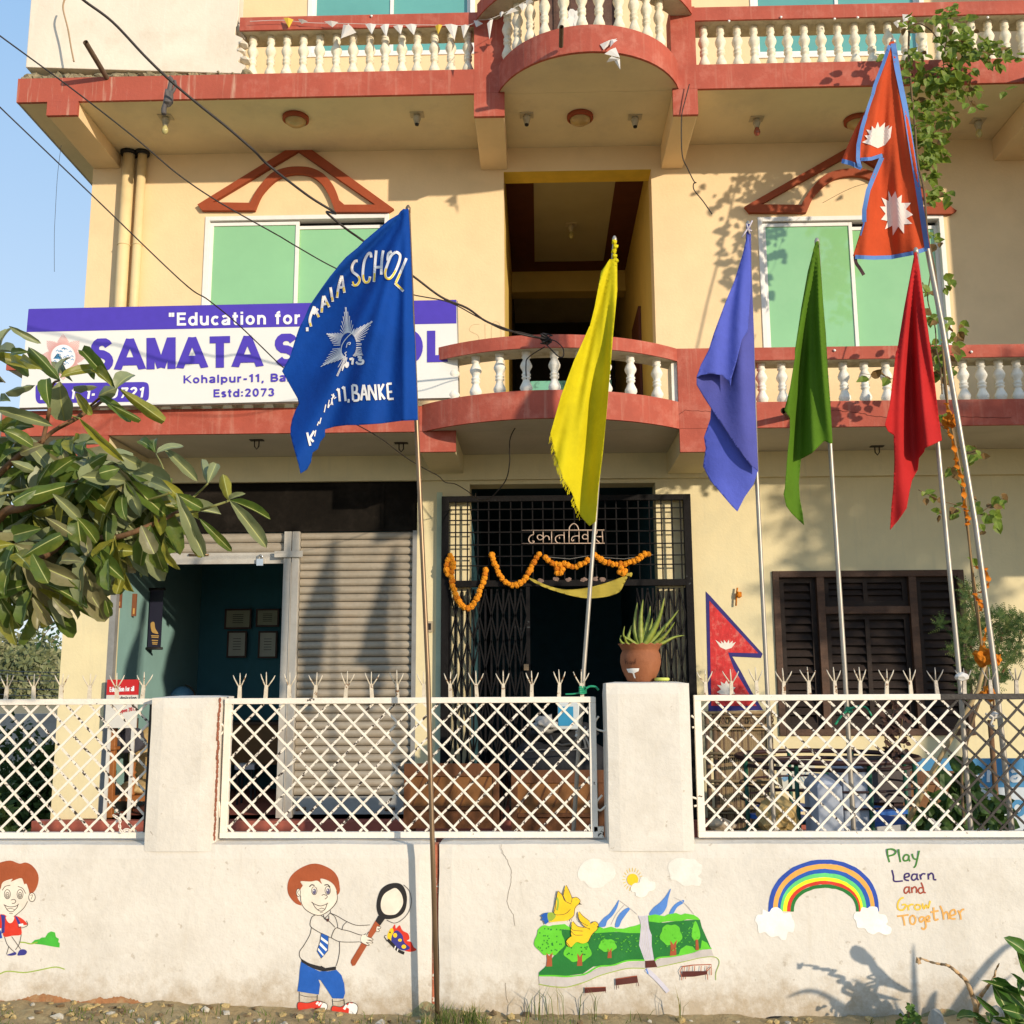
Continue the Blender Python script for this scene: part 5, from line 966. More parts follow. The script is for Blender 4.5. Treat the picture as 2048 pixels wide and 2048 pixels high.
# star emblem
mb = MB(); cx, cy = V4(555, 735)
for i in range(96):
    t = 2*math.pi*i/96; k = abs(((i+0) % 12)-6)/6; r1 = 25; r2 = 31+15*k
    ribbon(mb, [(cx+r1*math.cos(t), cy+r1*math.sin(t)), (cx+r2*math.cos(t), cy+r2*math.sin(t))], .9, YS, .003)
bp(mb, 'star_emblem', spk, SG)
mb = MB(); sheet(mb, ell(cx, cy, 24, 25, 24), YS, 30, .004); bp(mb, 'emblem_disc', swt, SG)
mb = MB()
for i in range(26):
    a_ = random.uniform(0, 6.28); r = 19*math.sqrt(random.random()); p = (cx+r*math.cos(a_), cy+r*math.sin(a_)); ribbon(mb, [(p[0]-3, p[1]+1), (p[0], p[1]-2), (p[0]+3, p[1]+1)], 1.5, YS, .006)
sheet(mb, [(cx-20, cy+3), (cx-10, cy-8), (cx-2, cy+4)], YS, 30, .006); bp(mb, 'emblem_pattern', sbl, SG)
# ================================================================== FLAGS AND POLES
def pole(label, pts, Yp, r, m, tip=True, group='flagpoles behind and before the lattice fence'):
    q = [P(p[0], p[1], Yp if len(p) < 3 else p[2]) for p in pts]; base = q[-1].copy()
    d = (q[-1]-q[-2]).normalized()
    if q[-1].z > 0: q.append(q[-1]+d*((q[-1].z+.02)/-d.z)); base = q[-1].copy()
    T = thing('flagpole', label, 'flagpole', (base.x, base.y, 0), group)
    mb = MB(); mb.tube(q, r, 12); bp(mb, 'pole_tube', m, T)
    mb = MB(); t = q[0]; mb.lathe([(r*1.15, 0), (r*1.15, .03), (r*.5, .045)], (t.x, t.y, t.z-.02), 10); bp(mb, 'pole_cap', m, T)
    return T
YP1 = 5.27
pole('brown steel flagpole carrying the blue school flag, standing in front of the garden wall', [(816, 419), (833, 842), (856, 1350), (864.5, 1676), (875, 2040)], YP1, .0125, steelbrown)
pole('leaning steel flagpole carrying the yellow flag, tied to the middle fence panel', [(1229, 480), (1189.5, 1050), (1167.8, 1338), (1147.5, 1653)], 5.64, .0118, steel)
pole('steel flagpole carrying the violet flag', [(1496.5, 450), (1513, 943), (1533, 1350), (1548, 1650)], 5.75, .012, steel)
pole('steel flagpole carrying the dark green flag', [(1634, 484), (1660, 887), (1690, 1350), (1706.7, 1648)], 5.75, .013, steel)
pole('steel flagpole carrying the plain red flag', [(1831.7, 503), (1875, 884), (1918.6, 1350), (1940.5, 1645)], 5.75, .0135, steel)
pole('tall steel flagpole carrying the crimson national flag', [(1786.5, 84), (1855, 500), (1884, 650), (1951, 1048), (1989.5, 1338), (2022, 1645)], 5.95, .0155, steel)
def cloth(nm, col, tr=.22, var=.07): return mat(nm, col, .8, max(var, .13), 4, .55, 16, trans=tr, spec=.15)
def folds(apex, Y0, comps, rmax, lean=0.0, pole_a=None):
    """depth of hanging cloth: pleats that fan out from the tied corner"""
    def f(px, py):
        dx, dy = px-apex[0], py-apex[1]; r = math.hypot(dx, dy)+1e-3; th = math.atan2(dx, dy); k = min(1, r/rmax)
        d = 0
        for amp, fr, ph in comps: d += amp*math.sin(th*fr+ph+.25*math.sin(r/90+fr))*k**.7
        return Y0-lean*k-d
    return f
def flag(name, label, pieces, mats, extra=None):
    T = thing(name, label, 'flag', (P(*pieces[0][0][0], 5.7).x, 5.7, P(*pieces[0][0][0], 5.7).z), 'flags on poles in front of the building')
    for i, (poly, yf, mi, off) in enumerate(pieces):
        mb = MB(); mb.smooth = True; sheet(mb, poly, yf, 5, off); o = bp(mb, 'cloth' if i == 0 else 'cloth_fold', mats[mi], T)
        s_ = o.modifiers.new('thickness', 'SOLIDIFY'); s_.thickness = .0012
    return T
# --- blue school flag
blue_c = cloth('flag_blue_cloth', (.004, .055, .30), .12)
bl = [V1(*p) for p in [(1655, 108), (1620, 118), (1590, 112), (1545, 150), (1525, 185), (1400, 258), (1250, 385), (1090, 520), (1000, 612), (850, 735), (760, 835), (720, 890), (640, 990), (520, 1160), (430, 1290), (380, 1370), (310, 1530), (245, 1650), (205, 1770), (165, 1900)]]+[V2(*p) for p in [(130, 340), (80, 430), (25, 530), (60, 590), (150, 750), (225, 880), (242, 950), (200, 1030), (155, 1150), (135, 1250), (135, 1350), (165, 1480), (200, 1600), (235, 1720), (265, 1850), (350, 1795), (400, 1700), (420, 1580), (490, 1530), (520, 1440), (578, 1370), (582, 1280), (700, 1245), (860, 1225), (1000, 1225), (1300, 1205), (1560, 1170), (1775, 1160), (1768, 900), (1750, 500), (1738, 100)]]+[V1(*p) for p in [(1720, 1600), (1700, 1000), (1675, 400)]]
ap = V1(1655, 100)
def ybl(px, py):
    dx, dy = ap[0]-px, py-ap[1]; r = math.hypot(dx, dy)+1e-3; th = math.atan2(dx, dy); k = min(1, r/330)
    d = .075*math.sin(th*8.2+.2+.0025*r)*k+.034*math.sin(th*21+1+.004*r)*k**.8+.008*math.sin(th*47)*k
    d += -.105*math.tanh((th-.52)/.07)*min(1, r/260)+.12*(th-.5)*k-.040*math.tanh((th-.72)/.035)*min(1, r/200)-.018*math.tanh((th-.30)/.03)*k
    d += -.05*math.exp(-((th-.56)/.085)**2)*min(1, max(0, (r-170)/180))+.07*math.exp(-((th-.40)/.06)**2)*min(1, r/300)
    d += -.03*math.exp(-((th-.70)/.05)**2)*k+.012*math.exp(-((dx-9)/5)**2)
    return YP1-.02-d-.02*k
BF = flag('blue_school_flag', 'royal blue school flag with white lettering and star on the brown pole', [(bl, ybl, 0, 0)], [blue_c])
fwh = flat('flag_lettering_white', (.74, .72, .70), .7); fye = flat('flag_lettering_yellow', (.80, .55, .03), .7)
def strokes(T, nm, V, lst, w, m, yf, off=.006):
    mb = MB()
    for st in lst:
        pp = [V(*p) for p in st]; pp = cr(pp, 6) if len(pp) > 2 else [(pp[0][0]+(pp[1][0]-pp[0][0])*k/6, pp[0][1]+(pp[1][1]-pp[0][1])*k/6) for k in range(7)]
        ribbon(mb, pp, w, yf, off)
    bp(mb, nm, m, T)['kind'] = 'stuff'
up = [[(1000, 785), (965, 790), (930, 850), (935, 920), (1000, 975), (1025, 1030), (1000, 1085), (960, 1100), (930, 1080)],
 [(1175, 740), (1165, 685), (1130, 700), (1090, 780), (1070, 900), (1070, 1000), (1095, 1058), (1140, 1050), (1160, 985)], [(1240, 650), (1222, 850), (1210, 1055)], [(1330, 650), (1312, 760), (1305, 960)], [(1228, 868), (1320, 862)],
 [(1490, 670), (1430, 720), (1380, 840), (1355, 930), (1370, 1000), (1420, 1005), (1480, 930), (1530, 810), (1548, 720), (1520, 680), (1490, 670)], [(1440, 665), (1398, 690), (1388, 780)], [(1628, 750), (1540, 960), (1490, 1070)], [(1480, 1070), (1590, 1175)],
 [(795, 975), (755, 1110), (735, 1260)], [(795, 975), (815, 1100), (830, 1195)], [(740, 1130), (820, 1120)], [(650, 1125), (665, 1220), (680, 1310)], [(560, 1235), (545, 1340), (535, 1450)], [(565, 1235), (600, 1310), (635, 1380)], [(545, 1345), (612, 1330)],
 [(400, 1630), (385, 1530), (440, 1370)], [(440, 1370), (430, 1460)], [(430, 1470), (490, 1400)], [(440, 1380), (500, 1510)], [(350, 1640), (352, 1690)]]
strokes(BF, 'lettering', V1, up, 5.2, fwh, ybl)
lo = [[(935, 1050), (960, 1100), (1000, 1085), (1025, 1030), (1010, 980)], [(1075, 960), (1075, 1010), (1100, 1060), (1140, 1050), (1158, 1000)], [(1218, 940), (1212, 1045)], [(1370, 880), (1352, 950), (1370, 1005), (1425, 1010), (1490, 905)], [(1548, 950), (1490, 1065)], [(1490, 1072), (1580, 1155)], [(742, 1180), (736, 1245)], [(818, 1120), (828, 1180)], [(668, 1250), (678, 1295)], [(542, 1390), (538, 1440)], [(598, 1310), (628, 1365)], [(385, 1580), (400, 1620)], [(485, 1470), (500, 1505)]]
strokes(BF, 'lettering_shade', V1, lo, 3.1, fye, ybl, .0085)
dn = [[(930, 710), (935, 800), (942, 905)], [(930, 710), (985, 722), (985, 790), (945, 805)], [(945, 805), (1010, 830), (1008, 900), (945, 910)], [(1075, 705), (1060, 800), (1045, 905)], [(1080, 705), (1105, 800), (1125, 905)], [(1055, 830), (1110, 825)], [(1150, 905), (1140, 710)], [(1145, 710), (1240, 900)], [(1240, 900), (1225, 700)], [(1270, 700), (1290, 900)], [(1335, 695), (1280, 810)], [(1285, 800), (1350, 890)], [(1380, 695), (1395, 890)], [(1378, 695), (1440, 690)], [(1388, 800), (1445, 795)], [(1395, 890), (1465, 885)],
 [(825, 730), (845, 915)], [(825, 730), (800, 755)], [(755, 755), (770, 920)], [(755, 755), (732, 780)], [(885, 890), (882, 935)], [(350, 1320), (390, 1490)], [(440, 1300), (378, 1405)], [(385, 1390), (430, 1440)],
 [(1000, 345), (1050, 350)], [(1050, 350), (1020, 385), (1070, 395), (1060, 430), (1010, 435), (980, 410)], [(895, 378), (940, 365)], [(940, 365), (930, 445)], [(870, 415), (850, 440), (858, 475), (875, 450), (870, 415)]]
strokes(BF, 'lettering', V2, dn, 4.4, fwh, ybl)
strokes(BF, 'lettering', V2, [[(690, 820), (655, 965)], [(660, 835), (700, 850), (660, 890)], [(665, 895), (680, 965)], [(635, 900), (618, 1000), (640, 960)], [(590, 960), (570, 1060)], [(530, 1130), (510, 1210)], [(480, 1230), (500, 1180)], [(462, 1290), (445, 1370)], [(695, 885), (722, 865)], [(835, 440), (800, 525)]], 2, fwh, ybl)
# star rays
mb = MB()
def starburst(cx, cy, V, tips, inner):
    for (am, hw, r_tip, n) in tips:
        for k in range(n):
            f = k/(n-1); a = am-hw+2*hw*f; g = 1-abs(2*f-1); rr = inner+(r_tip-inner)*(.18+.82*g**1.1); t0 = math.radians(a); t = math.radians(am+(a-am)*(1-.75*g))
            p0 = V(cx+inner*.9*math.cos(t0)*.72, cy-inner*math.sin(t0)); p1 = V(cx+rr*math.cos(t), cy-rr*math.sin(t))
            ribbon(mb, [(p0[0]+(p1[0]-p0[0])*j/5, p0[1]+(p1[1]-p0[1])*j/5) for j in range(6)], 1.15, ybl, .006)
starburst(880, 1870, V1, [(94, 24, 520, 12), (45, 24, 460, 12), (152, 28, 330, 12), (218, 24, 450, 13), (250, 12, 480, 6), (-34, 22, 230, 9), (4, 14, 175, 4)], 160)
bp(mb, 'star_rays', fwh, BF)
strokes(BF, 'star_rays', V2, [[(950, 20), (870, 90), (800, 190), (790, 290), (820, 380)], [(855, 225), (870, 170), (905, 160), (900, 185), (880, 180)], [(860, 280), (835, 300), (850, 320), (835, 350)]], 1.6, fwh, ybl)
# --- yellow flag
yel_c = cloth('flag_yellow_cloth', (.68, .59, .012), .25)
ye = [B(*p) for p in [(1530, 1425), (1490, 1430), (1440, 1500), (1430, 1560), (1420, 1620), (1405, 1700), (1380, 1800)]]+[E(*p) for p in [(1735, 10), (1700, 90), (1650, 200), (1580, 390), (1540, 530), (1520, 600), (1530, 640), (1550, 740), (1560, 765), (1580, 810), (1590, 850), (1610, 880), (1640, 930), (1665, 1010), (1690, 1060), (1735, 1110), (1770, 1085), (1785, 900), (1810, 700), (1830, 480), (1850, 250), (1868, 30)]]+[B(1532, 1600)]
ape = B(1520, 1330)
def yye(px, py):
    dx, dy = ape[0]-px, py-ape[1]; r = math.hypot(dx, dy)+1e-3; th = math.atan2(dx, dy); k = min(1, r/300)
    return 5.62-(.055*math.sin(th*19+.4+.003*r)+.032*math.sin(th*37+2-.004*r)+.008*math.sin(th*80+r/60))*k-.045*k
YFl = flag('yellow_flag', 'bright yellow flag with frayed edge hanging before the central opening', [(ye, yye, 0, 0)], [yel_c])
mb = MB(); tp_ = P(*B(1515, 1318), 5.62)
for k in range(6): mb.blob((tp_.x+.006*math.sin(k*2), tp_.y, tp_.z-.02-.028*k), (.017, .016, .018), k, .5, 1, 2)
bp(mb, 'tied_knot', yel_c, YFl)
mb = MB()
for i in range(90):
    seg = ye[11+int(random.random()*11)]; nx = ye[12+int(random.random()*0)+0]; j = random.randint(12, 20); a_, b_ = ye[j], ye[j+1]; t = random.random(); p = (a_[0]+(b_[0]-a_[0])*t, a_[1]+(b_[1]-a_[1])*t)
    ribbon(mb, [p, (p[0]-random.uniform(1, 4), p[1]+random.uniform(2, 6)), (p[0]-random.uniform(1, 6), p[1]+random.uniform(6, 12))], .6, yye, .0)
o = bp(mb, 'frayed_threads', yel_c, YFl); o['kind'] = 'stuff'
# --- violet flag
vio = cloth('flag_violet_cloth', (.095, .105, .40), .2); viol = cloth('flag_violet_cloth_light', (.10, .13, .55), .2)
apv = C(410, 1240)
def yv(o):
    def f(px, py):
        dx, dy = apv[0]-px, py-apv[1]; r = math.hypot(dx, dy)+1e-3; th = math.atan2(dx, dy); k = min(1, r/280)
        return 5.72-o-(.035*math.sin(th*17+.9)+.012*math.sin(th*33+2+r/70))*k-.03*k
    return f
back = [F(*p) for p in [(205, 455), (200, 520), (165, 620), (175, 680), (160, 780), (200, 860), (260, 930), (320, 1000), (350, 1030), (390, 950), (440, 880), (465, 800), (380, 600), (300, 480)]]
front = [C(*p) for p in [(418, 1235), (400, 1238), (396, 1330), (370, 1440), (330, 1560), (280, 1680), (220, 1840), (192, 1930)]]+[F(*p) for p in [(150, 220), (125, 285), (125, 330), (165, 400), (205, 460), (270, 560), (350, 680), (420, 770), (465, 808), (458, 640), (450, 450), (445, 200)]]+[C(440, 1800), C(428, 1500), C(425, 1300)]
roll = [C(*p) for p in [(408, 1290), (380, 1400), (332, 1555), (282, 1678), (222, 1838), (192, 1930)]]+[F(*p) for p in [(148, 220), (124, 290), (150, 276), (200, 268), (262, 276), (300, 310), (312, 340), (318, 290), (345, 200), (375, 80)]]+[C(408, 1830), C(424, 1600), C(424, 1400)]
def yroll(px, py):
    b = yv(.02)(px, py); dx = px-(apv[0]-(py-apv[1])*.22); return b-.055*math.exp(-(dx/34)**2)*min(1, (py-apv[1])/200)
VF = flag('violet_flag', 'plain violet flag with its lower corner curled round the pole', [(front, yv(.012), 0, 0), (back, yv(-.03), 1, 0), (roll, yroll, 1, 0)], [vio, viol])
# --- green flag
grn = cloth('flag_green_cloth', (.085, .185, .012), .2); apg = C(792, 1325)
gr = [C(*p) for p in [(798, 1328), (782, 1335), (770, 1375), (738, 1500), (702, 1700), (668, 1930)]]+[F(*p) for p in [(668, 180), (640, 350), (608, 470), (640, 512), (640, 600), (628, 700), (620, 800), (612, 900), (605, 935), (620, 1000), (650, 1040), (690, 1080), (718, 1106), (710, 1040), (695, 960), (690, 870), (695, 800), (700, 740), (760, 708), (830, 640), (862, 655), (876, 652), (865, 450), (850, 250), (838, 40)]]+[C(826, 1700), C(812, 1500)]
def yg_(px, py):
    dx, dy = apg[0]-px, py-apg[1]; r = math.hypot(dx, dy)+1e-3; th = math.atan2(dx, dy); k = min(1, r/240)
    return 5.72-(.055*math.sin(th*26+2.2)+.03*min(1, r/130)*math.sin(th*55+1+r/80))*k-.03*k
flag('green_flag', 'narrow folded dark green flag in front of the right window', [(gr, yg_, 0, 0)], [grn])
# --- red flag
red_c = cloth('flag_red_cloth', (.50, .022, .022), .2); apr = C(1335, 1385)
rd = [C(*p) for p in [(1340, 1392), (1328, 1392), (1308, 1500), (1270, 1700), (1232, 1930)]]+[F(*p) for p in [(1225, 150), (1208, 300), (1190, 450), (1165, 550), (1180, 585), (1212, 608), (1216, 750), (1210, 900), (1200, 1000), (1193, 1132), (1240, 1075), (1285, 1010), (1300, 920), (1315, 855), (1345, 800), (1352, 735), (1380, 700), (1385, 680), (1430, 660), (1480, 636), (1460, 500), (1432, 250), (1405, 40)]]+[C(1385, 1700), C(1358, 1500)]
def yr_(px, py):
    dx, dy = apr[0]-px, py-apr[1]; r = math.hypot(dx, dy)+1e-3; th = math.atan2(dx, dy); k = min(1, r/260)
    return 5.72-(.055*math.sin(th*24+3.6)+.035*min(1, r/130)*math.sin(th*49+r/90))*k-.03*k
flag('red_flag', 'plain bright red flag hanging below the crimson national flag', [(rd, yr_, 0, 0)], [red_c])
# --- national flag
crim = cloth('flag_crimson_cloth', (.60, .085, .025), .25); bord = flat('flag_border_blue', (.085, .19, .46), .7, .1); fcw = flat('flag_emblem_white', (.74, .62, .55), .7)
apn = C(1205, 228)
def yn(o=0):
    def f(px, py):
        dx, dy = apn[0]-px+(py-apn[1])*.13, py-apn[1]; r = math.hypot(dx, dy)+1e-3; th = math.atan2(dx, dy); k = min(1, r/330)
        return 5.92-o-(.045*math.sin(th*15+1.2+r/260)+.02*math.sin(th*35+r/70)+.006*math.sin(th*80))*k-.04*k
    return f
nf = [C(*p) for p in [(1215, 226), (1190, 232), (1150, 350), (1105, 470), (1085, 560), (1062, 620), (1040, 665), (1010, 860), (1030, 876), (1090, 868), (1156, 850), (1150, 872), (1108, 950), (1065, 1050), (1042, 1160), (1042, 1230), (1022, 1300), (988, 1412), (1010, 1425), (1100, 1415), (1200, 1412), (1330, 1385), (1414, 1368), (1385, 1200), (1335, 880), (1290, 600), (1242, 380)]]
tail = [C(*p) for p in [(1085, 560), (1040, 640), (1000, 710), (960, 800), (932, 868), (922, 895), (975, 905), (1035, 940), (1036, 872), (1020, 800), (1050, 660)]]
NF = flag('national_flag', 'crimson twin pennant national flag with blue border, white moon and sun, on the tallest pole', [(nf, yn(), 0, 0), (tail, yn(-.04), 0, 0)], [crim])
def border(pts, w, off=.003, o=0):
    mb = MB(); pp = [C(*p) for p in pts]; dense = []
    for a_, b_ in zip(pp, pp[1:]):
        n = max(1, int(math.hypot(b_[0]-a_[0], b_[1]-a_[1])/6)); dense += [(a_[0]+(b_[0]-a_[0])*k/n, a_[1]+(b_[1]-a_[1])*k/n) for k in range(n)]
    dense.append(pp[-1]); ribbon(mb, dense, w, yn(o), off); bp(mb, 'border', bord, NF)
border([(1210, 240), (1232, 380), (1278, 600), (1322, 880), (1372, 1200), (1398, 1372)], 10.5, .005)
border([(1395, 1374), (1330, 1395), (1200, 1420), (1100, 1423), (1000, 1418)], 8, .006)
border([(1148, 868), (1115, 945), (1072, 1050), (1050, 1160), (1050, 1225)], 9)
border([(1048, 1160), (1048, 1235), (1030, 1300)], 3)
border([(1150, 856), (1090, 876), (1030, 880)], 7); border([(1190, 250), (1156, 350), (1108, 475), (1098, 520)], 7)
border([(1098, 520), (1080, 570), (1058, 640)], 6); border([(1058, 640), (1040, 700), (1018, 800), (1016, 880), (1028, 930)], 8, .006); border([(926, 888), (975, 900), (1035, 928)], 9, .004, -.04)
mb = MB(); sheet(mb, [C(*p) for p in [(1038, 785), (1070, 768), (1052, 748), (1080, 745), (1062, 715), (1090, 720), (1092, 695), (1110, 712), (1125, 672), (1135, 705), (1165, 675), (1163, 705), (1190, 690), (1180, 715), (1203, 695), (1195, 760), (1165, 800), (1125, 818), (1085, 800)]], yn(), 5, .004); bp(mb, 'moon_emblem', fcw, NF)
mb = MB(); sheet(mb, [C(*p) for p in [(1183, 1052), (1200, 1090), (1222, 1055), (1232, 1095), (1258, 1075), (1255, 1120), (1308, 1120), (1280, 1155), (1320, 1185), (1283, 1205), (1315, 1235), (1270, 1238), (1270, 1290), (1238, 1250), (1208, 1300), (1205, 1245), (1165, 1265), (1180, 1220), (1143, 1212), (1168, 1180), (1138, 1140), (1168, 1140), (1145, 1090), (1185, 1110)]], yn(), 5, .004); bp(mb, 'sun_emblem', fcw, NF)
mb = MB(); ribbon(mb, cr([C(1000, 1415), C(1005, 1450), C(1025, 1480), C(1048, 1518)], 5), 7, yn(), .0); bp(mb, 'tie_string', mat('dark_cloth', (.06, .03, .03), .8), NF)
mb = MB(); sv = P(*C(410, 1270), 5.71)
for a_, b_ in (((400, 1235), (418, 1290)), ((432, 1218), (405, 1275)), ((405, 1265), (375, 1310)), ((402, 1268), (430, 1275))): mb.tube([P(*C(*a_), 5.70), P(*C(*b_), 5.70)], .005, 6)
bp(mb, 'tie_string', mat('white_string', (.5, .45, .5), .8), VF)
# ================================================================== WIRES
wm = flat('cable_black', (.025, .02, .018), .5)
def cable(label, pts, y0, y1, r, twist=0, name='overhead_cable', m=None):
    n = len(pts); pp = cr(pts, 7); mb = MB(); k = len(pp)
    q = [P(p[0], p[1], y0+(y1-y0)*i/(k-1)) for i, p in enumerate(pp)]; mb.tube(q, r, 6)
    o = mb.build(name, m or wm, label=label, cat='cable'); return q
knot = P(1093, 677, 8.02)
cable('thick black cable crossing from the top left to the balcony rail knot', [A(380, -80), A(460, 0), A(620, 120), (A(800, 310)[0], A(800, 310)[1]), A(940, 445), A(1100, 580), A(1250, 700), A(1400, 830), A(1480, 910), A(1700, 1080), A(1850, 1175), V1(600, 160), V1(850, 370), V1(1020, 490), V1(1400, 760), V1(1720, 985), B(560, 1640), B(700, 1700), B(800, 1770), B(900, 1810), B(1000, 1845), B(1140, 1872)], 5.6, 8.02, .0085)
cable('thin black cable just below the thick one, ending at the rail knot', [A(-60, 150), A(0, 198), A(400, 492), A(750, 765), A(980, 960), A(1200, 1110), A(1500, 1280), V1(0, 470), V1(250, 620), V1(720, 880), V1(1300, 1110), V1(1710, 1220), B(600, 1668), B(760, 1750), B(900, 1820), B(1000, 1835), B(1140, 1875)], 5.2, 8.02, .0045)
cable('lowest thin black cable passing over the signboard to the gate', [A(-60, 530), A(0, 592), A(500, 1070), A(1000, 1550), D(1150, 0), D(1320, 140), D(1560, 370), (610, 770), (660, 822), E(460, 555), E(590, 630), E(710, 722), E(820, 790), E(900, 832), E(940, 868), E(1000, 880), E(1080, 930), E(1100, 955)], 5.0, 9.35, .004)
cable('black cable hanging from the rail knot down to the gate', [E(1490, 120), E(1400, 178), E(1385, 230), E(1390, 400), E(1368, 500), E(1300, 620), E(1295, 760), E(1272, 860), E(1200, 945), E(1150, 968), E(1110, 955), E(1108, 930)], 8.0, 9.3, .005)
cable('loop of spare cable at the rail knot', [E(1500, 110), E(1560, 170), E(1590, 175), E(1590, 130), E(1550, 90), E(1505, 80)], 8.0, 8.0, .005)
cable('curly pigtail wire hanging from the right bracket', [C(85, 465), C(60, 560), C(42, 650), C(45, 850), C(75, 930), C(110, 1000), C(122, 1008), C(108, 1015), C(112, 1050), C(160, 1110), C(210, 1182)], 8.55, 8.7, .005)
cable('very thin wire dangling left of the building', [A(338, 800), A(325, 900), A(315, 1000), A(305, 1180), A(300, 1300), A(300, 1500)], 8.3, 8.3, .0018)
K_ = thing('cable_knot', 'tangled cable knot tied on the lower curved handrail', 'cable knot', knot); mb = MB()
for i in range(9):
    a_ = [Vector((random.uniform(-.05, .05), random.uniform(-.03, .03), random.uniform(-.045, .045))) for _ in range(4)]; mb.tube([knot+Vector(p) for p in cr(a_, 5, True)], .0055, 6)
part_at(mb, 'cable_loops', wm, K_)
mb = MB(); p0, p1 = P(*A(940, 430), 6.2), P(*A(907, 625), 6.2)
mb.tube([P(*p, 6.2) for p in cr([A(935, 430), A(945, 450), A(930, 520), A(920, 560), A(905, 600), A(905, 630)], 4)], [.018]*6+[.024]*6+[.016]*9 if False else .017, 7); mb.tube([P(*p, 6.2) for p in cr([A(965, 445), A(968, 480), A(940, 530), A(925, 570)], 4)], .01, 6); mb.blob(tuple(P(*A(930, 545), 6.2)), (.035, .03, .06), 3, .4, 2, 2)
mb.build('cable_clamp', flat('tape_grey', (.10, .09, .085), .7, .3), label='taped cable joint hanging under the thick black cable', cat='cable joint')
mb = MB(); mb.tube([P(*p, 8.45) for p in cr([A(360, -10), A(350, 20), A(350, 60), A(375, 160), A(392, 260), A(408, 340)], 4)], .008, 6); mb.build('dry_twig', mat('dry_stem', (.35, .24, .14), .9), label='dry brown twig hanging against the unpainted wall', cat='twig')
# ================================================================== LAMPS ON THE SOFFITS
def dome(px, py, z, label):
    p = PZ(px, py, z); T = thing('ceiling_lamp', label, 'ceiling lamp', p, 'round dome lamps under the second floor balcony')
    mb = MB(); mb.lathe([(.125, 0), (.125, -.03), (.105, -.045), (.10, -.03)], p, 24); part_at(mb, 'rim', trimred, T)
    mb = MB(); mb.lathe([(.10, -.03), (.095, -.055), (.06, -.08), (.0, -.088)], p, 24, cap=False); part_at(mb, 'glass_dome', mat('amber_dome', (.45, .30, .12), .3, .15, 8, coat=.4), T)
def holder(px, py, z, label, bulb=True, col='bulb_glass'):
    p = PZ(px, py, z); T = thing('bulb_holder', label, 'bulb holder', p, 'bare bulb holders under the balconies')
    mb = MB(); mb.box(p.x-.065, p.x+.065, p.y-.05, p.y+.05, p.z-.008, p.z-.001); part_at(mb, 'mounting_plate', mat('holder_plate', (.5, .42, .28), .7), T)
    mb = MB(); mb.lathe([(.028, -.008), (.038, -.03), (.036, -.05), (.026, -.075), (.024, -.095)], p, 14); part_at(mb, 'socket', mat('holder_white', (.42, .38, .28), .5, .3, 12), T)
    mb = MB()
    if bulb: mb.lathe([(.017, -.095), (.03, -.125), (.032, -.145), (.02, -.17), (0, -.178)], p, 14, cap=False); part_at(mb, 'bulb', mat(col, {'bulb_glass': (.5, .45, .2), 'bulb_red': (.3, .08, .05)}[col], .15, .1, coat=.6), T)
    else: mb.lathe([(.02, -.0955), (.018, -.11)], p, 12); part_at(mb, 'empty_cap', black, T)
dome(*A(1633, 648), z2b, 'amber dome lamp in the left soffit above the pediment'); dome(*B(1325, 640), z2b, 'red rimmed round lamp in the soffit of the curved balcony'); dome(*C(1010, 660), z2b, 'dome lamp partly hidden by the national flag')
holder(*A(915, 645), z2b, 'bulb holder with clear bulb nearest the left downpipes'); holder(*B(425, 632), z2b, 'empty bulb holder left of the left bracket', False); holder(*B(1030, 634), z2b, 'empty bulb holder left under the curved balcony', False)
holder(*B(1628, 645), z2b, 'empty bulb holder right under the curved balcony', False); holder(*C(455, 655), z2b, 'bulb holder with brown bulb right of the right bracket', True, 'bulb_red'); holder(*C(1678, 665), z2b, 'bulb holder with small bulb right of the green vine', True)
holder(*B(1275, 1238), z2b-.02, 'bulb holder in the ceiling of the central corridor')
def hook(px, py, label):
    p = PZ(px, py, z1b); mb = MB(); mb.box(p.x-.06, p.x+.06, p.y-.03, p.y+.03, p.z-.008, p.z-.001); mb.tube([p+Vector(q) for q in ((-.02, 0, 0), (-.02, 0, -.06), (.0, 0, -.085), (.02, 0, -.06), (.02, 0, 0))], .006, 6)
    mb.build('ceiling_hook', flat('hook_dark', (.05, .04, .03)), label=label, cat='hook')
hook(*D(1418, 772), 'rusty ceiling hook under the left of the first floor balcony'); hook(*E(697, 650), 'pale ceiling hook beside the brown flagpole'); hook(*F(1120, 668), 'black ceiling hook between the green and red flags'); hook(*D(545, 768), 'ceiling hook half hidden by the leafy branches')
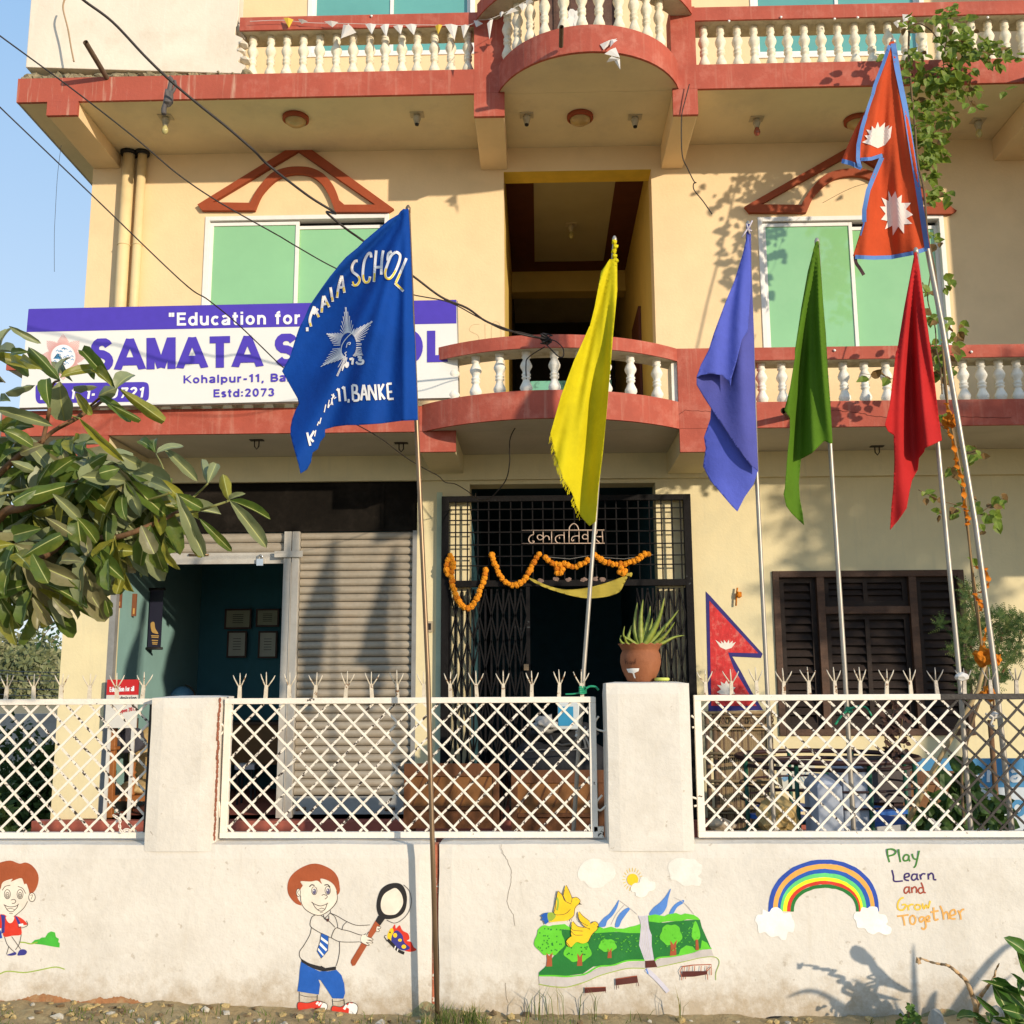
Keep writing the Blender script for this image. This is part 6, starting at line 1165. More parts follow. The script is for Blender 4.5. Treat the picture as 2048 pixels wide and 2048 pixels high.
# ================================================================== BUNTING
BT = thing('bunting', 'string of small white and yellow paper pennants along the upper left handrail', 'bunting', P(700, 50, YB-.03))
pw = mat('paper_white', (.72, .70, .66), .6, .08, trans=.2); py_ = mat('paper_yellow', (.75, .52, .05), .6, .08, trans=.2)
st = cr([A(1380, 118), A(1560, 112), A(1700, 125), A(1900, 130), B(60, 130), B(250, 135), B(500, 138), B(700, 140), B(760, 112), B(830, 105), B(930, 60), B(1010, 15), B(1075, -10)], 6)
mb = MB(); mb.tube([P(p[0], p[1], YB-.04 if p[0] < 980 else YB-.35) for p in st], .0025, 5); part_at(mb, 'string', pw, BT)
for (V, tri, m) in [(A, [(1565, 98), (1620, 108), (1595, 155)], py_), (A, [(1645, 105), (1700, 118), (1665, 132)], pw), (A, [(1790, 118), (1868, 122), (1835, 150)], pw), (A, [(1895, 135), (1935, 150), (1880, 218)], pw),
    (B, [(45, 130), (90, 180), (5, 212)], pw), (B, [(138, 132), (200, 136), (175, 188)], pw), (B, [(222, 145), (272, 132), (255, 205)], pw), (B, [(293, 145), (348, 140), (335, 190)], pw), (B, [(360, 138), (425, 135), (408, 195)], pw), (B, [(525, 142), (565, 138), (542, 190)], py_), (B, [(578, 135), (650, 140), (632, 220)], pw), (B, [(668, 142), (715, 140), (682, 212)], pw),
    (B, [(738, 112), (790, 130), (752, 150)], pw), (B, [(845, 105), (812, 130), (825, 218)], pw), (B, [(945, 45), (985, 60), (912, 82)], pw), (B, [(985, 28), (1040, 20), (1010, 62)], pw), (B, [(1030, -5), (1068, 8), (1020, 35)], pw), (B, [(880, 72), (905, 66), (888, 95)], pw),
    (B, [(1460, 298), (1522, 262), (1545, 318)], pw), (B, [(1470, 345), (1500, 310), (1545, 328)], pw), (B, [(1510, 330), (1545, 325), (1547, 385)], pw), (B, [(1435, 245), (1530, 212), (1455, 275)], pw), (B, [(1490, 262), (1532, 222), (1500, 215)], pw),
    (C, [(1255, 140), (1285, 80), (1335, 135)], pw), (C, [(1260, 78), (1325, 95), (1270, 150)], pw), (C, [(1210, 125), (1250, 110), (1235, 155)], pw)]:
    px0, py0 = V(*tri[0]); yy = YB-.05 if not (980 < px0 < 1360) else (YB-.40 if py0 < 60 else YB-.62); mb = MB()
    q = [P(*V(*t), yy+random.uniform(-.02, .02)) for t in tri]; mid = (q[0]+q[1])/2+Vector((0, -.015, 0)); mb.add([q[0], mid, q[1], q[2]], [(0, 1, 3), (1, 2, 3)]); o = part_at(mb, 'pennant', m, BT)
# ================================================================== THINGS IN FRONT OF AND INSIDE THE BUILDING
def grp(name, label, cat, loc, group=None): return thing(name, label, cat, loc, group)
def pt(T, mb, nm, m, **k): return bp(mb, nm, m, T, **k)
# --- marigold garland
yg2 = YF-.075-.045
gl = grp('marigold_garland', 'orange marigold garland looped across the iron grille above the gate', 'garland', P(1020, 1130, yg2))
mari = mat('marigold', (.72, .27, .01), .8, .25, 30, .6, 120); mari2 = mat('marigold_dark', (.55, .17, .005), .8, .25, 30, .6, 120)
fl_m = []
for s_ in range(4):
    bm = bmesh.new(); bmesh.ops.create_icosphere(bm, subdivisions=3, radius=1); mb = MB()
    for v in bm.verts:
        n = v.co.normalized(); d = 1+.16*math.sin(11*math.atan2(n.y, n.x)+s_)*math.cos(9*n.z+s_)+.12*mnoise.noise(n*5+Vector((s_, 0, 0))); v.co = n*d
    mb.v = [tuple(v.co) for v in bm.verts]; mb.f = [tuple(q.index for q in f.verts) for f in bm.faces]; mb.m = [0]*len(mb.f); mb.sm = [False]*len(mb.f); bm.free()
    o = mb.build('flower', mari if s_ < 3 else mari2); fl_m.append(o.data); bpy.data.objects.remove(o)
def garl(pts, step=27, V=I):
    pp = cr(pts, 10); acc = 0; last = pp[0]; out = [pp[0]]
    for p in pp[1:]:
        acc += math.hypot(p[0]-last[0], p[1]-last[1]); last = p
        if acc >= step: out.append(p); acc = 0
    for p in out:
        o = link('flower', random.choice(fl_m), gl); q = P(*V(p[0]+random.uniform(-3, 3), p[1]+random.uniform(-3, 3)), yg2-random.uniform(0, .015)); r = random.uniform(.025, .032)
        o.location = q-gl.location; o.scale = (r, r, r*random.uniform(.8, 1)); o.rotation_euler = [random.uniform(0, 6) for _ in range(3)]
garl([(175, 565), (195, 610), (190, 660), (190, 740), (210, 830), (245, 895), (290, 940), (335, 915), (370, 850), (400, 780), (425, 690), (430, 650)]); garl([(160, 600), (150, 640), (160, 690), (155, 725)], 30)
garl([(470, 560), (490, 620), (520, 690), (560, 745), (610, 775), (660, 765), (710, 720), (740, 660), (770, 605), (805, 555)]); garl([(845, 580), (880, 610), (930, 632), (975, 625), (1050, 645), (1110, 620), (1150, 595)])
garl([(1190, 560), (1240, 600), (1310, 625), (1380, 628), (1440, 615), (1500, 590), (1545, 553), (1592, 558)]); garl([(925, 660), (930, 690), (960, 690), (962, 660)], 26); garl([(1375, 655), (1370, 688), (1405, 685), (1410, 655)], 26)
mb = MB()
for a_, b_ in (((845, 575), (1190, 560)), ((1190, 575), (1600, 560))):
    mb.tube([P(*I(*p), yg2) for p in (a_, ((a_[0]+b_[0])/2, 590), b_)], .002, 5)
pt(gl, mb, 'string', flat('garland_string', (.3, .3, .28)))
# --- yellow cloth swag
def ysw(px, py): return yg2-.02+.012*math.sin(py*.9+px*.05)+.006*math.sin(px*.12)
T = grp('cloth_swag', 'faded yellow cloth swag hung below the iron grille', 'cloth', P(1160, 1180, yg2)); mb = MB(); mb.smooth = True
sheet(mb, cr([V5(*p) for p in [(165, 868), (250, 895), (400, 965), (600, 1018), (800, 1020), (1000, 985), (1200, 930), (1440, 848), (1400, 960), (1345, 1055), (1200, 1112), (1000, 1137), (850, 1130), (700, 1098), (550, 1055), (400, 1005), (250, 935)]], 3, True), ysw, 4, 0)
pt(T, mb, 'cloth', cloth('faded_yellow_cloth', (.50, .40, .07), .2, .15)); mb = MB(); c = P(*V5(1470, 835), yg2); mb.blob(tuple(c), (.03, .015, .02), 2, .7, 2, 2); pt(T, mb, 'knot', MATS['faded_yellow_cloth'])
for u, v in ((530, 885), (690, 895), (885, 895), (1035, 885), (1130, 895), (330, 910)):
    c = P(*V5(u, v), YF-.10); mb = MB(); mb.blob(tuple(c), (.028, .004, .02), u, .7, 2, 2); pt(gl, mb, 'wilted_petal', mat('wilted_pink', (.22, .15, .12), .9, .4, 20))
# --- clay pot with aloe on the pillar
pcx = P(1282, 1363, YW+.16); zt_ = pillars[1][2]; Yc = YW+.16
T = grp('flower_pot', 'round terracotta pot with frilled rim on the pillar top', 'flower pot', (pcx.x, Yc, zt_))
clay = mat('terracotta', (.28, .10, .042), .75, .18, 6, .3, 50, stain=(.36, .17, .085), stain_amt=.5, stain_scale=6)
prof = [(.062, 0), (.072, .006), (.098, .06), (.109, .105), (.106, .145), (.096, .165), (.100, .172), (.104, .18), (.112, .195), (.118, .2), (.108, .2), (.098, .19), (.09, .17)]
mb = MB(); n = 48; mb.smooth = True; vs = []
for j, (r, z) in enumerate(prof):
    for k in range(n): a_ = 2*math.pi*k/n; fr = (.005*math.sin(a_*15) if 8 <= j <= 10 else 0); vs.append((pcx.x+(r+fr*.5)*math.cos(a_), Yc+(r+fr*.5)*math.sin(a_), zt_+z+fr))
mb.add(vs, [(j*n+k, j*n+(k+1) % n, (j+1)*n+(k+1) % n, (j+1)*n+k) for j in range(len(prof)-1) for k in range(n)]+[tuple(range(n))[::-1]])
pt(T, mb, 'pot_body', clay); mb = MB(); mb.lathe([(.088, .165), (.05, .18), (0, .185)], (pcx.x, Yc, zt_), 20, cap=False); pt(T, mb, 'soil', dirt if 'dirt' in MATS else mat('soil', (.1, .06, .035), .95, .3, 20, 1, 50))
def ypot(px, py):
    p = P(px, py, Yc); dx = p.x-pcx.x; z = p.z-zt_; r = .06
    for (r0, z0), (r1, z1) in zip(prof, prof[1:]):
        if z0 <= z <= z1: r = r0+(r1-r0)*(z-z0)/max(1e-6, z1-z0); break
    return Yc-math.sqrt(max(1e-5, r*r-dx*dx))
mb = MB()
for st in ([(1405, 1290), (1408, 1330)], [(1408, 1315), (1418, 1308), (1424, 1330)], [(1445, 1312), (1434, 1312), (1432, 1326), (1445, 1326), (1446, 1310), (1450, 1330)], [(1455, 1330), (1456, 1310), (1465, 1312), (1466, 1330)], [(1480, 1312), (1470, 1314), (1470, 1328), (1480, 1326), (1479, 1290)]): ribbon(mb, [I(*p) for p in st], .9, ypot, .0015)
pt(T, mb, 'lettering', flat('pot_ink', (.06, .02, .01))).__setitem__('kind', 'stuff')
mb = MB(); sheet(mb, [I(*p) for p in [(1415, 1362), (1460, 1358), (1505, 1358), (1500, 1378), (1470, 1392), (1480, 1430), (1470, 1425), (1458, 1392), (1428, 1388)]], ypot, 3, .0015); pt(T, mb, 'paint_mark', PC['white'])
aloe_m = mat('aloe_leaf', (.22, .27, .04), .45, .25, 8, .1, 50, stain=(.38, .34, .09), stain_amt=.6, stain_scale=9, spec=.4)
AL = grp('aloe_plant', 'spiky green aloe growing in the terracotta pot', 'plant', (pcx.x, Yc, zt_+.17))
def blade(root, nm, m, pts3, w0, th, parent_fn=pt, teeth=True):
    q = [Vector(p) for p in cr(pts3, 5)]; n = len(q); mb = MB(); mb.smooth = True; rings = []
    for i, p in enumerate(q):
        t = i/(n-1); tg = (q[min(n-1, i+1)]-q[max(0, i-1)]).normalized(); sd = tg.cross(Vector((0, 1, .15))).normalized(); up = sd.cross(tg)
        w_ = w0*(1-t)**.75*(1 if i else .8)+.0006; h_ = th*(1-t)**.8+.0004; wt = w_*(1.12 if (i % 2 and teeth) else 1)
        rings.append([p-sd*wt, p-up*-h_*.4, p+sd*wt, p-up*h_])
    for a_, b_ in zip(rings, rings[1:]): mb.add(a_+b_, [(k, (k+1) % 4, (k+1) % 4+4, k+4) for k in range(4)])
    return parent_fn(root, mb, nm, m)
for (pts, w_, y1) in [([(1500, 1205), (1440, 1160), (1395, 1130), (1402, 1062)], .011, -.03), ([(1480, 1205), (1430, 1150), (1440, 1100), (1452, 1055)], .013, .03), ([(1510, 1205), (1475, 1100), (1478, 990), (1492, 895)], .015, .02), ([(1520, 1205), (1515, 1090), (1518, 980), (1532, 875)], .019, -.02),
     ([(1530, 1205), (1550, 1090), (1572, 1000), (1583, 920)], .017, .05), ([(1535, 1205), (1600, 1100), (1650, 990), (1682, 862)], .021, -.04), ([(1560, 1205), (1640, 1120), (1710, 1040), (1782, 948)], .018, .0), ([(1590, 1205), (1650, 1160), (1700, 1110), (1756, 1032)], .015, -.05), ([(1610, 1205), (1680, 1175), (1750, 1140), (1824, 1126)], .013, .02), ([(1470, 1205), (1400, 1190), (1372, 1160), (1378, 1125)], .010, .0), ([(1540, 1205), (1570, 1110), (1590, 1050), (1598, 1005)], .013, .08), ([(1455, 1205), (1420, 1185), (1405, 1150), (1400, 1130)], .01, -.07)]:
    n = len(pts); blade(AL, 'leaf', aloe_m, [P(*I(*p), Yc+y1*i/(n-1)) for i, p in enumerate(pts)], w_, w_*.4)
c = P(*I(1668, 1442), YW+.08); mb = MB(); mb.smooth = True
ring = [(c.x+.032*math.cos(a_), YW+.10+.032*math.sin(a_), zt_+.014) for a_ in [2*math.pi*i/20 for i in range(21)]]; mb.tube(ring, .009, 8, cap=False); mb.build('plastic_ring', flat('ring_lime', (.55, .60, .12), .4), label='small lime green plastic ring lying beside the clay pot', cat='ring')
# --- green plastic ties
gt = flat('green_twine', (.02, .28, .14), .4)
mb = MB()
for k in range(4): mb.tube([P(*I(*p), YFc-.02+.03*math.sin(i)) for i, p in enumerate([(1085, 1490+k*12), (1110, 1486+k*12), (1132, 1494+k*12), (1110, 1500+k*12), (1085, 1496+k*12)])], .005, 6)
mb.tube([P(*p, YFc-.02) for p in cr([I(1130, 1500), I(1160, 1485), I(1200, 1490), I(1220, 1512)], 5)], .006, 6); mb.tube([P(*p, YFc-.02) for p in cr([I(1090, 1530), I(1040, 1538), I(985, 1540)], 4)], .004, 6)
mb.build('green_tie', gt, label='green twine tying the yellow flagpole to the fence', cat='twine')
mb = MB(); mb.tube([P(*p, 5.7) for p in cr([K(890, 550), K(925, 500), K(960, 470), K(1010, 450), K(1060, 455), K(1090, 500)], 5)], .006, 6); mb.blob(tuple(P(*K(965, 470), 5.72)), (.022, .02, .018), 3, .5, 2, 2); mb.build('green_tie', gt, label='green twine knotted on the pole below the dark green flag', cat='twine')
ws = flat('rag_white', (.6, .58, .54), .9)
for (V, c0, pl, lb) in ((J, (1095, 590), [[(1060, 570), (1090, 600), (1120, 640), (1130, 690)], [(1095, 590), (1130, 620), (1160, 690)], [(1070, 560), (1100, 570), (1130, 540)]], 'pale string knotted on the yellow flagpole'), (K, (1770, 500), [[(1720, 490), (1760, 510), (1750, 550), (1770, 560)], [(1770, 500), (1800, 490), (1830, 510)]], 'white rag knotted on the tallest flagpole behind the fence')):
    mb = MB(); mb.blob(tuple(P(*V(*c0), 5.68)), (.03, .02, .022), 5, .6, 2, 2)
    for l in pl: mb.tube([P(*p, 5.66) for p in cr([V(*p) for p in l], 4)], .006, 6)
    mb.build('knotted_rag', ws, label=lb, cat='rag')
mb = MB(); mb.blob(tuple(P(*N6(1245, 1405), YFc-.005)), (.035, .02, .022), 7, .5, 2, 2); mb.blob(tuple(P(*N6(1205, 1405), YFc+.05)), (.02, .02, .02), 8, .5, 2, 2); mb.build('knotted_rag', ws, label='white rag tied round a fence spike and the red flag pole', cat='rag')
# --- orange cloth twisted on the rope by the vine
orc = cloth('orange_cloth', (.62, .20, .015), .2, .2)
T = grp('orange_cloth_strip', 'long orange cloth strip twisted round the tallest flagpole and vine rope', 'cloth strip', P(1950, 1100, 6.0))
for pts, w_ in (([F(1500, 430), F(1520, 500), F(1500, 560), F(1530, 620), F(1555, 720), F(1560, 780), F(1590, 850), F(1600, 920), F(1602, 1010)], .028), ([F(1610, 1020), F(1625, 1080), F(1610, 1110)], .03), ([F(1660, 1330), F(1690, 1350), F(1720, 1360)], .03), ([F(1715, 1340), F(1735, 1420), F(1700, 1470), F(1660, 1490), F(1700, 1540), F(1690, 1580)], .03), ([F(1660, 1480), F(1700, 1560)], .022), ([F(1730, 1580), F(1735, 1640), F(1715, 1720), F(1710, 1780)], .02)):
    mb = MB(); mb.smooth = True; pp = cr(pts, 8); vs = []
    for i, p in enumerate(pp):
        a_ = i*.55; r = w_*(.6+.35*math.sin(i*1.1)); c = P(*p, 6.02+.02*math.sin(i*.7)); vs += [c+Vector((math.cos(a_)*r, math.sin(a_)*r, .0)), c-Vector((math.cos(a_)*r, math.sin(a_)*r, .0))]
    mb.add(vs, [(2*i, 2*i+1, 2*i+3, 2*i+2) for i in range(len(pp)-1)]); pt(T, mb, 'cloth_strip', orc)
for c0, r in ((F(1522, 525), .04), (F(1708, 1830), .045), (F(1775, 1850), .03), (K(1735, 380), .035)):
    mb = MB(); mb.blob(tuple(P(*c0, 6.0 if c0[1] < 1370 else 5.62)), (r, r*.7, r), int(r*900), .8, 3, 2.2); pt(T, mb, 'cloth_knot', orc)
mb = MB(); mb.tube([P(*p, 6.1) for p in cr([F(1480, 100), F(1500, 300), F(1520, 500), F(1600, 900), F(1620, 1100), F(1640, 1300), F(1670, 1500), F(1690, 1700), F(1700, 1850)], 6)], .006, 6); pt(T, mb, 'rope', mat('rope', (.28, .18, .08), .9))
T2 = grp('bamboo_stick', 'bare bamboo stick leaning behind the black part of the fence', 'stick', P(1900, 1650, 6.2)); mb = MB(); mb.tube([P(*p, 6.2) for p in (N6(1510, 1220), N6(1440, 1480), N2(1420, 180), N2(1180, 600), N2(900, 1100), N2(640, 1640))], [.012, .013, .014, .014, .015, .016], 8); pt(T2, mb, 'stick', mat('bamboo', (.38, .28, .14), .7, .2, 10))
# --- benches
def bench(label, x0p, x1p, ytop, Yb, mids=1):
    a_, b_ = P(x0p, ytop, Yb), P(x1p, ytop, Yb); zt2 = a_.z; T = grp('school_bench', label, 'bench', ((a_.x+b_.x)/2, Yb, 0), 'wooden school benches stored in the yard')
    w_ = b_.x-a_.x
    for x in (a_.x, b_.x-.05): mb = MB(); mb.box(x, x+.05, Yb, Yb+.05, 0, zt2-.01); pt(T, mb, 'leg', bench_w, bevel=.003); mb = MB(); mb.box(x, x+.05, Yb+.38, Yb+.43, 0, zt2-.35); pt(T, mb, 'leg', bench_w, bevel=.003)
    mb = MB(); mb.box(a_.x+.001, b_.x-.001, Yb-.012, Yb-.001, zt2-.1, zt2); pt(T, mb, 'top_board', bench_w, bevel=.003)
    mb = MB(); mb.box(a_.x+.051, b_.x-.051, Yb+.01, Yb+.03, zt2-.33, zt2-.101); pt(T, mb, 'back_panel', mat('bench_panel', (.20, .085, .026), .5, .3, 3, .2, 30))
    mb = MB(); mb.box(a_.x+.051, b_.x-.051, Yb-.005, Yb+.04, zt2-.36, zt2-.331); pt(T, mb, 'rail', bench_w)
    mb = MB(); mb.box(a_.x+.001, b_.x-.001, Yb+.052, Yb+.44, zt2-.38, zt2-.35); pt(T, mb, 'seat', bench_w, bevel=.003)
    mb = MB(); mb.box(a_.x+.051, b_.x-.051, Yb+.005, Yb+.03, zt2-.50, zt2-.37); pt(T, mb, 'apron', bench_w)
    n = int(w_/.14)
    for i in range(n):
        x = a_.x+.06+(w_-.12)*i/n; mb = MB(); q0 = Vector((x, Yb+.004, zt2-.33)); q1 = Vector((x+.1, Yb+.004, zt2-.102)); s_ = Vector((.012, 0, 0)); th = Vector((0, .006, 0)); mb.hull([q0, q0+s_, q0+s_+th, q0+th], [q1, q1+s_, q1+s_+th, q1+th]); pt(T, mb, 'slat', bench_w)
    return T
bench('wooden school bench behind the brown flagpole', 808, 998, 1527, 8.35); bench('wooden school bench under the black bag', 1022, 1208, 1540, 8.3); bench('wooden bench with slatted back at the right of the yard', 1738, 1925, 1542, 8.2)
# --- black bag, jerrycan, cloth
blkc = mat('black_fabric', (.012, .013, .016), .75, .4, 6, .5, 60)
c = P(*J(950, 700), 8.4); T = grp('black_bag', 'large black travel bag on the wooden bench behind the fence', 'bag', (c.x, c.y, c.z-.25))
mb = MB(); mb.smooth = True; mb.blob(tuple(c+Vector((0, .15, -.12))), (.42, .2, .24), 3, .25, 3, 1.4); pt(T, mb, 'bag_body', blkc); mb = MB(); mb.smooth = True; mb.blob(tuple(c+Vector((.02, .1, .12))), (.27, .16, .11), 6, .35, 3, 1.6); pt(T, mb, 'bag_flap', blkc)
mb = MB(); mb.tube([P(*J(*p), 8.2) for p in [(880, 600), (900, 650), (960, 670), (1040, 655), (1080, 610)]], .012, 6); pt(T, mb, 'handle', mat('black_strap', (.03, .03, .03), .5))
mb = MB(); mb.tube([P(*J(*p), 8.14) for p in [(700, 720), (820, 700), (960, 710), (1150, 690)]], .006, 6); pt(T, mb, 'zip', mat('zip_grey', (.1, .1, .1), .4, metal=.5))
a_, b_ = P(*J(935, 560), 8.25), P(*J(1085, 365), 8.25); T = grp('jerrycan', 'white plastic can with a blue label standing on the black bag', 'can', ((a_.x+b_.x)/2, 8.3, a_.z))
mb = MB(); mb.box(a_.x, b_.x, 8.25, 8.40, a_.z, b_.z); pt(T, mb, 'can_body', flat('can_white', (.52, .56, .56), .5), bevel=.012); mb = MB(); mb.box(a_.x+.003, b_.x-.05, 8.244, 8.2485, a_.z+.03, b_.z-.035); pt(T, mb, 'can_label', flat('can_label_blue', (.03, .24, .42), .5)); mb = MB(); mb.lathe([(.03, 0), (.03, .025)], (a_.x+.06, 8.33, b_.z), 12); pt(T, mb, 'cap', flat('can_white', (.5, .5, .5)))
mb = MB(); mb.smooth = True; mb.blob(tuple(P(*J(850, 520), 8.25)), (.09, .06, .06), 9, .8, 3, 2); mb.build('crumpled_cloth', mat('grey_cloth', (.34, .33, .31), .9, .2, 10, .4, 60), label='crumpled grey cloth next to the white can on the black bag', cat='cloth')
# --- bamboo rack
x0, x1 = P(*N1(180, 700), 8.6).x, P(*N1(970, 700), 8.6).x; zt2 = P(*N1(500, 130), 8.6).z; T = grp('bamboo_rack', 'tall bamboo slat rack leaning under the painted flag', 'rack', ((x0+x1)/2, 8.6, 0))
bmb = mat('bamboo_slat', (.26, .18, .09), .75, .3, 14, .3, 60); bmd = mat('bamboo_dark', (.13, .08, .045), .75, .3, 14, .3, 60)
for x in (x0, x1-.05, x0+.06): mb = MB(); mb.tube([(x+.02, 8.6, 0), (x+.02, 8.6, zt2)], .02, 8); pt(T, mb, 'post', bmd)
for i in range(26):
    x = x0+.09+(x1-x0-.15)*i/25; m2 = bmb if random.random() < .7 else bmd; mb = MB(); mb.box(x-.007, x+.007, 8.62, 8.63, .15, zt2-.02); pt(T, mb, 'slat', m2)
for v in (145, 290, 605, 920, 1240): z = P(*N1(500, v), 8.6).z; mb = MB(); mb.tube([(x0, 8.585, z), (x1, 8.585, z)], .014, 7); mb.tube([(x0, 8.585, z-.03), (x1, 8.585, z-.03)], .008, 7); pt(T, mb, 'rail', bmb)
mb = MB()
for i in range(6): c = P(*N1(320+i*110, 225), 8.58); mb.tube([(c.x+.055*math.cos(t), 8.58, c.z+.04*math.sin(t)) for t in [k*math.pi/7 for k in range(15)]], .006, 5, cap=False)
o = pt(T, mb, 'bent_hoops', bmd); o['kind'] = 'stuff'
# --- playground roundabout
cx_ = P(1655, 1515, 7.7).x; cy_ = 7.75; zr = P(1655, 1516, 7.6).z; T = grp('playground_roundabout', 'childrens roundabout with dark pipe rails, green posts and blue seats', 'roundabout', (cx_, cy_, 0))
dkp = mat('dark_pipe', (.04, .018, .018), .4, .2, 10); gnp = flat('green_pipe', (.012, .075, .04), .45); bls = flat('blue_seat', (.02, .10, .36), .45)
for z, r, rr_, m in ((zr, .64, .018, dkp), (zr-.05, .60, .014, dkp), (zr-.19, .62, .008, dkp), (zr-.30, .62, .008, dkp), (zr-.55, .62, .016, gnp)):
    mb = MB(); mb.tube([(cx_+r*math.cos(t), cy_+r*math.sin(t), z) for t in [k*2*math.pi/36 for k in range(37)]], rr_, 8, cap=False); pt(T, mb, 'ring_rail', m)
for k in range(8): t = k*math.pi/4+.2; mb = MB(); mb.tube([(cx_+.62*math.cos(t), cy_+.62*math.sin(t), .12), (cx_+.62*math.cos(t), cy_+.62*math.sin(t), zr)], .016, 8); pt(T, mb, 'post', gnp)
for k in range(4):
    t = k*math.pi/2+.5; u = Vector((math.cos(t), math.sin(t), 0)); s_ = Vector((-u.y, u.x, 0)); c = Vector((cx_, cy_, zr-.42)); q = [c+u*.28-s_*.2, c+u*.58-s_*.2, c+u*.58+s_*.2, c+u*.28+s_*.2]; mb = MB(); mb.hull(q[::1], [p+Vector((0, 0, .03)) for p in q]); pt(T, mb, 'seat', bls)
mb = MB(); mb.lathe([(.66, .1), (.66, .13), (.05, .14)], (cx_, cy_, 0), 32); pt(T, mb, 'deck', gnp); mb = MB(); mb.tube([(cx_, cy_, 0), (cx_, cy_, zr-.1)], .03, 10); pt(T, mb, 'centre_post', gnp)
# --- rock, stone, blocks
mb = MB(); c = P(*N1(1000, 1320), 6.6); mb.blob((c.x, 6.6, c.z), (.12, .1, .11), 5, .6, 3, 1.8); mb.build('rock', mat('rough_rock', (.40, .28, .11), .95, .4, 9, 1, 30), label='rough yellow rock behind the left end of the right fence panel', cat='rock')
mb = MB(); c = P(*N1(350, 1420), 6.4); mb.blob((c.x, 6.4, c.z), (.085, .07, .04), 8, .3, 3, 1.2); mb.build('flat_stone', mat('pale_stone', (.42, .34, .24), .9, .2, 8, .5, 30), label='flat pale stone at the corner by the middle pillar', cat='stone')
gb = mat('greyblue_paint', (.36, .40, .47), .8, .08, 4, .3, 30)
for (u0, v0, u1, lab, yy) in ((1440, 925, 1725, 'low grey blue concrete pedestal with sloped top', 7.0), (1728, 748, 2010, 'taller grey blue concrete pedestal beside the low one', 7.15)):
    a_, b_ = P(*N1(u0, v0), yy), P(*N1(u1, v0), yy); mb = MB(); mb.box(a_.x, b_.x, yy, yy+.35, 0, a_.z-.03); mb.hull([(a_.x, yy, a_.z-.03), (b_.x, yy, a_.z-.03), (b_.x, yy+.35, a_.z-.03), (a_.x, yy+.35, a_.z-.03)], [(a_.x+.04, yy+.04, a_.z+.01), (b_.x-.01, yy+.04, a_.z-.02), (b_.x-.01, yy+.31, a_.z+.02), (a_.x+.04, yy+.31, a_.z+.03)])
    mb.build('concrete_pedestal', gb, label=lab, cat='pedestal', bevel=.006)
a_, b_ = P(*N2(290, 1590), 7.9), P(*N2(1250, 1680), 7.9); mb = MB(); mb.box(a_.x, b_.x, 7.9, 8.1, 0, a_.z); mb.build('low_white_kerb', mat('kerb_white', (.5, .5, .5), .8, .1, 5, .3), label='low white painted kerb below the slatted bench', cat='kerb', bevel=.006)
# --- blue school banner on the right
yb2 = 9.2; x0, x1 = P(1826, 1520, yb2).x, P(2300, 1520, yb2).x; z0, z1, z2 = P(1950, 1700, yb2).z, P(1950, 1575, yb2).z, P(1950, 1517, yb2).z
T = grp('blue_banner', 'blue and white banner board with large letters at the right end', 'banner', ((x0+x1)/2, yb2, z0-.3))
mb = MB(); mb.box(x0, x1, yb2, yb2+.03, .12, z1); pt(T, mb, 'white_field', flat('banner_white', (.52, .58, .62), .5)); mb = MB(); mb.box(x0, x1, yb2, yb2+.03, z1+.0005, z2); pt(T, mb, 'blue_field', flat('banner_blue', (.05, .22, .42), .5))
mb = MB(); stroke_text(mb, 'er', *N2(1360, 1190), *N2(1610, 1190), 33, yb2, .004, .2); stroke_text(mb, 'al', *N2(1775, 1190), *N2(1980, 1190), 33, yb2, .004, .2); stroke_text(mb, 'S', *N2(1150, 1190), *N2(1290, 1190), 33, yb2, .004, .2) if False else None
o = pt(T, mb, 'lettering', flat('banner_letter_white', (.6, .65, .68))); o['kind'] = 'stuff'
mb = MB(); stroke_text(mb, 'u', *N2(1420, 1570), *N2(1600, 1570), 42, yb2, .004, .2); stroke_text(mb, 'o', *N2(1770, 1570), *N2(1960, 1570), 46, yb2, .004, .2); o = pt(T, mb, 'lettering', MATS['banner_blue']); o['kind'] = 'stuff'
# --- flower poster on the wall behind the roundabout
mb = MB(); sheet(mb, [N1(1000, 640), N1(1420, 640), N1(1420, 1000), N1(1060, 1010)], YF-.03, 40, 0); mb.mi = 1
for u, v in ((1080, 890), (1180, 900), (1120, 860), (1060, 700), (1130, 660)): sheet(mb, [N1(u-40, v), N1(u, v-30), N1(u+40, v+10), N1(u-5, v+40)], YF-.03, 20, .003)
for u in (1260, 1300, 1350): ribbon(mb, [N1(u, 780), N1(u+20, 820), N1(u-10, 870), N1(u+30, 930)], 1, YF-.03, .003)
mb.build('wall_poster', [flat('poster_white', (.6, .6, .52)), flat('poster_blue', (.16, .32, .5))], label='faded white poster with blue flowers behind the roundabout', cat='poster')
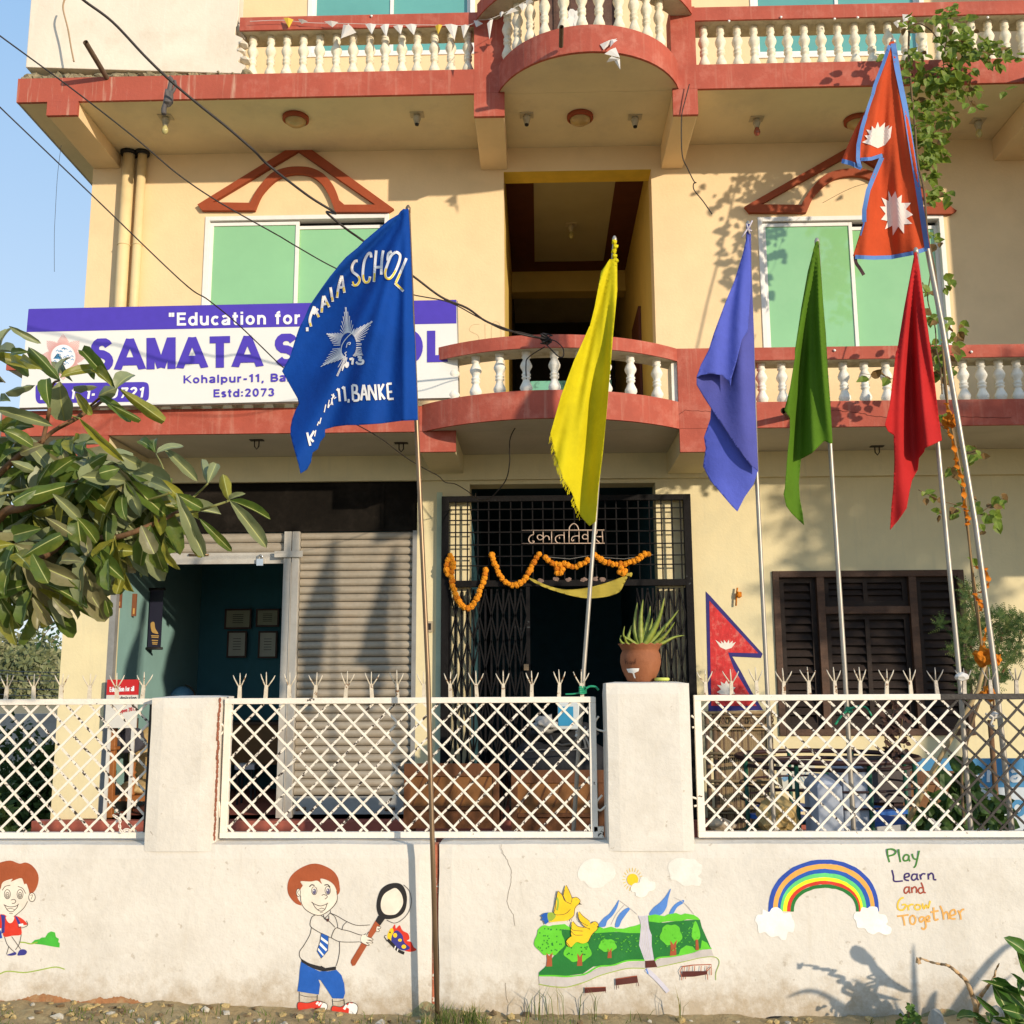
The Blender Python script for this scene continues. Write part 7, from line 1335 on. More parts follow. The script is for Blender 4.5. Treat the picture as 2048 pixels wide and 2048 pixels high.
# --- inside the shop
yk = 12.14
for i, (u0, v0, u1, v1, lab) in enumerate(((190, 68, 402, 225, 'wide framed certificate, upper left of four'), (432, 68, 615, 208, 'tilted wide framed certificate, upper right of four'), (207, 240, 367, 446, 'tall framed certificate, lower left of four'), (448, 240, 602, 450, 'tall framed certificate, lower right of four'))):
    a_, b_ = P(*H(u0, v1), yk), P(*H(u1, v0), yk); T = grp('framed_certificate', lab+' on the shaded teal wall', 'picture frame', ((a_.x+b_.x)/2, yk, (a_.z+b_.z)/2), 'framed certificates in the shop'); f = .02
    mb = MB(); mb.prism(rectp(a_.x, b_.x, a_.z, b_.z), yk-.02, yk, [rectp(a_.x+f, b_.x-f, a_.z+f, b_.z-f)]); pt(T, mb, 'frame', mat('frame_brown', (.07, .03, .02), .5)); mb = MB(); mb.box(a_.x+f, b_.x-f, yk-.012, yk-.003, a_.z+f, b_.z-f); pt(T, mb, 'certificate', mat('certificate_paper', (.5, .48, .40), .5) if i > 1 else mat('certificate_cream', (.34, .33, .22), .5))
    mb = MB()
    for k in range(5): z = a_.z+(b_.z-a_.z)*(.3+.1*k); mb.box(a_.x+(b_.x-a_.x)*.3, b_.x-(b_.x-a_.x)*.3, yk-.0135, yk-.0125, z, z+.006)
    o = pt(T, mb, 'printed_lines', black); o['kind'] = 'stuff'
yb3 = 10.55; a_, b_ = P(*V3(1425, 1435), yb3), P(*V3(1580, 860), yb3); T = grp('scroll_banner', 'narrow dark scroll banner with a gold figure hanging in the shop', 'banner', ((a_.x+b_.x)/2, yb3, b_.z))
mb = MB(); mb.box(a_.x, b_.x, yb3, yb3+.006, a_.z, b_.z); pt(T, mb, 'scroll_sheet', flat('scroll_dark', (.018, .018, .035), .4)); mb = MB(); mb.tube([(a_.x-.02, yb3, a_.z), (b_.x+.02, yb3, a_.z)], .014, 8); mb.tube([(a_.x-.02, yb3, b_.z), (b_.x+.02, yb3, b_.z)], .014, 8); pt(T, mb, 'rods', black)
mb = MB(); sheet(mb, cr([V3(1455, 1190), V3(1490, 1180), V3(1500, 1240), V3(1530, 1290), V3(1500, 1290), V3(1465, 1270)], 3, True), yb3, 20, .003)
for k, v in enumerate((1310, 1325, 1355, 1375, 1390)): ribbon(mb, [V3(1460+k*3, v), V3(1535-k*4, v+3)], 2, yb3, .003)
pt(T, mb, 'gold_print', flat('gold_print', (.42, .26, .08)))
yb4 = 9.5; T = grp('admission_board', 'red and white school admission board beside the armchair', 'notice board', (P(240, 1400, yb4).x, yb4, zpl))
mb = MB(); a_, b_ = P(209, 1456, yb4), P(277, 1359, yb4); zm_ = P(240, 1390, yb4).z; mb.box(a_.x, b_.x, yb4, yb4+.02, a_.z, zm_); mb.box(a_.x+.02, a_.x+.05, yb4+.021, yb4+.04, zpl-.3, a_.z+.1); mb.box(b_.x-.05, b_.x-.02, yb4+.021, yb4+.04, zpl-.3, a_.z+.1); pt(T, mb, 'white_board', flat('board_white', (.62, .60, .54), .5))
mb = MB(); mb.box(a_.x, b_.x, yb4-.001, yb4+.02, zm_+.0005, b_.z); pt(T, mb, 'red_header', flat('board_red', (.50, .02, .02), .5))
for s_, q0, q1, h_, m in (('Education for all', V3(1060, 1855), V3(1295, 1845), 10, swt), ('Admission', V3(1130, 1935), V3(1320, 1930), 8, black), ('Open', N4(1540, 300), N4(1640, 280), 8, flat('board_red', (.5, .02, .02))), ('2073', N4(1655, 278), N4(1755, 262), 8, flat('board_red', (.5, .02, .02)))):
    mb = MB(); stroke_text(mb, s_, *q0, *q1, h_, yb4, .005, .16); o = pt(T, mb, 'lettering', m); o['kind'] = 'stuff'
for (u0, v0, u1, v1, yy, lab) in ((1085, 870, 1178, 1043, 9.68, 'small brown framed picture just inside the shop'), (1268, 905, 1320, 1122, 10.12, 'narrow hanging wooden key board in the shop')):
    a_, b_ = P(*V3(u0, v1), yy), P(*V3(u1, v0), yy); T = grp('wall_hanging', lab, 'wall hanging', ((a_.x+b_.x)/2, yy, b_.z)); mb = MB(); mb.box(a_.x, b_.x, yy, yy+.02, a_.z, b_.z); pt(T, mb, 'backing', mat('hanging_wood', (.20, .07, .03), .6)); mb = MB(); mb.box(a_.x+.015, b_.x-.01, yy-.004, yy-.0005, a_.z+.02, a_.z+(b_.z-a_.z)*.35); pt(T, mb, 'panel', flat('hanging_ochre', (.5, .28, .08)))
# armchair
ych = 9.62; T = grp('wooden_armchair', 'wooden armchair with patterned cushion and turned post in the shop doorway', 'armchair', (P(240, 1630, ych).x, ych, zpl)); wch = mat('chair_wood', (.30, .11, .03), .45, .25, 4)
ax0, ax1 = shop[0]+.065, P(325, 1500, ych).x; zs_ = P(240, 1585, ych).z; za_ = P(240, 1500, ych).z; zb4 = P(240, 1440, ych).z
mb = MB(); mb.hull([(ax0, ych, zpl), (ax0+.06, ych, zpl), (ax0+.06, ych+.06, zpl), (ax0, ych+.06, zpl)], [(ax0-.02, ych, zb4), (ax0+.05, ych, zb4), (ax0+.05, ych+.06, zb4), (ax0-.02, ych+.06, zb4)]); pt(T, mb, 'leg', wch, bevel=.008)
for (x, y) in ((ax1-.06, ych), (ax0, ych+.5), (ax1-.06, ych+.5)): mb = MB(); mb.box(x, x+.05, y, y+.05, zpl, zb4 if y > ych else za_); pt(T, mb, 'leg', wch, bevel=.006)
for x in (ax0+.0, ax1-.08): mb = MB(); mb.box(x, x+.07, ych-.03, ych+.5, za_-.001, za_+.03); pt(T, mb, 'armrest', wch, bevel=.01)
mb = MB(); mb.box(ax0+.05, ax1-.05, ych+.02, ych+.5, zs_-.08, zs_-.03); pt(T, mb, 'seat', wch)
xtp = P(265, 1550, ych).x; mb = MB(); mb.lathe([(.02, 0), (.034, .02), (.02, .04), (.03, .10), (.034, .16), (.02, .19), (.036, .21), (.02, .23), (.03, .30)], (xtp, ych, zs_-.03), 14); pt(T, mb, 'turned_post', wch)
cush = mat('patterned_cushion', (.50, .34, .14), .9, .4, 8, .3, 30, stain=(.62, .50, .28), stain_amt=.9, stain_scale=18)
mb = MB(); mb.smooth = True; mb.blob(((ax0+ax1)/2, ych+.26, zs_+.02), ((ax1-ax0)*.45, .24, .07), 2, .2, 3, 1); pt(T, mb, 'seat_cushion', cush); mb = MB(); mb.smooth = True; mb.blob(((ax0+ax1)/2-.03, ych+.42, zs_+.30), ((ax1-ax0)*.42, .08, .26), 7, .2, 3, 1); pt(T, mb, 'back_cushion', cush)
mb = MB(); mb.smooth = True; c = P(*N4(1650, 650), ych+.15); mb.blob(tuple(c), (.17, .07, .13), 12, .35, 3, 1.6); mb.build('grey_bag', mat('grey_bag_cloth', (.06, .06, .075), .8, .3, 6, .4, 60), label='dark grey cloth bag propped on the armchair cushion', cat='bag')
# desk with globe
yd = 11.2; a_ = P(330, 1445, yd); T = grp('wooden_desk', 'dark wooden desk inside the shop behind the white pillar', 'desk', (a_.x+.7, yd, zpl)); zt3 = a_.z
mb = MB(); mb.box(a_.x, a_.x+1.6, yd, yd+.6, zt3-.03, zt3); pt(T, mb, 'desk_top', wood_fr, bevel=.004); mb = MB(); mb.box(a_.x+.04, a_.x+1.56, yd+.03, yd+.05, zt3-.45, zt3-.031); pt(T, mb, 'front_panel', mat('desk_panel', (.17, .085, .03), .6, .2, 4))
for x in (a_.x+.03, a_.x+1.52): mb = MB(); mb.box(x, x+.05, yd+.06, yd+.11, zpl, zt3-.031); pt(T, mb, 'leg', wood_fr)
c = P(364, 1397, yd+.2); T = grp('globe', 'desktop world globe peeping over the left pillar', 'globe', (c.x, c.y, zt3)); mb = MB(); mb.lathe([(.135*math.sin(t), -.135*math.cos(t)) for t in [k*math.pi/12 for k in range(13)]], (c.x, c.y, c.z), 24, cap=False)
pt(T, mb, 'sphere', mat('globe_map', (.12, .28, .45), .35, .1, 4, stain=(.55, .36, .18), stain_amt=1, stain_scale=4, coat=.4)); mb = MB(); mb.tube([(c.x+.15*math.cos(t), c.y, c.z+.15*math.sin(t)) for t in [math.radians(a) for a in range(-100, 81, 15)]], .006, 6); mb.lathe([(.08, zt3-c.z), (.02, zt3-c.z+.03), (.012, -.14)], (c.x, c.y, c.z), 12); pt(T, mb, 'stand', wood_fr)
a_ = P(*H(340, 1400), 10.6); T = grp('white_stool', 'black and white plastic stool standing in the shop', 'stool', (a_.x, 10.6, zpl)); mb = MB(); mb.box(a_.x-.1, a_.x+.1, 10.6, 10.8, zpl+.35, P(*H(340, 1270), 10.6).z); pt(T, mb, 'seat_box', mat('splotched_plastic', (.5, .5, .5), .5, .1, 4, stain=(.03, .03, .03), stain_amt=1, stain_scale=8))
for dx in (-.08, .06):
    for dy in (0, .16): mb = MB(); mb.box(a_.x+dx, a_.x+dx+.02, 10.61+dy, 10.63+dy, zpl, zpl+.35); pt(T, mb, 'leg', black)
# padlocked chain on the left panel
T = grp('chain', 'white painted chain hanging on the left fence panel', 'chain', P(*G(930, 1700), YFc-.03))
pts = cr([G(885, 1670), G(925, 1700), G(925, 1750), G(940, 1790), G(975, 1775), G(1000, 1780)], 5)
for i in range(0, len(pts)-1, 2):
    c = P(*pts[i], YFc-.03); d = (P(*pts[min(len(pts)-1, i+1)], YFc-.03)-c).normalized(); n = Vector((0, 1, 0)) if i % 4 else Vector((.7, .7, 0)); s_ = d.cross(n).normalized(); mb = MB()
    mb.tube([c+d*.011*math.cos(t)+s_*.006*math.sin(t) for t in [k*math.pi/5 for k in range(11)]], .0022, 5, cap=False); pt(T, mb, 'chain_link', fw)
# nail and marigold on the wall, left of the wooden window
mb = MB(); c = P(*F(350, 1490), YF-.03); mb.tube([P(*F(350, 1450), YF-.03), P(*F(345, 1490), YF-.03), P(*F(342, 1550), YF-.03)], .008, 6); mb.blob(tuple(P(*F(358, 1490), YF-.035)), (.03, .02, .03), 3, .5, 2, 2); mb.build('dried_marigold', mari2, label='dried marigold hanging from a nail left of the wooden window', cat='flower')
# ================================================================== PLANTS
def leafmat(nm, top, var=.35, tr=.42, stain=None): return mat(nm, top, .42, var, 5, .15, 40, trans=tr, spec=.45, stain=stain, stain_amt=.7, stain_scale=14)
lt = leafmat('leaf_top', (.11, .17, .028), stain=(.20, .22, .03)); lu = leafmat('leaf_under', (.22, .25, .12), .2, .2); ly = leafmat('leaf_yellowed', (.30, .29, .04), stain=(.10, .15, .03)); lm = mat('leaf_midrib', (.36, .38, .14), .5, .1)
ld = leafmat('leaf_dusty', (.20, .19, .09), .25, .2, stain=(.28, .24, .14))
def big_leaf(bend, curl, seed, notch=0, m=None):
    """leaf of length 1 (along y) and full width 1 (along x), midrib proud"""
    rnd = random.Random(seed); n = 11; cols = [-1, -.55, -.06, .06, .55, 1]; vs = []; fs = []; mi = []
    for i in range(n+1):
        t = (i/n)**.9 if i < n-1 else (1.0 if i == n else .965); w_ = max(.02, .5*(t**.8)*((1-t)**.36)/.50); w_ = w_ if t < .999 else .012; wob = 1+.06*math.sin(t*17+seed)
        yb = t; zb_ = -bend*t*t; 
        for c in cols:
            x = c*w_*wob; z = zb_+curl*(abs(c)**1.5)*w_+(.012 if abs(c) < .1 else 0)+.02*math.sin(t*14+seed+c)*abs(c)
            vs.append((x, yb*(1-.12*bend), z))
    k = len(cols)
    for i in range(n):
        for j in range(k-1): fs.append((i*k+j, i*k+j+1, (i+1)*k+j+1, (i+1)*k+j)); mi.append(1 if j == 2 else 0)
    me = bpy.data.meshes.new('leaf'); me.from_pydata(vs, [], fs); me.materials.append(m); me.materials.append(lm); me.polygons.foreach_set('material_index', mi)
    me.polygons.foreach_set('use_smooth', [True]*len(fs)); me.update(); return me
LV = {}
for nm, m in (('t', lt), ('u', lu), ('y', ly), ('d', ld)): LV[nm] = [big_leaf(b, c, s_, m=m) for s_, (b, c) in enumerate(((.1, .35), (.35, .4), (.6, .25), (.2, -.3), (.5, .5), (.8, .2)))]
def leaf_matrix(p0, p1, nrm, width):
    y = p1-p0; L = y.length; y = y/L; x = y.cross(nrm).normalized(); z = x.cross(y)
    return Matrix.Translation(p0) @ Matrix((x, y, z)).transposed().to_4x4() @ Matrix.Diagonal((width, L, L, 1))
TREE = grp('leafy_tree', 'broad leaved young tree reaching in from the left edge in front of the signboard', 'tree', (-2.9, 3.7, 0))
leaf_count = [0]; extra = []
def put_leaf(p0, p1, width, kind=None, nrm=None):
    kind = kind or random.choice('tttuuydt'); n = nrm or Vector((random.uniform(-.6, .6), -1, random.uniform(-.2, .9)))
    if abs((p1-p0).normalized().dot(n.normalized())) > .95: n = Vector((1, -.3, .2))
    M = leaf_matrix(p0, p1, n, width); me = random.choice(LV[kind])
    if leaf_count[0] < 300:
        o = link('leaf', me, TREE); o.matrix_world = M; o.matrix_parent_inverse = Matrix.Identity(4); o.matrix_basis = Matrix.Translation(-TREE.location) @ M; leaf_count[0] += 1
    else: extra.append((me, M))
def LF(V, b, t, w_, Y=3.6, kind=None, dy=None):
    s = {700: .3623}.get(0, None); b_, t_ = V(*b), V(*t); Y = Y+random.uniform(-.12, .12); dy = random.uniform(-.05, .05) if dy is None else dy
    p0, p1 = P(*b_, Y), P(*t_, Y+dy); k = (V(1, 0)[0]-V(0, 0)[0]); put_leaf(p0, p1, w_*k/2048*Y*1.15, kind, Vector((random.uniform(-.35, .35), -1, random.uniform(-.15, .5))))
LL = [((333, 446), (140, 215), 72, 't'), ((325, 440), (308, 255), 42, 'u'), ((330, 450), (335, 672), 122, 'u'), ((275, 592), (230, 398), 72, 't'), ((640, 488), (440, 255), 66, 't'), ((620, 480), (500, 335), 58, 'y'), ((640, 490), (710, 375), 92, 'u'), ((650, 485), (520, 525), 92, 'u'), ((540, 480), (385, 455), 50, 'u'),
 ((545, 530), (682, 590), 52, 't'), ((655, 488), (900, 665), 66, 'y'), ((610, 580), (785, 655), 40, 't'), ((165, 290), (0, 270), 44, 't'), ((235, 385), (30, 285), 58, 'y'), ((150, 375), (10, 300), 46, 'y'), ((0, 280), (18, 130), 52, 'u'), ((50, 145), (168, 218), 36, 'u'), ((195, 470), (0, 500), 50, 'u'), ((60, 560), (-40, 530), 60, 't'), ((-30, 600), (228, 665), 62, 'u'), ((190, 700), (80, 690), 62, 't'), ((90, 655), (-20, 690), 40, 'y'),
 ((400, 450), (260, 270), 58, 'u'), ((330, 430), (500, 320), 60, 'y'), ((420, 510), (475, 600), 48, 'y'), ((520, 440), (480, 335), 44, 't'), ((440, 655), (650, 870), 44, 'y'), ((345, 860), (320, 740), 80, 't'), ((400, 850), (370, 715), 90, 'y'), ((455, 860), (430, 700), 82, 't'), ((420, 870), (260, 960), 70, 't'), ((290, 890), (180, 1030), 66, 't'), ((0, 900), (110, 745), 60, 't'), ((20, 720), (170, 760), 70, 't'), ((90, 790), (40, 700), 60, 'u'),
 ((240, 800), (90, 830), 60, 'd'), ((0, 1080), (15, 920), 70, 'u'), ((60, 890), (190, 945), 50, 'u'), ((595, 850), (445, 920), 84, 't'), ((660, 930), (545, 950), 80, 't'), ((655, 850), (780, 930), 70, 'u'), ((860, 845), (740, 715), 52, 't'), ((860, 845), (808, 688), 50, 't'), ((862, 850), (958, 752), 50, 'u'), ((905, 820), (1078, 972), 56, 'u'), ((1145, 1012), (1092, 858), 44, 'u'), ((1148, 1012), (1198, 880), 54, 'u'), ((1145, 1010), (1165, 895), 34, 'y'), ((1265, 1110), (1225, 938), 58, 'y'), ((1268, 1108), (1478, 1160), 42, 't'), ((1270, 1110), (1470, 1342), 68, 'u'), ((1262, 1105), (1312, 1062), 30, 'u'),
 ((1100, 1205), (1266, 1375), 46, 't'), ((970, 1070), (1120, 1150), 60, 't'), ((975, 1065), (1125, 1420), 74, 'u'), ((1000, 1200), (1120, 1425), 56, 'y'), ((870, 990), (1070, 1110), 60, 'y'), ((950, 1060), (800, 980), 60, 'u'), ((830, 1240), (918, 1505), 56, 't'), ((905, 1310), (925, 1512), 46, 'y'), ((830, 1245), (740, 1470), 76, 't'), ((780, 1245), (850, 1400), 80, 'd'), ((850, 1300), (860, 1490), 80, 't'), ((500, 1080), (728, 1265), 62, 'u'), ((290, 1070), (452, 1212), 56, 'u'), ((460, 1410), (420, 1205), 96, 't'), ((590, 1370), (570, 1180), 90, 't'), ((640, 1320), (500, 1420), 44, 'y'), ((120, 1425), (110, 1692), 80, 'u'), ((128, 1425), (270, 1700), 92, 'd'), ((135, 1422), (400, 1560), 92, 'd'), ((125, 1420), (310, 1290), 84, 't'), ((455, 1450), (572, 1786), 108, 'd'), ((458, 1445), (330, 1430), 70, 'd'), ((0, 1640), (95, 1822), 98, 't'), ((180, 1640), (280, 1810), 56, 'd'), ((290, 1640), (360, 1745), 48, 'd'), ((600, 1430), (590, 1600), 60, 't'), ((640, 1300), (670, 1620), 60, 'y'), ((560, 1430), (540, 1640), 60, 't'), ((690, 1480), (640, 1625), 50, 'y'), ((700, 1220), (620, 1060), 70, 't'), ((420, 1200), (560, 1330), 60, 't'), ((250, 1200), (400, 1290), 56, 'd'), ((200, 1050), (60, 1100), 70, 't'), ((230, 1260), (60, 1300), 90, 't'), ((180, 1500), (60, 1330), 90, 'y'), ((590, 1480), (610, 1310), 80, 't'), ((180, 1400), (260, 1560), 80, 't'), ((60, 1480), (-20, 1600), 80, 't'), ((580, 1650), (610, 1760), 40, 't'), ((500, 1420), (450, 1330), 60, 'd')]
for b, t, w_, k in LL: LF(D, b, t, w_, 3.55, k)
def whorl(c, n, L, Y, up=.1):
    base = P(*D(*c), Y); a0 = random.uniform(0, 6)
    for i in range(n):
        a = a0+2*math.pi*i/n; d = Vector((math.cos(a), .6*math.sin(a), random.uniform(-1.3, up))).normalized(); l = L*random.uniform(.75, 1.15)
        put_leaf(base, base+d*l, l*random.uniform(.26, .38))
WC = [(60, 800), (200, 820), (330, 800), (480, 880), (120, 950), (300, 980), (430, 1010), (560, 1000), (690, 1000), (60, 1130), (180, 1180), (330, 1140), (480, 1180), (620, 1130), (760, 1100), (80, 1350), (240, 1330), (360, 1380), (520, 1300), (680, 1240), (120, 1480), (260, 1480), (400, 1480), (500, 1380), (60, 1600), (780, 1180), (900, 1150), (640, 900), (200, 1560)]
for c in WC: whorl(c, 7, .19, 3.7+random.uniform(-.1, .35))
for c in [(100, 760), (260, 900), (420, 940), (600, 930), (520, 1080), (760, 1010), (700, 1330), (330, 1260), (150, 1300), (40, 1450), (440, 1440), (560, 1240), (860, 1130), (250, 1630), (60, 1020), (370, 1520)]: whorl(c, 7, .18, 3.75)
for c in WC: whorl((c[0]+random.uniform(-60, 60), c[1]+random.uniform(-60, 60)), 8, .18, 4.15+random.uniform(-.1, .3))
for c in [(-60, 300), (-80, 700), (-120, 1000), (-100, 1250), (-90, 1500)]: whorl(c, 8, .16, 3.8)
if extra:
    mb = MB(); mb.smooth = True; kinds = [lt, lu, ly, ld, lm]
    for me, M in extra:
        mb.mi = kinds.index(me.materials[0]); mb.add([M @ v.co for v in me.vertices], [tuple(p.vertices) for p in me.polygons])
    o = pt(TREE, mb, 'inner_foliage', kinds); o['kind'] = 'stuff'
bark = mat('young_bark', (.16, .085, .04), .85, .3, 10, .5, 40); twigm = mat('green_twig', (.20, .20, .06), .7, .2, 10)
def branch(pts, r0, r1, Y=3.7, m=bark, V=D):
    pp = cr([V(*p) for p in pts], 5); n = len(pp); mb = MB(); mb.tube([P(*p, Y+.04*math.sin(i*.5)) for i, p in enumerate(pp)], [r0+(r1-r0)*i/(n-1) for i in range(n)], 8); pt(TREE, mb, 'branch', m)
branch([(-200, 1560), (0, 1200), (120, 1150), (240, 1110), (380, 1030), (500, 960)], .02, .007); branch([(-160, 1500), (100, 1470), (280, 1390), (400, 1310), (640, 1310), (860, 1230), (980, 1170)], .018, .007); branch([(225, 785), (300, 720), (430, 650), (560, 560), (640, 490)], .009, .005)
branch([(235, 780), (258, 680), (272, 600), (290, 470), (325, 445)], .009, .004); branch([(-150, 1100), (60, 900), (160, 820), (235, 785)], .014, .008); branch([(700, 1140), (800, 1110), (950, 1062)], .006, .004, 3.65, twigm); branch([(970, 1190), (1100, 1160), (1200, 1130), (1265, 1108)], .006, .004, 3.65, twigm); branch([(1040, 1110), (1100, 1060), (1148, 1012)], .005, .003, 3.65, twigm)
branch([(0, 1070), (100, 1055), (200, 1040), (290, 1068)], .006, .004, 3.65, twigm); branch([(860, 1230), (850, 1100), (905, 960), (862, 850)], .005, .003, 3.75, twigm); branch([(0, 1580), (60, 1490), (122, 1425)], .007, .005, 3.6, twigm); branch([(550, 540), (430, 640), (320, 700)], .005, .004, 3.68, bark); branch([(440, 655), (400, 640)], .004, .003, 3.6, twigm)
mb = MB(); mb.tube([(-2.9, 3.7, 0), (-2.85, 3.7, .6), (-2.7, 3.72, 1.2), P(*D(-200, 1560), 3.7)], [.05, .045, .035, .022], 10); pt(TREE, mb, 'trunk', bark); mb = MB(); mb.tube([P(*D(-200, 1560), 3.7), P(*D(-250, 1300), 3.7), P(*D(-150, 1100), 3.7)], [.022, .018, .014], 8); pt(TREE, mb, 'limb', bark)
for k in range(12): a_ = P(*D(random.uniform(-60, -200), random.uniform(700, 1500)), 3.75)
# --- vine
vl = mat('vine_leaf', (.17, .25, .03), .5, .35, 7, .1, 40, trans=.4, spec=.35, stain=(.26, .27, .03), stain_amt=.6, stain_scale=11); vb = mat('vine_leaf_brown', (.20, .12, .04), .7, .4, 10, trans=.3)
def small_leaf(m, fold):
    sh = [(0, 0), (.28, .12), (.42, .38), (.3, .7), (0, 1.05)]; vs = [(0, 0, 0), (0, .5, -fold), (0, 1.05, -.1)]+[(x, y, fold*.6*(x/.42)) for x, y in sh[1:4]]+[(-x, y, fold*.6*(x/.42)) for x, y in sh[1:4]]
    fs = [(0, 3, 4, 1), (1, 4, 5, 2), (0, 1, 7, 6), (1, 2, 8, 7)]; me = bpy.data.meshes.new('leaf'); me.from_pydata(vs, [], fs); me.materials.append(m); me.update(); return me
vlm = [small_leaf(vl, f) for f in (.06, .14, .2)]; vbm = [small_leaf(vb, f) for f in (.1, .25)]
VINE = grp('climbing_vine', 'green climbing vine hanging from the upper right balustrade down the rope', 'vine', P(1990, 1640, 7.2))
vc = [(1300, 130, 45, 9), (1470, 120, 65, 16), (1530, 40, 40, 8), (1600, 120, 30, 5), (1540, 225, 80, 26), (1640, 255, 95, 34), (1760, 285, 80, 22), (1850, 300, 45, 7), (1560, 390, 90, 34), (1480, 430, 70, 20), (1400, 460, 80, 24), (1300, 430, 60, 14), (1600, 495, 70, 14), (1350, 580, 60, 16), (1450, 600, 90, 26), (1520, 650, 50, 10), (1370, 720, 70, 22), (1430, 775, 70, 22), (1390, 860, 65, 20), (1440, 850, 50, 10), (1400, 960, 40, 8), (1440, 1075, 50, 12), (1505, 1090, 35, 5), (1300, 310, 50, 10), (1150, 310, 25, 3), (1840, 510, 20, 2), (1640, 580, 30, 4), (1440, 1320, 40, 6), (1490, 1560, 40, 6), (1410, 1620, 30, 4), (1430, 1750, 40, 6), (1550, 1800, 45, 7), (1550, 1880, 30, 4), (1440, 1900, 40, 5), (1460, 1990, 50, 10), (1500, 2050, 50, 8), (1350, 330, 50, 8)]
va = [(1490, 200, 40, 5), (1540, 130, 30, 4), (1650, 700, 50, 7), (1480, 500, 25, 3), (1550, 780, 30, 3), (1560, 830, 35, 4), (1400, 950, 45, 4), (1460, 1010, 40, 4), (1550, 1030, 35, 5), (1720, 1085, 60, 10), (1690, 1000, 40, 5), (1800, 960, 30, 3), (1760, 1000, 30, 3), (1080, 290, 30, 2), (1170, 290, 25, 3), (1640, 1280, 20, 2)]
vjobs = [(C, u, v, r, n, 8.25 if v < 1150 else 8.0) for u, v, r, n in vc]+[(F, u, v, r, n, 7.7 if v < 400 else 6.6) for u, v, r, n in va]
jobs = []
for V, u, v, r, n, Y in vjobs:
    for _ in range(int(n*1.45)):
        a = random.uniform(0, 6.28); q = r*math.sqrt(random.random()); jobs.append((V(u+q*math.cos(a), v+q*math.sin(a)), Y+random.uniform(-.18, .18), random.uniform(.055, .1)*(.8 if Y < 7 else 1), random.random() < (.06 if V is C and v < 1300 else .3)))
random.shuffle(jobs); mbx = MB()
for i, (pxy, Y, s_, br) in enumerate(jobs):
    p0 = P(*pxy, Y); d = Vector((random.uniform(-1, 1), random.uniform(-.7, .3), random.uniform(-1.3, .35))).normalized(); M = leaf_matrix(p0, p0+d*s_, Vector((random.uniform(-.8, .8), -1, random.uniform(0, 1.2))), s_*1.0); me = random.choice(vbm if br else vlm)
    if i < 295: o = link('leaf', me, VINE); o.matrix_basis = Matrix.Translation(-VINE.location) @ M
    else: mbx.mi = 1 if br else 0; mbx.add([M @ v.co for v in me.vertices], [tuple(p.vertices) for p in me.polygons])
o = pt(VINE, mbx, 'small_leaves', [vl, vb]); o['kind'] = 'stuff'
stm = mat('vine_stem', (.14, .09, .045), .85, .2)
def vstem(pts, Y0, Y1, r):
    pp = cr(pts, 6); n = len(pp); mb = MB(); mb.tube([P(*p, Y0+(Y1-Y0)*i/(n-1)) for i, p in enumerate(pp)], r, 6); pt(VINE, mb, 'stem', stm)
vstem([C(1300, 140), C(1295, 300), C(1310, 500), C(1330, 700), C(1345, 900), C(1380, 1050), C(1400, 1300), C(1440, 1500), C(1470, 1750), C(1500, 1932), F(1490, 200), F(1500, 380), F(1545, 600), F(1590, 900), F(1630, 1200), F(1660, 1500), F(1700, 1760), K(1720, 300), K(1640, 560), K(1590, 800), K(1600, 1100)], 8.35, 6.6, .009)
vstem([C(1290, 150), C(1350, 130), C(1420, 170), C(1500, 270), C(1600, 300), C(1760, 300), C(1870, 310)], 8.35, 8.3, .006); vstem([C(1480, 430), C(1500, 250), C(1520, 120), C(1545, 20)], 8.3, 8.3, .004); vstem([C(1500, 400), C(1600, 500), C(1640, 580)], 8.3, 8.3, .003); vstem([F(1600, 1020), F(1690, 1030), F(1760, 990), F(1820, 950)], 6.7, 6.7, .003); vstem([F(1590, 1000), F(1480, 970), F(1350, 910)], 6.7, 6.6, .003); vstem([F(1480, 560), F(1600, 700), F(1680, 690)], 7, 6.8, .003); vstem([C(1400, 980), C(1200, 990), C(1000, 1030), C(820, 1120)], 8.4, 9.4, .002); vstem([F(1480, 280), F(1250, 300), F(1030, 265)], 8.3, 8.4, .002)
vstem([C(1400, 1300), C(1415, 1500), C(1400, 1650), C(1440, 1800), C(1450, 1932), F(1470, 230), F(1480, 380)], 8.3, 7.6, .005)
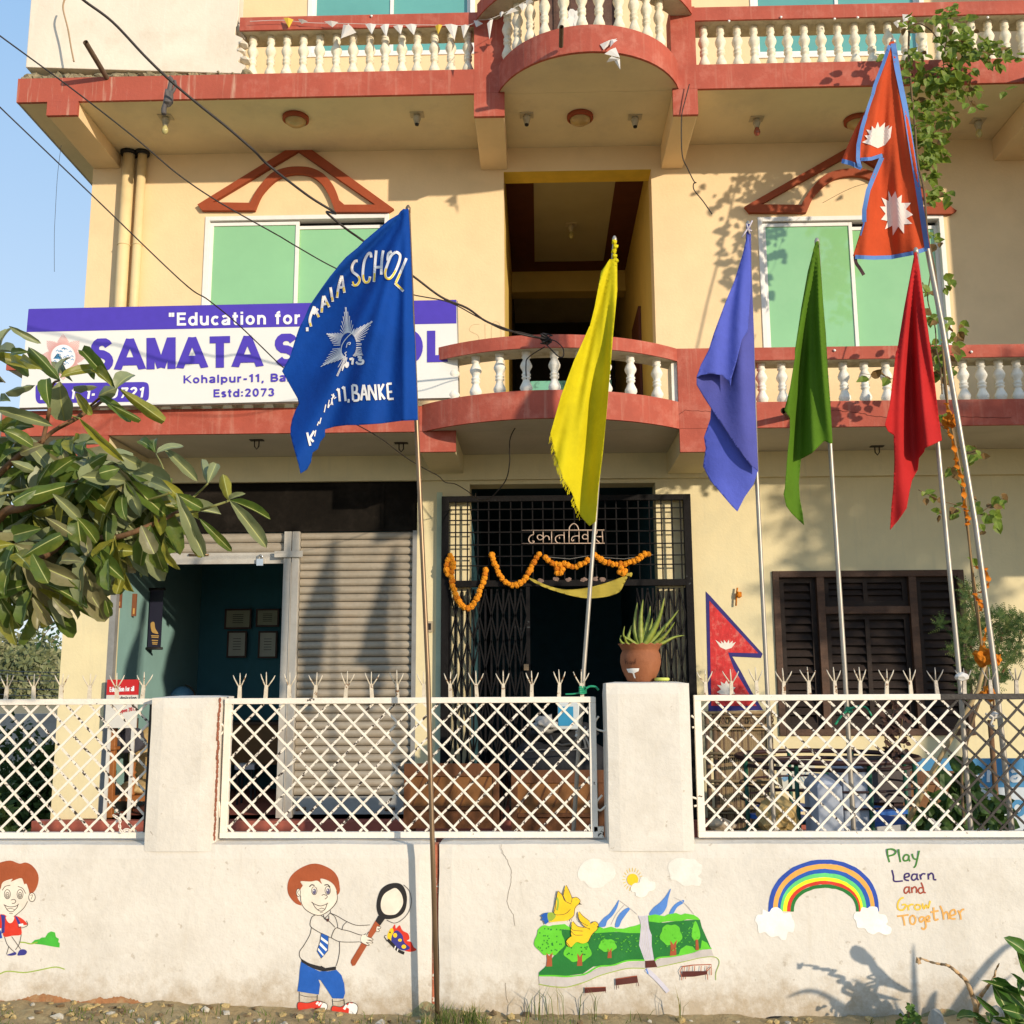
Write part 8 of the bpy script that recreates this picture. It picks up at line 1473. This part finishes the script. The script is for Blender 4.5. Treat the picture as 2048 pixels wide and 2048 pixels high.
# --- generic leafy crowns
def cloud(mb, c, r, n, size, flat_=.0, seed=0, squash=1.0):
    rnd = random.Random(seed)
    for _ in range(n):
        while True:
            v = Vector([rnd.uniform(-1, 1) for _ in range(3)])
            if v.length < 1: break
        v = v*(.55+.45*v.length)/max(.3, v.length)*v.length if rnd.random() < .5 else v.normalized()*rnd.uniform(.75, 1.05)
        k = 1+.3*mnoise.noise(v*2.2+Vector((seed, 0, 0))); p = Vector((c[0]+v.x*r[0]*k, c[1]+v.y*r[1]*k, c[2]+v.z*r[2]*k*squash))
        d = Vector([rnd.uniform(-1, 1) for _ in range(3)]).normalized(); e = d.orthogonal().normalized()*size*rnd.uniform(.2, .35); L = d*size*rnd.uniform(.7, 1.3)
        mb.add([p, p+L*.5+e, p+L, p+L*.5-e], [(0, 1, 2, 3)])
def tree(nm, label, x, y, h, cr_, n, size, m, group, trunk_r=.1, blobs=7, seed=1):
    rnd = random.Random(seed); T = grp(nm, label, 'tree' if h > 2.5 else 'bush', (x, y, 0), group); mb = MB(); cs = []
    for i in range(blobs):
        a = rnd.uniform(0, 6.28); q = rnd.uniform(0, .6); c = (x+cr_*q*math.cos(a), y+cr_*q*math.sin(a), h-cr_*(.45+rnd.uniform(-.25, .75))); cs.append(c); mb.mi = i % 2; cloud(mb, c, (cr_*.55, cr_*.55, cr_*.42), n//blobs, size, seed=seed+i)
    o = pt(T, mb, 'crown', [m, m if not isinstance(m, list) else m[1]] if not isinstance(m, list) else m); o['kind'] = 'stuff'
    mb = MB(); mb.tube([(x, y, 0), (x+.05*h*rnd.uniform(-1, 1), y, h*.3), (x, y, h*.62)], [trunk_r, trunk_r*.8, trunk_r*.5], 8)
    for c in cs: mb.tube([(x, y, h*.4), Vector((x, y, h*.5)).lerp(Vector(c), .6), c], [trunk_r*.4, trunk_r*.25, trunk_r*.1], 5)
    pt(T, mb, 'trunk', bark); return T
fg1 = mat('far_leaf', (.16, .18, .08), .8, .4, .8, trans=.25, spec=.2); fg2 = mat('far_leaf_light', (.27, .27, .14), .8, .4, .8, trans=.25, spec=.2); dk1 = mat('hedge_leaf', (.035, .065, .015), .7, .5, 2, trans=.2, spec=.2); dk2 = mat('hedge_leaf_light', (.07, .11, .03), .7, .5, 2, trans=.2, spec=.2)  # far leaf greens are paled to stand in for haze
# far trees seen past the left end of the house
for i, (px, Y, h, cr_) in enumerate(((12, 95, 6.6, 5), (52, 85, 4.6, 3.6), (88, 100, 5.0, 4), (-25, 110, 8.6, 6.5), (75, 130, 5.5, 5), (35, 150, 6.8, 7), (-60, 90, 7.5, 6), (112, 140, 4.6, 6))):
    x = P(px, 1350, Y).x; tree('distant_tree', ['loose pale green distant tree nearest the left edge', 'low bushy distant tree behind the spikes', 'olive distant tree next to the yellow column', 'tall distant tree mostly outside the left edge', 'small hazy tree in the gap beside the column', 'hazy far tree in the middle of the gap', 'distant tree outside the left edge of the view', 'farthest tree just behind the yellow column'][i], x, Y, h, cr_, 3600, .55, [fg1, fg2], 'distant trees left of the house', .12, 7, i+3)
# undergrowth behind the left panel
for i, (x, y, h, r) in enumerate(((-5.6, 9.4, .85, .85), (-5.3, 11.5, .9, .8), (-6.6, 11.0, .95, 1.0), (-7.6, 13.5, 1.0, 1.2), (-6.2, 14.5, .95, 1.1), (-4.75, 8.7, .6, .45))):
    tree('dark_bush', ['dark bush behind the left fence panel near the ground', 'dark bush against the side of the yellow column', 'dark broad bush at the left edge behind the fence', 'tall dark bush farther back at the left edge', 'dark bush farthest back beside the column', 'low dark shrub at the foot of the yellow column'][i], x, y, h, r, 3600, .10, [dk1, dk2], 'dark bushes left of the house', .03, 6, 40+i)
# neighbouring low wall and shed far left
mb = MB(); x = P(40, 1440, 22).x; mb.box(x-8, x+2.6, 22, 22.2, 0, P(40, 1428, 22).z); mb.build('far_wall', mat('far_wall_grey', (.36, .33, .30), .9, .25, 1.2), label='weathered grey boundary wall beyond the left bushes', cat='wall')
for k, (y0, y1) in enumerate(((1336, 1345), (1343, 1352), (1358, 1362), (1372, 1379), (1385, 1392), (1399, 1406))):
    a_, b_ = P(-60, 1270+(y0-1270), 26), P(118, 1270+(y1-1270), 30); mb = MB(); mb.tube([a_, (a_+b_)/2+Vector((0, 0, -.03)), b_, b_+(b_-a_)*2], .012, 5); mb.build('power_line', mat('power_line_grey', (.12, .12, .13)), label=['topmost', 'second', 'third', 'fourth', 'fifth', 'lowest'][k]+' of the far power lines left of the column', cat='power line', group='far power lines')
# small dark twig beside the column
T = grp('hanging_twig', 'small dark leafy twig beside the yellow column under the big leaves', 'twig', P(100, 1240, 6.5)); dkt = mat('twig_leaf', (.03, .07, .02), .6, .3)
tl = [small_leaf(dkt, .1)]
tw = cr([V3(600, 1150), V3(480, 1190), V3(380, 1230), V3(250, 1260)], 5); mb = MB(); mb.tube([P(*p, 6.5) for p in tw], .003, 5); mb.tube([P(*V3(*p), 6.5) for p in ((560, 1220), (470, 1250), (400, 1340))], .0025, 5); mb.tube([P(*V3(*p), 6.5) for p in ((600, 1250), (540, 1330), (500, 1380))], .0025, 5); pt(T, mb, 'stem', stm)
for u, v, k in [(345, 1150, 1), (370, 1180, 1.1), (320, 1215, 1), (250, 1250, 1.3), (290, 1280, 2.2), (400, 1200, 1), (440, 1230, 1.2), (500, 1160, 1.1), (540, 1185, 1.2), (470, 1210, 1), (400, 1310, 1.2), (440, 1325, 1.2), (395, 1370, 1.8), (500, 1290, 1.3), (540, 1290, 1), (500, 1370, 1.4), (540, 1405, 1.2), (460, 1260, 1.1), (380, 1165, .9), (520, 1230, 1), (555, 1160, 1), (555, 1250, 1.2), (490, 1555, .8), (350, 1240, 1)]:
    p0 = P(*V3(u, v), 6.5+random.uniform(-.05, .05)); d = Vector((random.uniform(-1, .4), 0, random.uniform(-1, .2))).normalized(); s_ = .032*k; o = link('leaf', tl[0], T); o.matrix_basis = Matrix.Translation(-T.location) @ leaf_matrix(p0, p0+d*s_, Vector((random.uniform(-.5, .5), -1, .6)), s_*.8)
# --- conifer shrub at right
T = grp('conifer_shrub', 'dark feathery conifer shrub in front of the wooden window at the right', 'shrub', (P(1980, 1600, 7.6).x, 7.6, 0)); mb = MB(); cf1 = mat('conifer_needle', (.045, .085, .02), .8, .4, 6, trans=.15); cf2 = mat('conifer_needle_light', (.12, .16, .04), .8, .3, 6, trans=.2)
for (V, u, v, r, n) in ((N6, 1300, 450, 80, 26), (N6, 1330, 600, 90, 26), (N6, 1300, 800, 120, 50), (N6, 1250, 950, 130, 60), (N6, 1400, 900, 150, 70), (N6, 1350, 1150, 170, 80), (N6, 1600, 800, 140, 70), (N6, 1750, 780, 120, 50), (N6, 1850, 900, 110, 50), (N6, 1700, 1000, 160, 80), (N6, 1620, 1250, 150, 70), (N6, 1800, 1150, 120, 60), (N6, 1000, 840, 50, 14), (N6, 1450, 1350, 150, 60), (N6, 1680, 1400, 90, 40), (N6, 1950, 800, 100, 40), (N6, 2050, 1000, 150, 60), (N6, 1150, 1100, 60, 14), (N2, 1500, 100, 130, 40), (N2, 1300, 150, 90, 24)):
    for _ in range(int(n*1.3)):
        a = random.uniform(0, 6.28); q = r*math.sqrt(random.random()); c = P(*V(u+q*math.cos(a), v+q*math.sin(a)), 7.6+random.uniform(-.25, .25)); d = Vector((random.uniform(-1, 1), random.uniform(-.6, .4), random.uniform(-.3, 1))).normalized(); mb.mi = 1 if random.random() < .3 else 0; L = random.uniform(.05, .11)
        sd = d.cross(Vector((random.uniform(-.5, .5), -1, random.uniform(-.5, .5)))).normalized()
        for k in range(6): b0 = c+d*L*k/6; l = .03*(1-k/7); mb.add([b0, b0+(sd+d*.9).normalized()*l, b0+d*.008], [(0, 1, 2)]); mb.add([b0, b0+(-sd+d*.9).normalized()*l, b0+d*.008], [(0, 1, 2)])
o = pt(T, mb, 'foliage', [cf1, cf2]); o['kind'] = 'stuff'
for pts in ([(1600, 1900), (1500, 1400), (1450, 1000), (1350, 600), (1300, 400)], [(1600, 1900), (1600, 1300), (1700, 900), (1800, 750)], [(1550, 1500), (1300, 1000), (1200, 740)], [(1600, 1500), (1850, 1100), (1900, 900)]): mb = MB(); mb.tube([P(*p, 7.65) for p in cr([N6(*p) for p in pts], 4)], .008, 6); pt(T, mb, 'stem', bark)
p0, p1 = P(1980, 1440, 7.65), None; mb = MB(); mb.tube([(p0.x, 7.65, 0), (p0.x, 7.65, p0.z)], .02, 8); pt(T, mb, 'trunk', bark)
# --- small plants behind the right fence
def leafy(label, V, stems, spots, Y, size, m, base, cat='plant', nm='leafy_plant', group=None):
    T = grp(nm, label, cat, (P(*V(*base), Y).x, Y, 0), group); me = small_leaf(m, .1)
    for s_ in stems: mb = MB(); mb.tube([P(*p, Y) for p in cr([V(*p) for p in s_], 4)], .005, 5); pt(T, mb, 'stem', stm)
    for (u, v, r, n) in spots:
        for _ in range(n):
            a = random.uniform(0, 6.28); q = r*math.sqrt(random.random()); c = P(*V(u+q*math.cos(a), v+q*math.sin(a)), Y+random.uniform(-.12, .12)); d = Vector((random.uniform(-1, 1), random.uniform(-.6, .4), random.uniform(-.9, .6))).normalized(); s2 = size*random.uniform(.6, 1.2)
            o = link('leaf', me, T); o.matrix_basis = Matrix.Translation(-T.location) @ leaf_matrix(c, c+d*s2, Vector((random.uniform(-.8, .8), -1, random.uniform(0, .8))), s2)
    return T
leafy('thin plant with dark reddish leaves before the window sill', N2, [[(480, 1000), (490, 700), (470, 400), (460, 300)], [(490, 900), (560, 650), (580, 450)], [(480, 950), (400, 780), (380, 450)]], [(480, 330, 120, 18), (400, 480, 110, 20), (550, 500, 110, 20), (450, 620, 110, 18), (500, 760, 130, 24), (420, 850, 60, 8), (560, 860, 60, 8)], 8.0, .06, mat('reddish_leaf', (.07, .035, .025), .7, .4, 6, trans=.2), (480, 1000))
leafy('broad leaved green plant at the foot of the right flagpoles', N2, [[(1350, 1680), (1300, 1400), (1200, 1150)], [(1500, 1680), (1550, 1450), (1700, 1380)], [(1400, 1680), (1450, 1300), (1350, 1080)]], [(1200, 1180, 110, 12), (1100, 1060, 60, 5), (1330, 1060, 60, 6), (1300, 1330, 140, 14), (1500, 1500, 170, 26), (1650, 1420, 110, 12), (1620, 1580, 120, 14), (1100, 1500, 160, 16), (850, 1620, 80, 10), (980, 1560, 120, 10), (1180, 1600, 110, 10)], 6.9, .11, mat('broad_leaf', (.05, .10, .02), .5, .4, 5, trans=.25), (1400, 1680))
# planter box
a_, b_ = P(*N2(20, 1040), 8.05), P(*N2(660, 950), 8.05); mb = MB(); mb.box(a_.x, b_.x, 8.05, 8.3, a_.z-.25, a_.z+.08); mb.build('planter_box', mat('planter_dark', (.09, .075, .07), .8, .2, 8, .4), label='dark planter box holding the reddish plant', cat='planter', bevel=.006)
for (u, v) in ((340, 930),): 
    mb = MB(); mb.box(a_.x+.05, a_.x+.12, 8.1, 8.2, 0, a_.z-.251); mb.box(b_.x-.12, b_.x-.05, 8.1, 8.2, 0, a_.z-.251); mb.build('planter_stand', dkp, label='pair of dark legs under the planter box', cat='stand')
# --- front right: forked dry stem and broad leaves
T = grp('dry_forked_stem', 'bare forked brown stem at the lower right in front of the wall', 'stem', P(*N3(1400, 1500), 4.95)); dry = mat('dry_bark', (.42, .28, .15), .9, .3, 12, .5, 50)
for pts, r0, r1 in (([(1410, 1620), (1400, 1480), (1395, 1300), (1350, 1150), (1290, 1010), (1240, 960), (1150, 880), (1080, 835), (1000, 822), (900, 800), (780, 755)], .014, .004), ([(1400, 1330), (1430, 1220), (1470, 1150), (1530, 1070), (1600, 970), (1615, 900), (1655, 818)], .012, .003)):
    pp = cr([N3(*p) for p in pts], 5); n = len(pp); mb = MB(); mb.tube([P(*p, 4.95+.02*math.sin(i)) for i, p in enumerate(pp)], [r0+(r1-r0)*(i/(n-1))**.8+.001*math.sin(i*2.3) for i in range(n)], 8); pt(T, mb, 'branch', dry)
mb = MB(); mb.blob(tuple(P(*N3(760, 790), 4.94)), (.012, .008, .014), 3, .9, 2, 2); pt(T, mb, 'split_tip', dry)
BL_ = grp('broad_leaf_plant', 'low glossy broad leaved plant at the lower right corner', 'plant', P(*N3(1850, 1560), 4.9)); glt = leafmat('glossy_leaf', (.055, .14, .02), .3, .3, stain=(.13, .24, .03))
gls = [big_leaf(b, c, s_, m=glt) for s_, (b, c) in enumerate(((.1, .25), (.3, .3), (.5, .35)))]
for b, t, w_ in [((1960, 1320), (1605, 985), 130), ((1800, 1520), (1690, 1090), 170), ((1870, 1130), (1912, 945), 66), ((1960, 1200), (1750, 1040), 60), ((1425, 1415), (1148, 1335), 100), ((1650, 1385), (1530, 1312), 60), ((1560, 1480), (1545, 1320), 70), ((2010, 760), (1868, 555), 130), ((1900, 1500), (1830, 1200), 120), ((2000, 1480), (1740, 1470), 70), ((1500, 1500), (1430, 1370), 60), ((1960, 1400), (1780, 1330), 110), ((2050, 1300), (1895, 890), 40), ((2060, 1100), (1960, 800), 110), ((1700, 1600), (1500, 1480), 60)]:
    p0, p1 = P(*N3(*b), 4.9+random.uniform(-.08, .08)), P(*N3(*t), 4.85+random.uniform(-.08, .08)); o = link('leaf', random.choice(gls), BL_); o.matrix_basis = Matrix.Translation(-BL_.location) @ leaf_matrix(p0, p1, Vector((random.uniform(-.4, .4), -1, random.uniform(0, .8))), w_*.18/2048*4.95*1.1)
# agave standing just outside the lower right corner; its shadow falls on the wall
AG = grp('agave', 'grey green agave just beyond the lower right corner', 'plant', (2.72, 4.42, 0)); agm = mat('agave_leaf', (.16, .24, .12), .6, .15, 5)
for (dx, dz, w_, bend) in ((-.62, .50, .03, .10), (-.35, .34, .05, .05), (-.30, .62, .03, .05), (-.10, .52, .03, 0), (.02, .86, .03, 0), (.12, .55, .05, -.02), (.50, .66, .028, 0), (.62, .86, .03, -.10), (.30, .45, .09, -.04), (.42, .60, .08, 0), (-.55, .30, .04, .08), (.2, .35, .09, 0)):
    x, y = 2.72, 4.42; dz *= .72; blade(AG, 'leaf', agm, [(x, y, 0), (x+dx*.35, y+.03*dx, dz*.4+abs(bend)), (x+dx*.75, y, dz*.8+abs(bend)), (x+dx, y, dz)], w_, .012, teeth=False)
# loose tree off to the right whose dappled shade lies on the wall
tree('roadside_tree', 'loose crowned tree standing beyond the right edge of the picture', 8.55, 4.3, 5.6, 1.35, 3000, .15, [fg1, fg2], 'trees beyond the right edge', .10, 10, 77)
# ================================================================== GROUND
dirt = mat('dirt', (.36, .26, .13), .95, .3, 3, 1, 30, stain=(.46, .37, .2), stain_amt=.8, stain_scale=9)
mb = MB(); mb.add([(-500, -80, -.09), (500, -80, -.09), (500, 900, -.09), (-500, 900, -.09)], [(0, 1, 2, 3)]); mb.build('ground', dirt, kind='structure')
mb = MB(); nx, ny = 240, 36; x0, x1, y0, y1 = -3.4, 3.6, 3.9, 5.43; mb.smooth = True
def gz(x, y):
    t = (y-y0)/(y1-y0); return (-.045+.055*max(0, min(1, (-.9-x)*1.1))+.03*max(0, min(1, (x-2.0)*1.5)))+t*t*.6*(.035+.025*mnoise.noise(Vector((x*1.2, 3, 0))))+.018*mnoise.noise(Vector((x*5, y*5, 0)))*t+.010*mnoise.noise(Vector((x*19, y*19, 2)))*(.3+t)+(.02 if -.5 < x < -.2 else 0)*t-.05*(1-t)**4
mb.add([(x0+(x1-x0)*i/nx, y0+(y1-y0)*j/ny, gz(x0+(x1-x0)*i/nx, y0+(y1-y0)*j/ny)) for j in range(ny+1) for i in range(nx+1)], [(j*(nx+1)+i, j*(nx+1)+i+1, (j+1)*(nx+1)+i+1, (j+1)*(nx+1)+i) for j in range(ny) for i in range(nx)])
mb.build('dirt_bank', dirt, kind='structure')
stn = [mat('clod', (.46, .34, .15), .95, .35, 12, 1, 60), mat('pebble', (.46, .42, .34), .9, .3, 12, .6, 60), mat('clod_dark', (.19, .13, .07), .95, .3, 12, 1, 60)]
mb = MB()
for i in range(900):
    x = random.uniform(-3.2, 3.2); y = random.uniform(4.7, 5.38); r = random.uniform(.005, .02)*(1.6 if random.random() < .08 else 1)
    if x > -.9 and random.random() < .45: continue
    mb.mi = random.choice((0, 0, 0, 1, 2)); mb.blob((x, y, gz(x, y)+r*.3), (r*random.uniform(.8, 1.5), r, r*.7), i, .8, 1, 1.6)
mb.build('dirt_clods', stn, label='yellow clods and pebbles along the foot of the wall', cat='rubble', kind='stuff')
gr = mat('grass_blade', (.11, .16, .03), .7, .4, 8, trans=.3); gr2 = mat('grass_dry', (.38, .30, .13), .8, .3, 8, trans=.2)
mb = MB()
def tuft(x, y, n, h, lean=.5):
    for _ in range(n):
        a = random.uniform(0, 6.28); l = h*random.uniform(.5, 1.2); bx, by = x+random.gauss(0, .03), y+random.gauss(0, .025); d = Vector((math.cos(a)*lean*random.random(), math.sin(a)*lean*random.random()-.1, 1)).normalized(); mb.mi = 1 if random.random() < .22 else 0
        w_ = .0022; z = gz(bx, min(by, 5.4)); s_ = Vector((math.sin(a), math.cos(a), 0))*w_; p = Vector((bx, by, z)); q = p+d*l*.6; e = q+(d+Vector((math.cos(a), math.sin(a), -.5))*.5).normalized()*l*.45
        if max(q.y, e.y) > YW-.005: continue
        mb.add([p-s_, p+s_, q+s_*.8, q-s_*.8, e], [(0, 1, 2, 3), (3, 2, 4)])
for px in range(838, 975, 9): tuft(P(px, 2010, 5.25).x, 5.25+random.uniform(-.2, .06), 26, .085)
for px in list(range(960, 1300, 14))+list(range(0, 840, 17))+list(range(1640, 1760, 16)): tuft(P(px, 2015, 5.2).x, 5.2+random.uniform(-.3, .12), 8, .05, .9)
for px in (1075, 1082, 1118, 1180, 1190, 1362): tuft(P(px, 2020, 5.3).x, 5.32, 5, .16, .25)
mb.build('grass', [gr, gr2], kind='stuff', label='thin grass at the foot of the wall', cat='grass')
wd = leafy('small fern like weed at the foot of the wall at the right', N3, [[(660, 1500), (650, 1400), (665, 1310)], [(680, 1500), (730, 1420)], [(640, 1500), (600, 1450)]], [(650, 1310, 40, 6), (730, 1380, 50, 12), (650, 1420, 60, 12), (600, 1450, 60, 14), (720, 1450, 60, 16), (560, 1480, 40, 6)], 5.15, .026, mat('weed_leaf', (.09, .17, .03), .6, .3, 10, trans=.3), (660, 1560), 'weed', 'small_weed')
# peeled strip at the wall foot and drain mouth
mb = MB(); up_ = []; 
for i in range(90): u = -20+1160*i/89; up_.append(L1(u, 1335+28*math.sin(u*.011+1)+random.uniform(-7, 7)+ (20 if u > 800 else 0)))
sheet(mb, up_+[L1(1140, 1560), L1(-20, 1560)], YW, 25, .0012); wp(mb, 'peeled_strip', mat('peeled_plaster', (.34, .16, .07), .95, .3, 10, .6, 40, stain=(.45, .33, .18), stain_amt=.7, stain_scale=12), label='brown peeled plaster strip')
mb = MB(); up_ = [N3(u, 1390-70*math.sin(math.pi*(u-780)/500)+random.uniform(-6, 6)) for u in range(780, 1290, 20)]; sheet(mb, up_+[N3(1280, 1540), N3(780, 1540)], YW, 20, .0012); wp(mb, 'peeled_patch', mat('peeled_green', (.30, .30, .16), .95, .4, 12, .6, 40, stain=(.42, .14, .07), stain_amt=.9, stain_scale=7), label='mossy green and red peeled patch')
mb = MB(); up_ = [L2(u, 1480-120*math.exp(-((u-1560)/110)**2)+random.uniform(-6, 6)) for u in range(1240, 1760, 20)]; sheet(mb, up_+[L2(1750, 1600), L2(1240, 1600)], YW, 20, .0011); wp(mb, 'peeled_patch', MATS['peeled_green'], label='greenish peeled patch behind the pole')
mb = MB(); hp = [L4(235, 1300), L4(240, 1268), L4(275, 1240), L4(330, 1230), L4(400, 1232), L4(460, 1235), L4(470, 1262), L4(468, 1310)]; sheet(mb, cr(hp, 2, False), YW, 20, .0015); wp(mb, 'drain_mouth', black, label='dark drain opening')
c = P(*N3(950, 1440), 5.25); mb = MB(); mb.blob((c.x, 5.25, c.z-.02), (.04, .035, .07), 3, .4, 2, 1.5); mb.build('grey_stone', mat('grey_stone', (.42, .40, .35), .9, .25, 10, .6), label='upright grey stone beside the small weed', cat='stone')
mb = MB(); c = P(*N3(1640, 1400), 5.15); mb.blob((c.x, 5.15, c.z), (.035, .03, .04), 9, .5, 2, 1.5); mb.build('grey_stone', MATS['grey_stone'], label='small grey stone right of the forked stem', cat='stone')
bpy.context.view_layer.update()
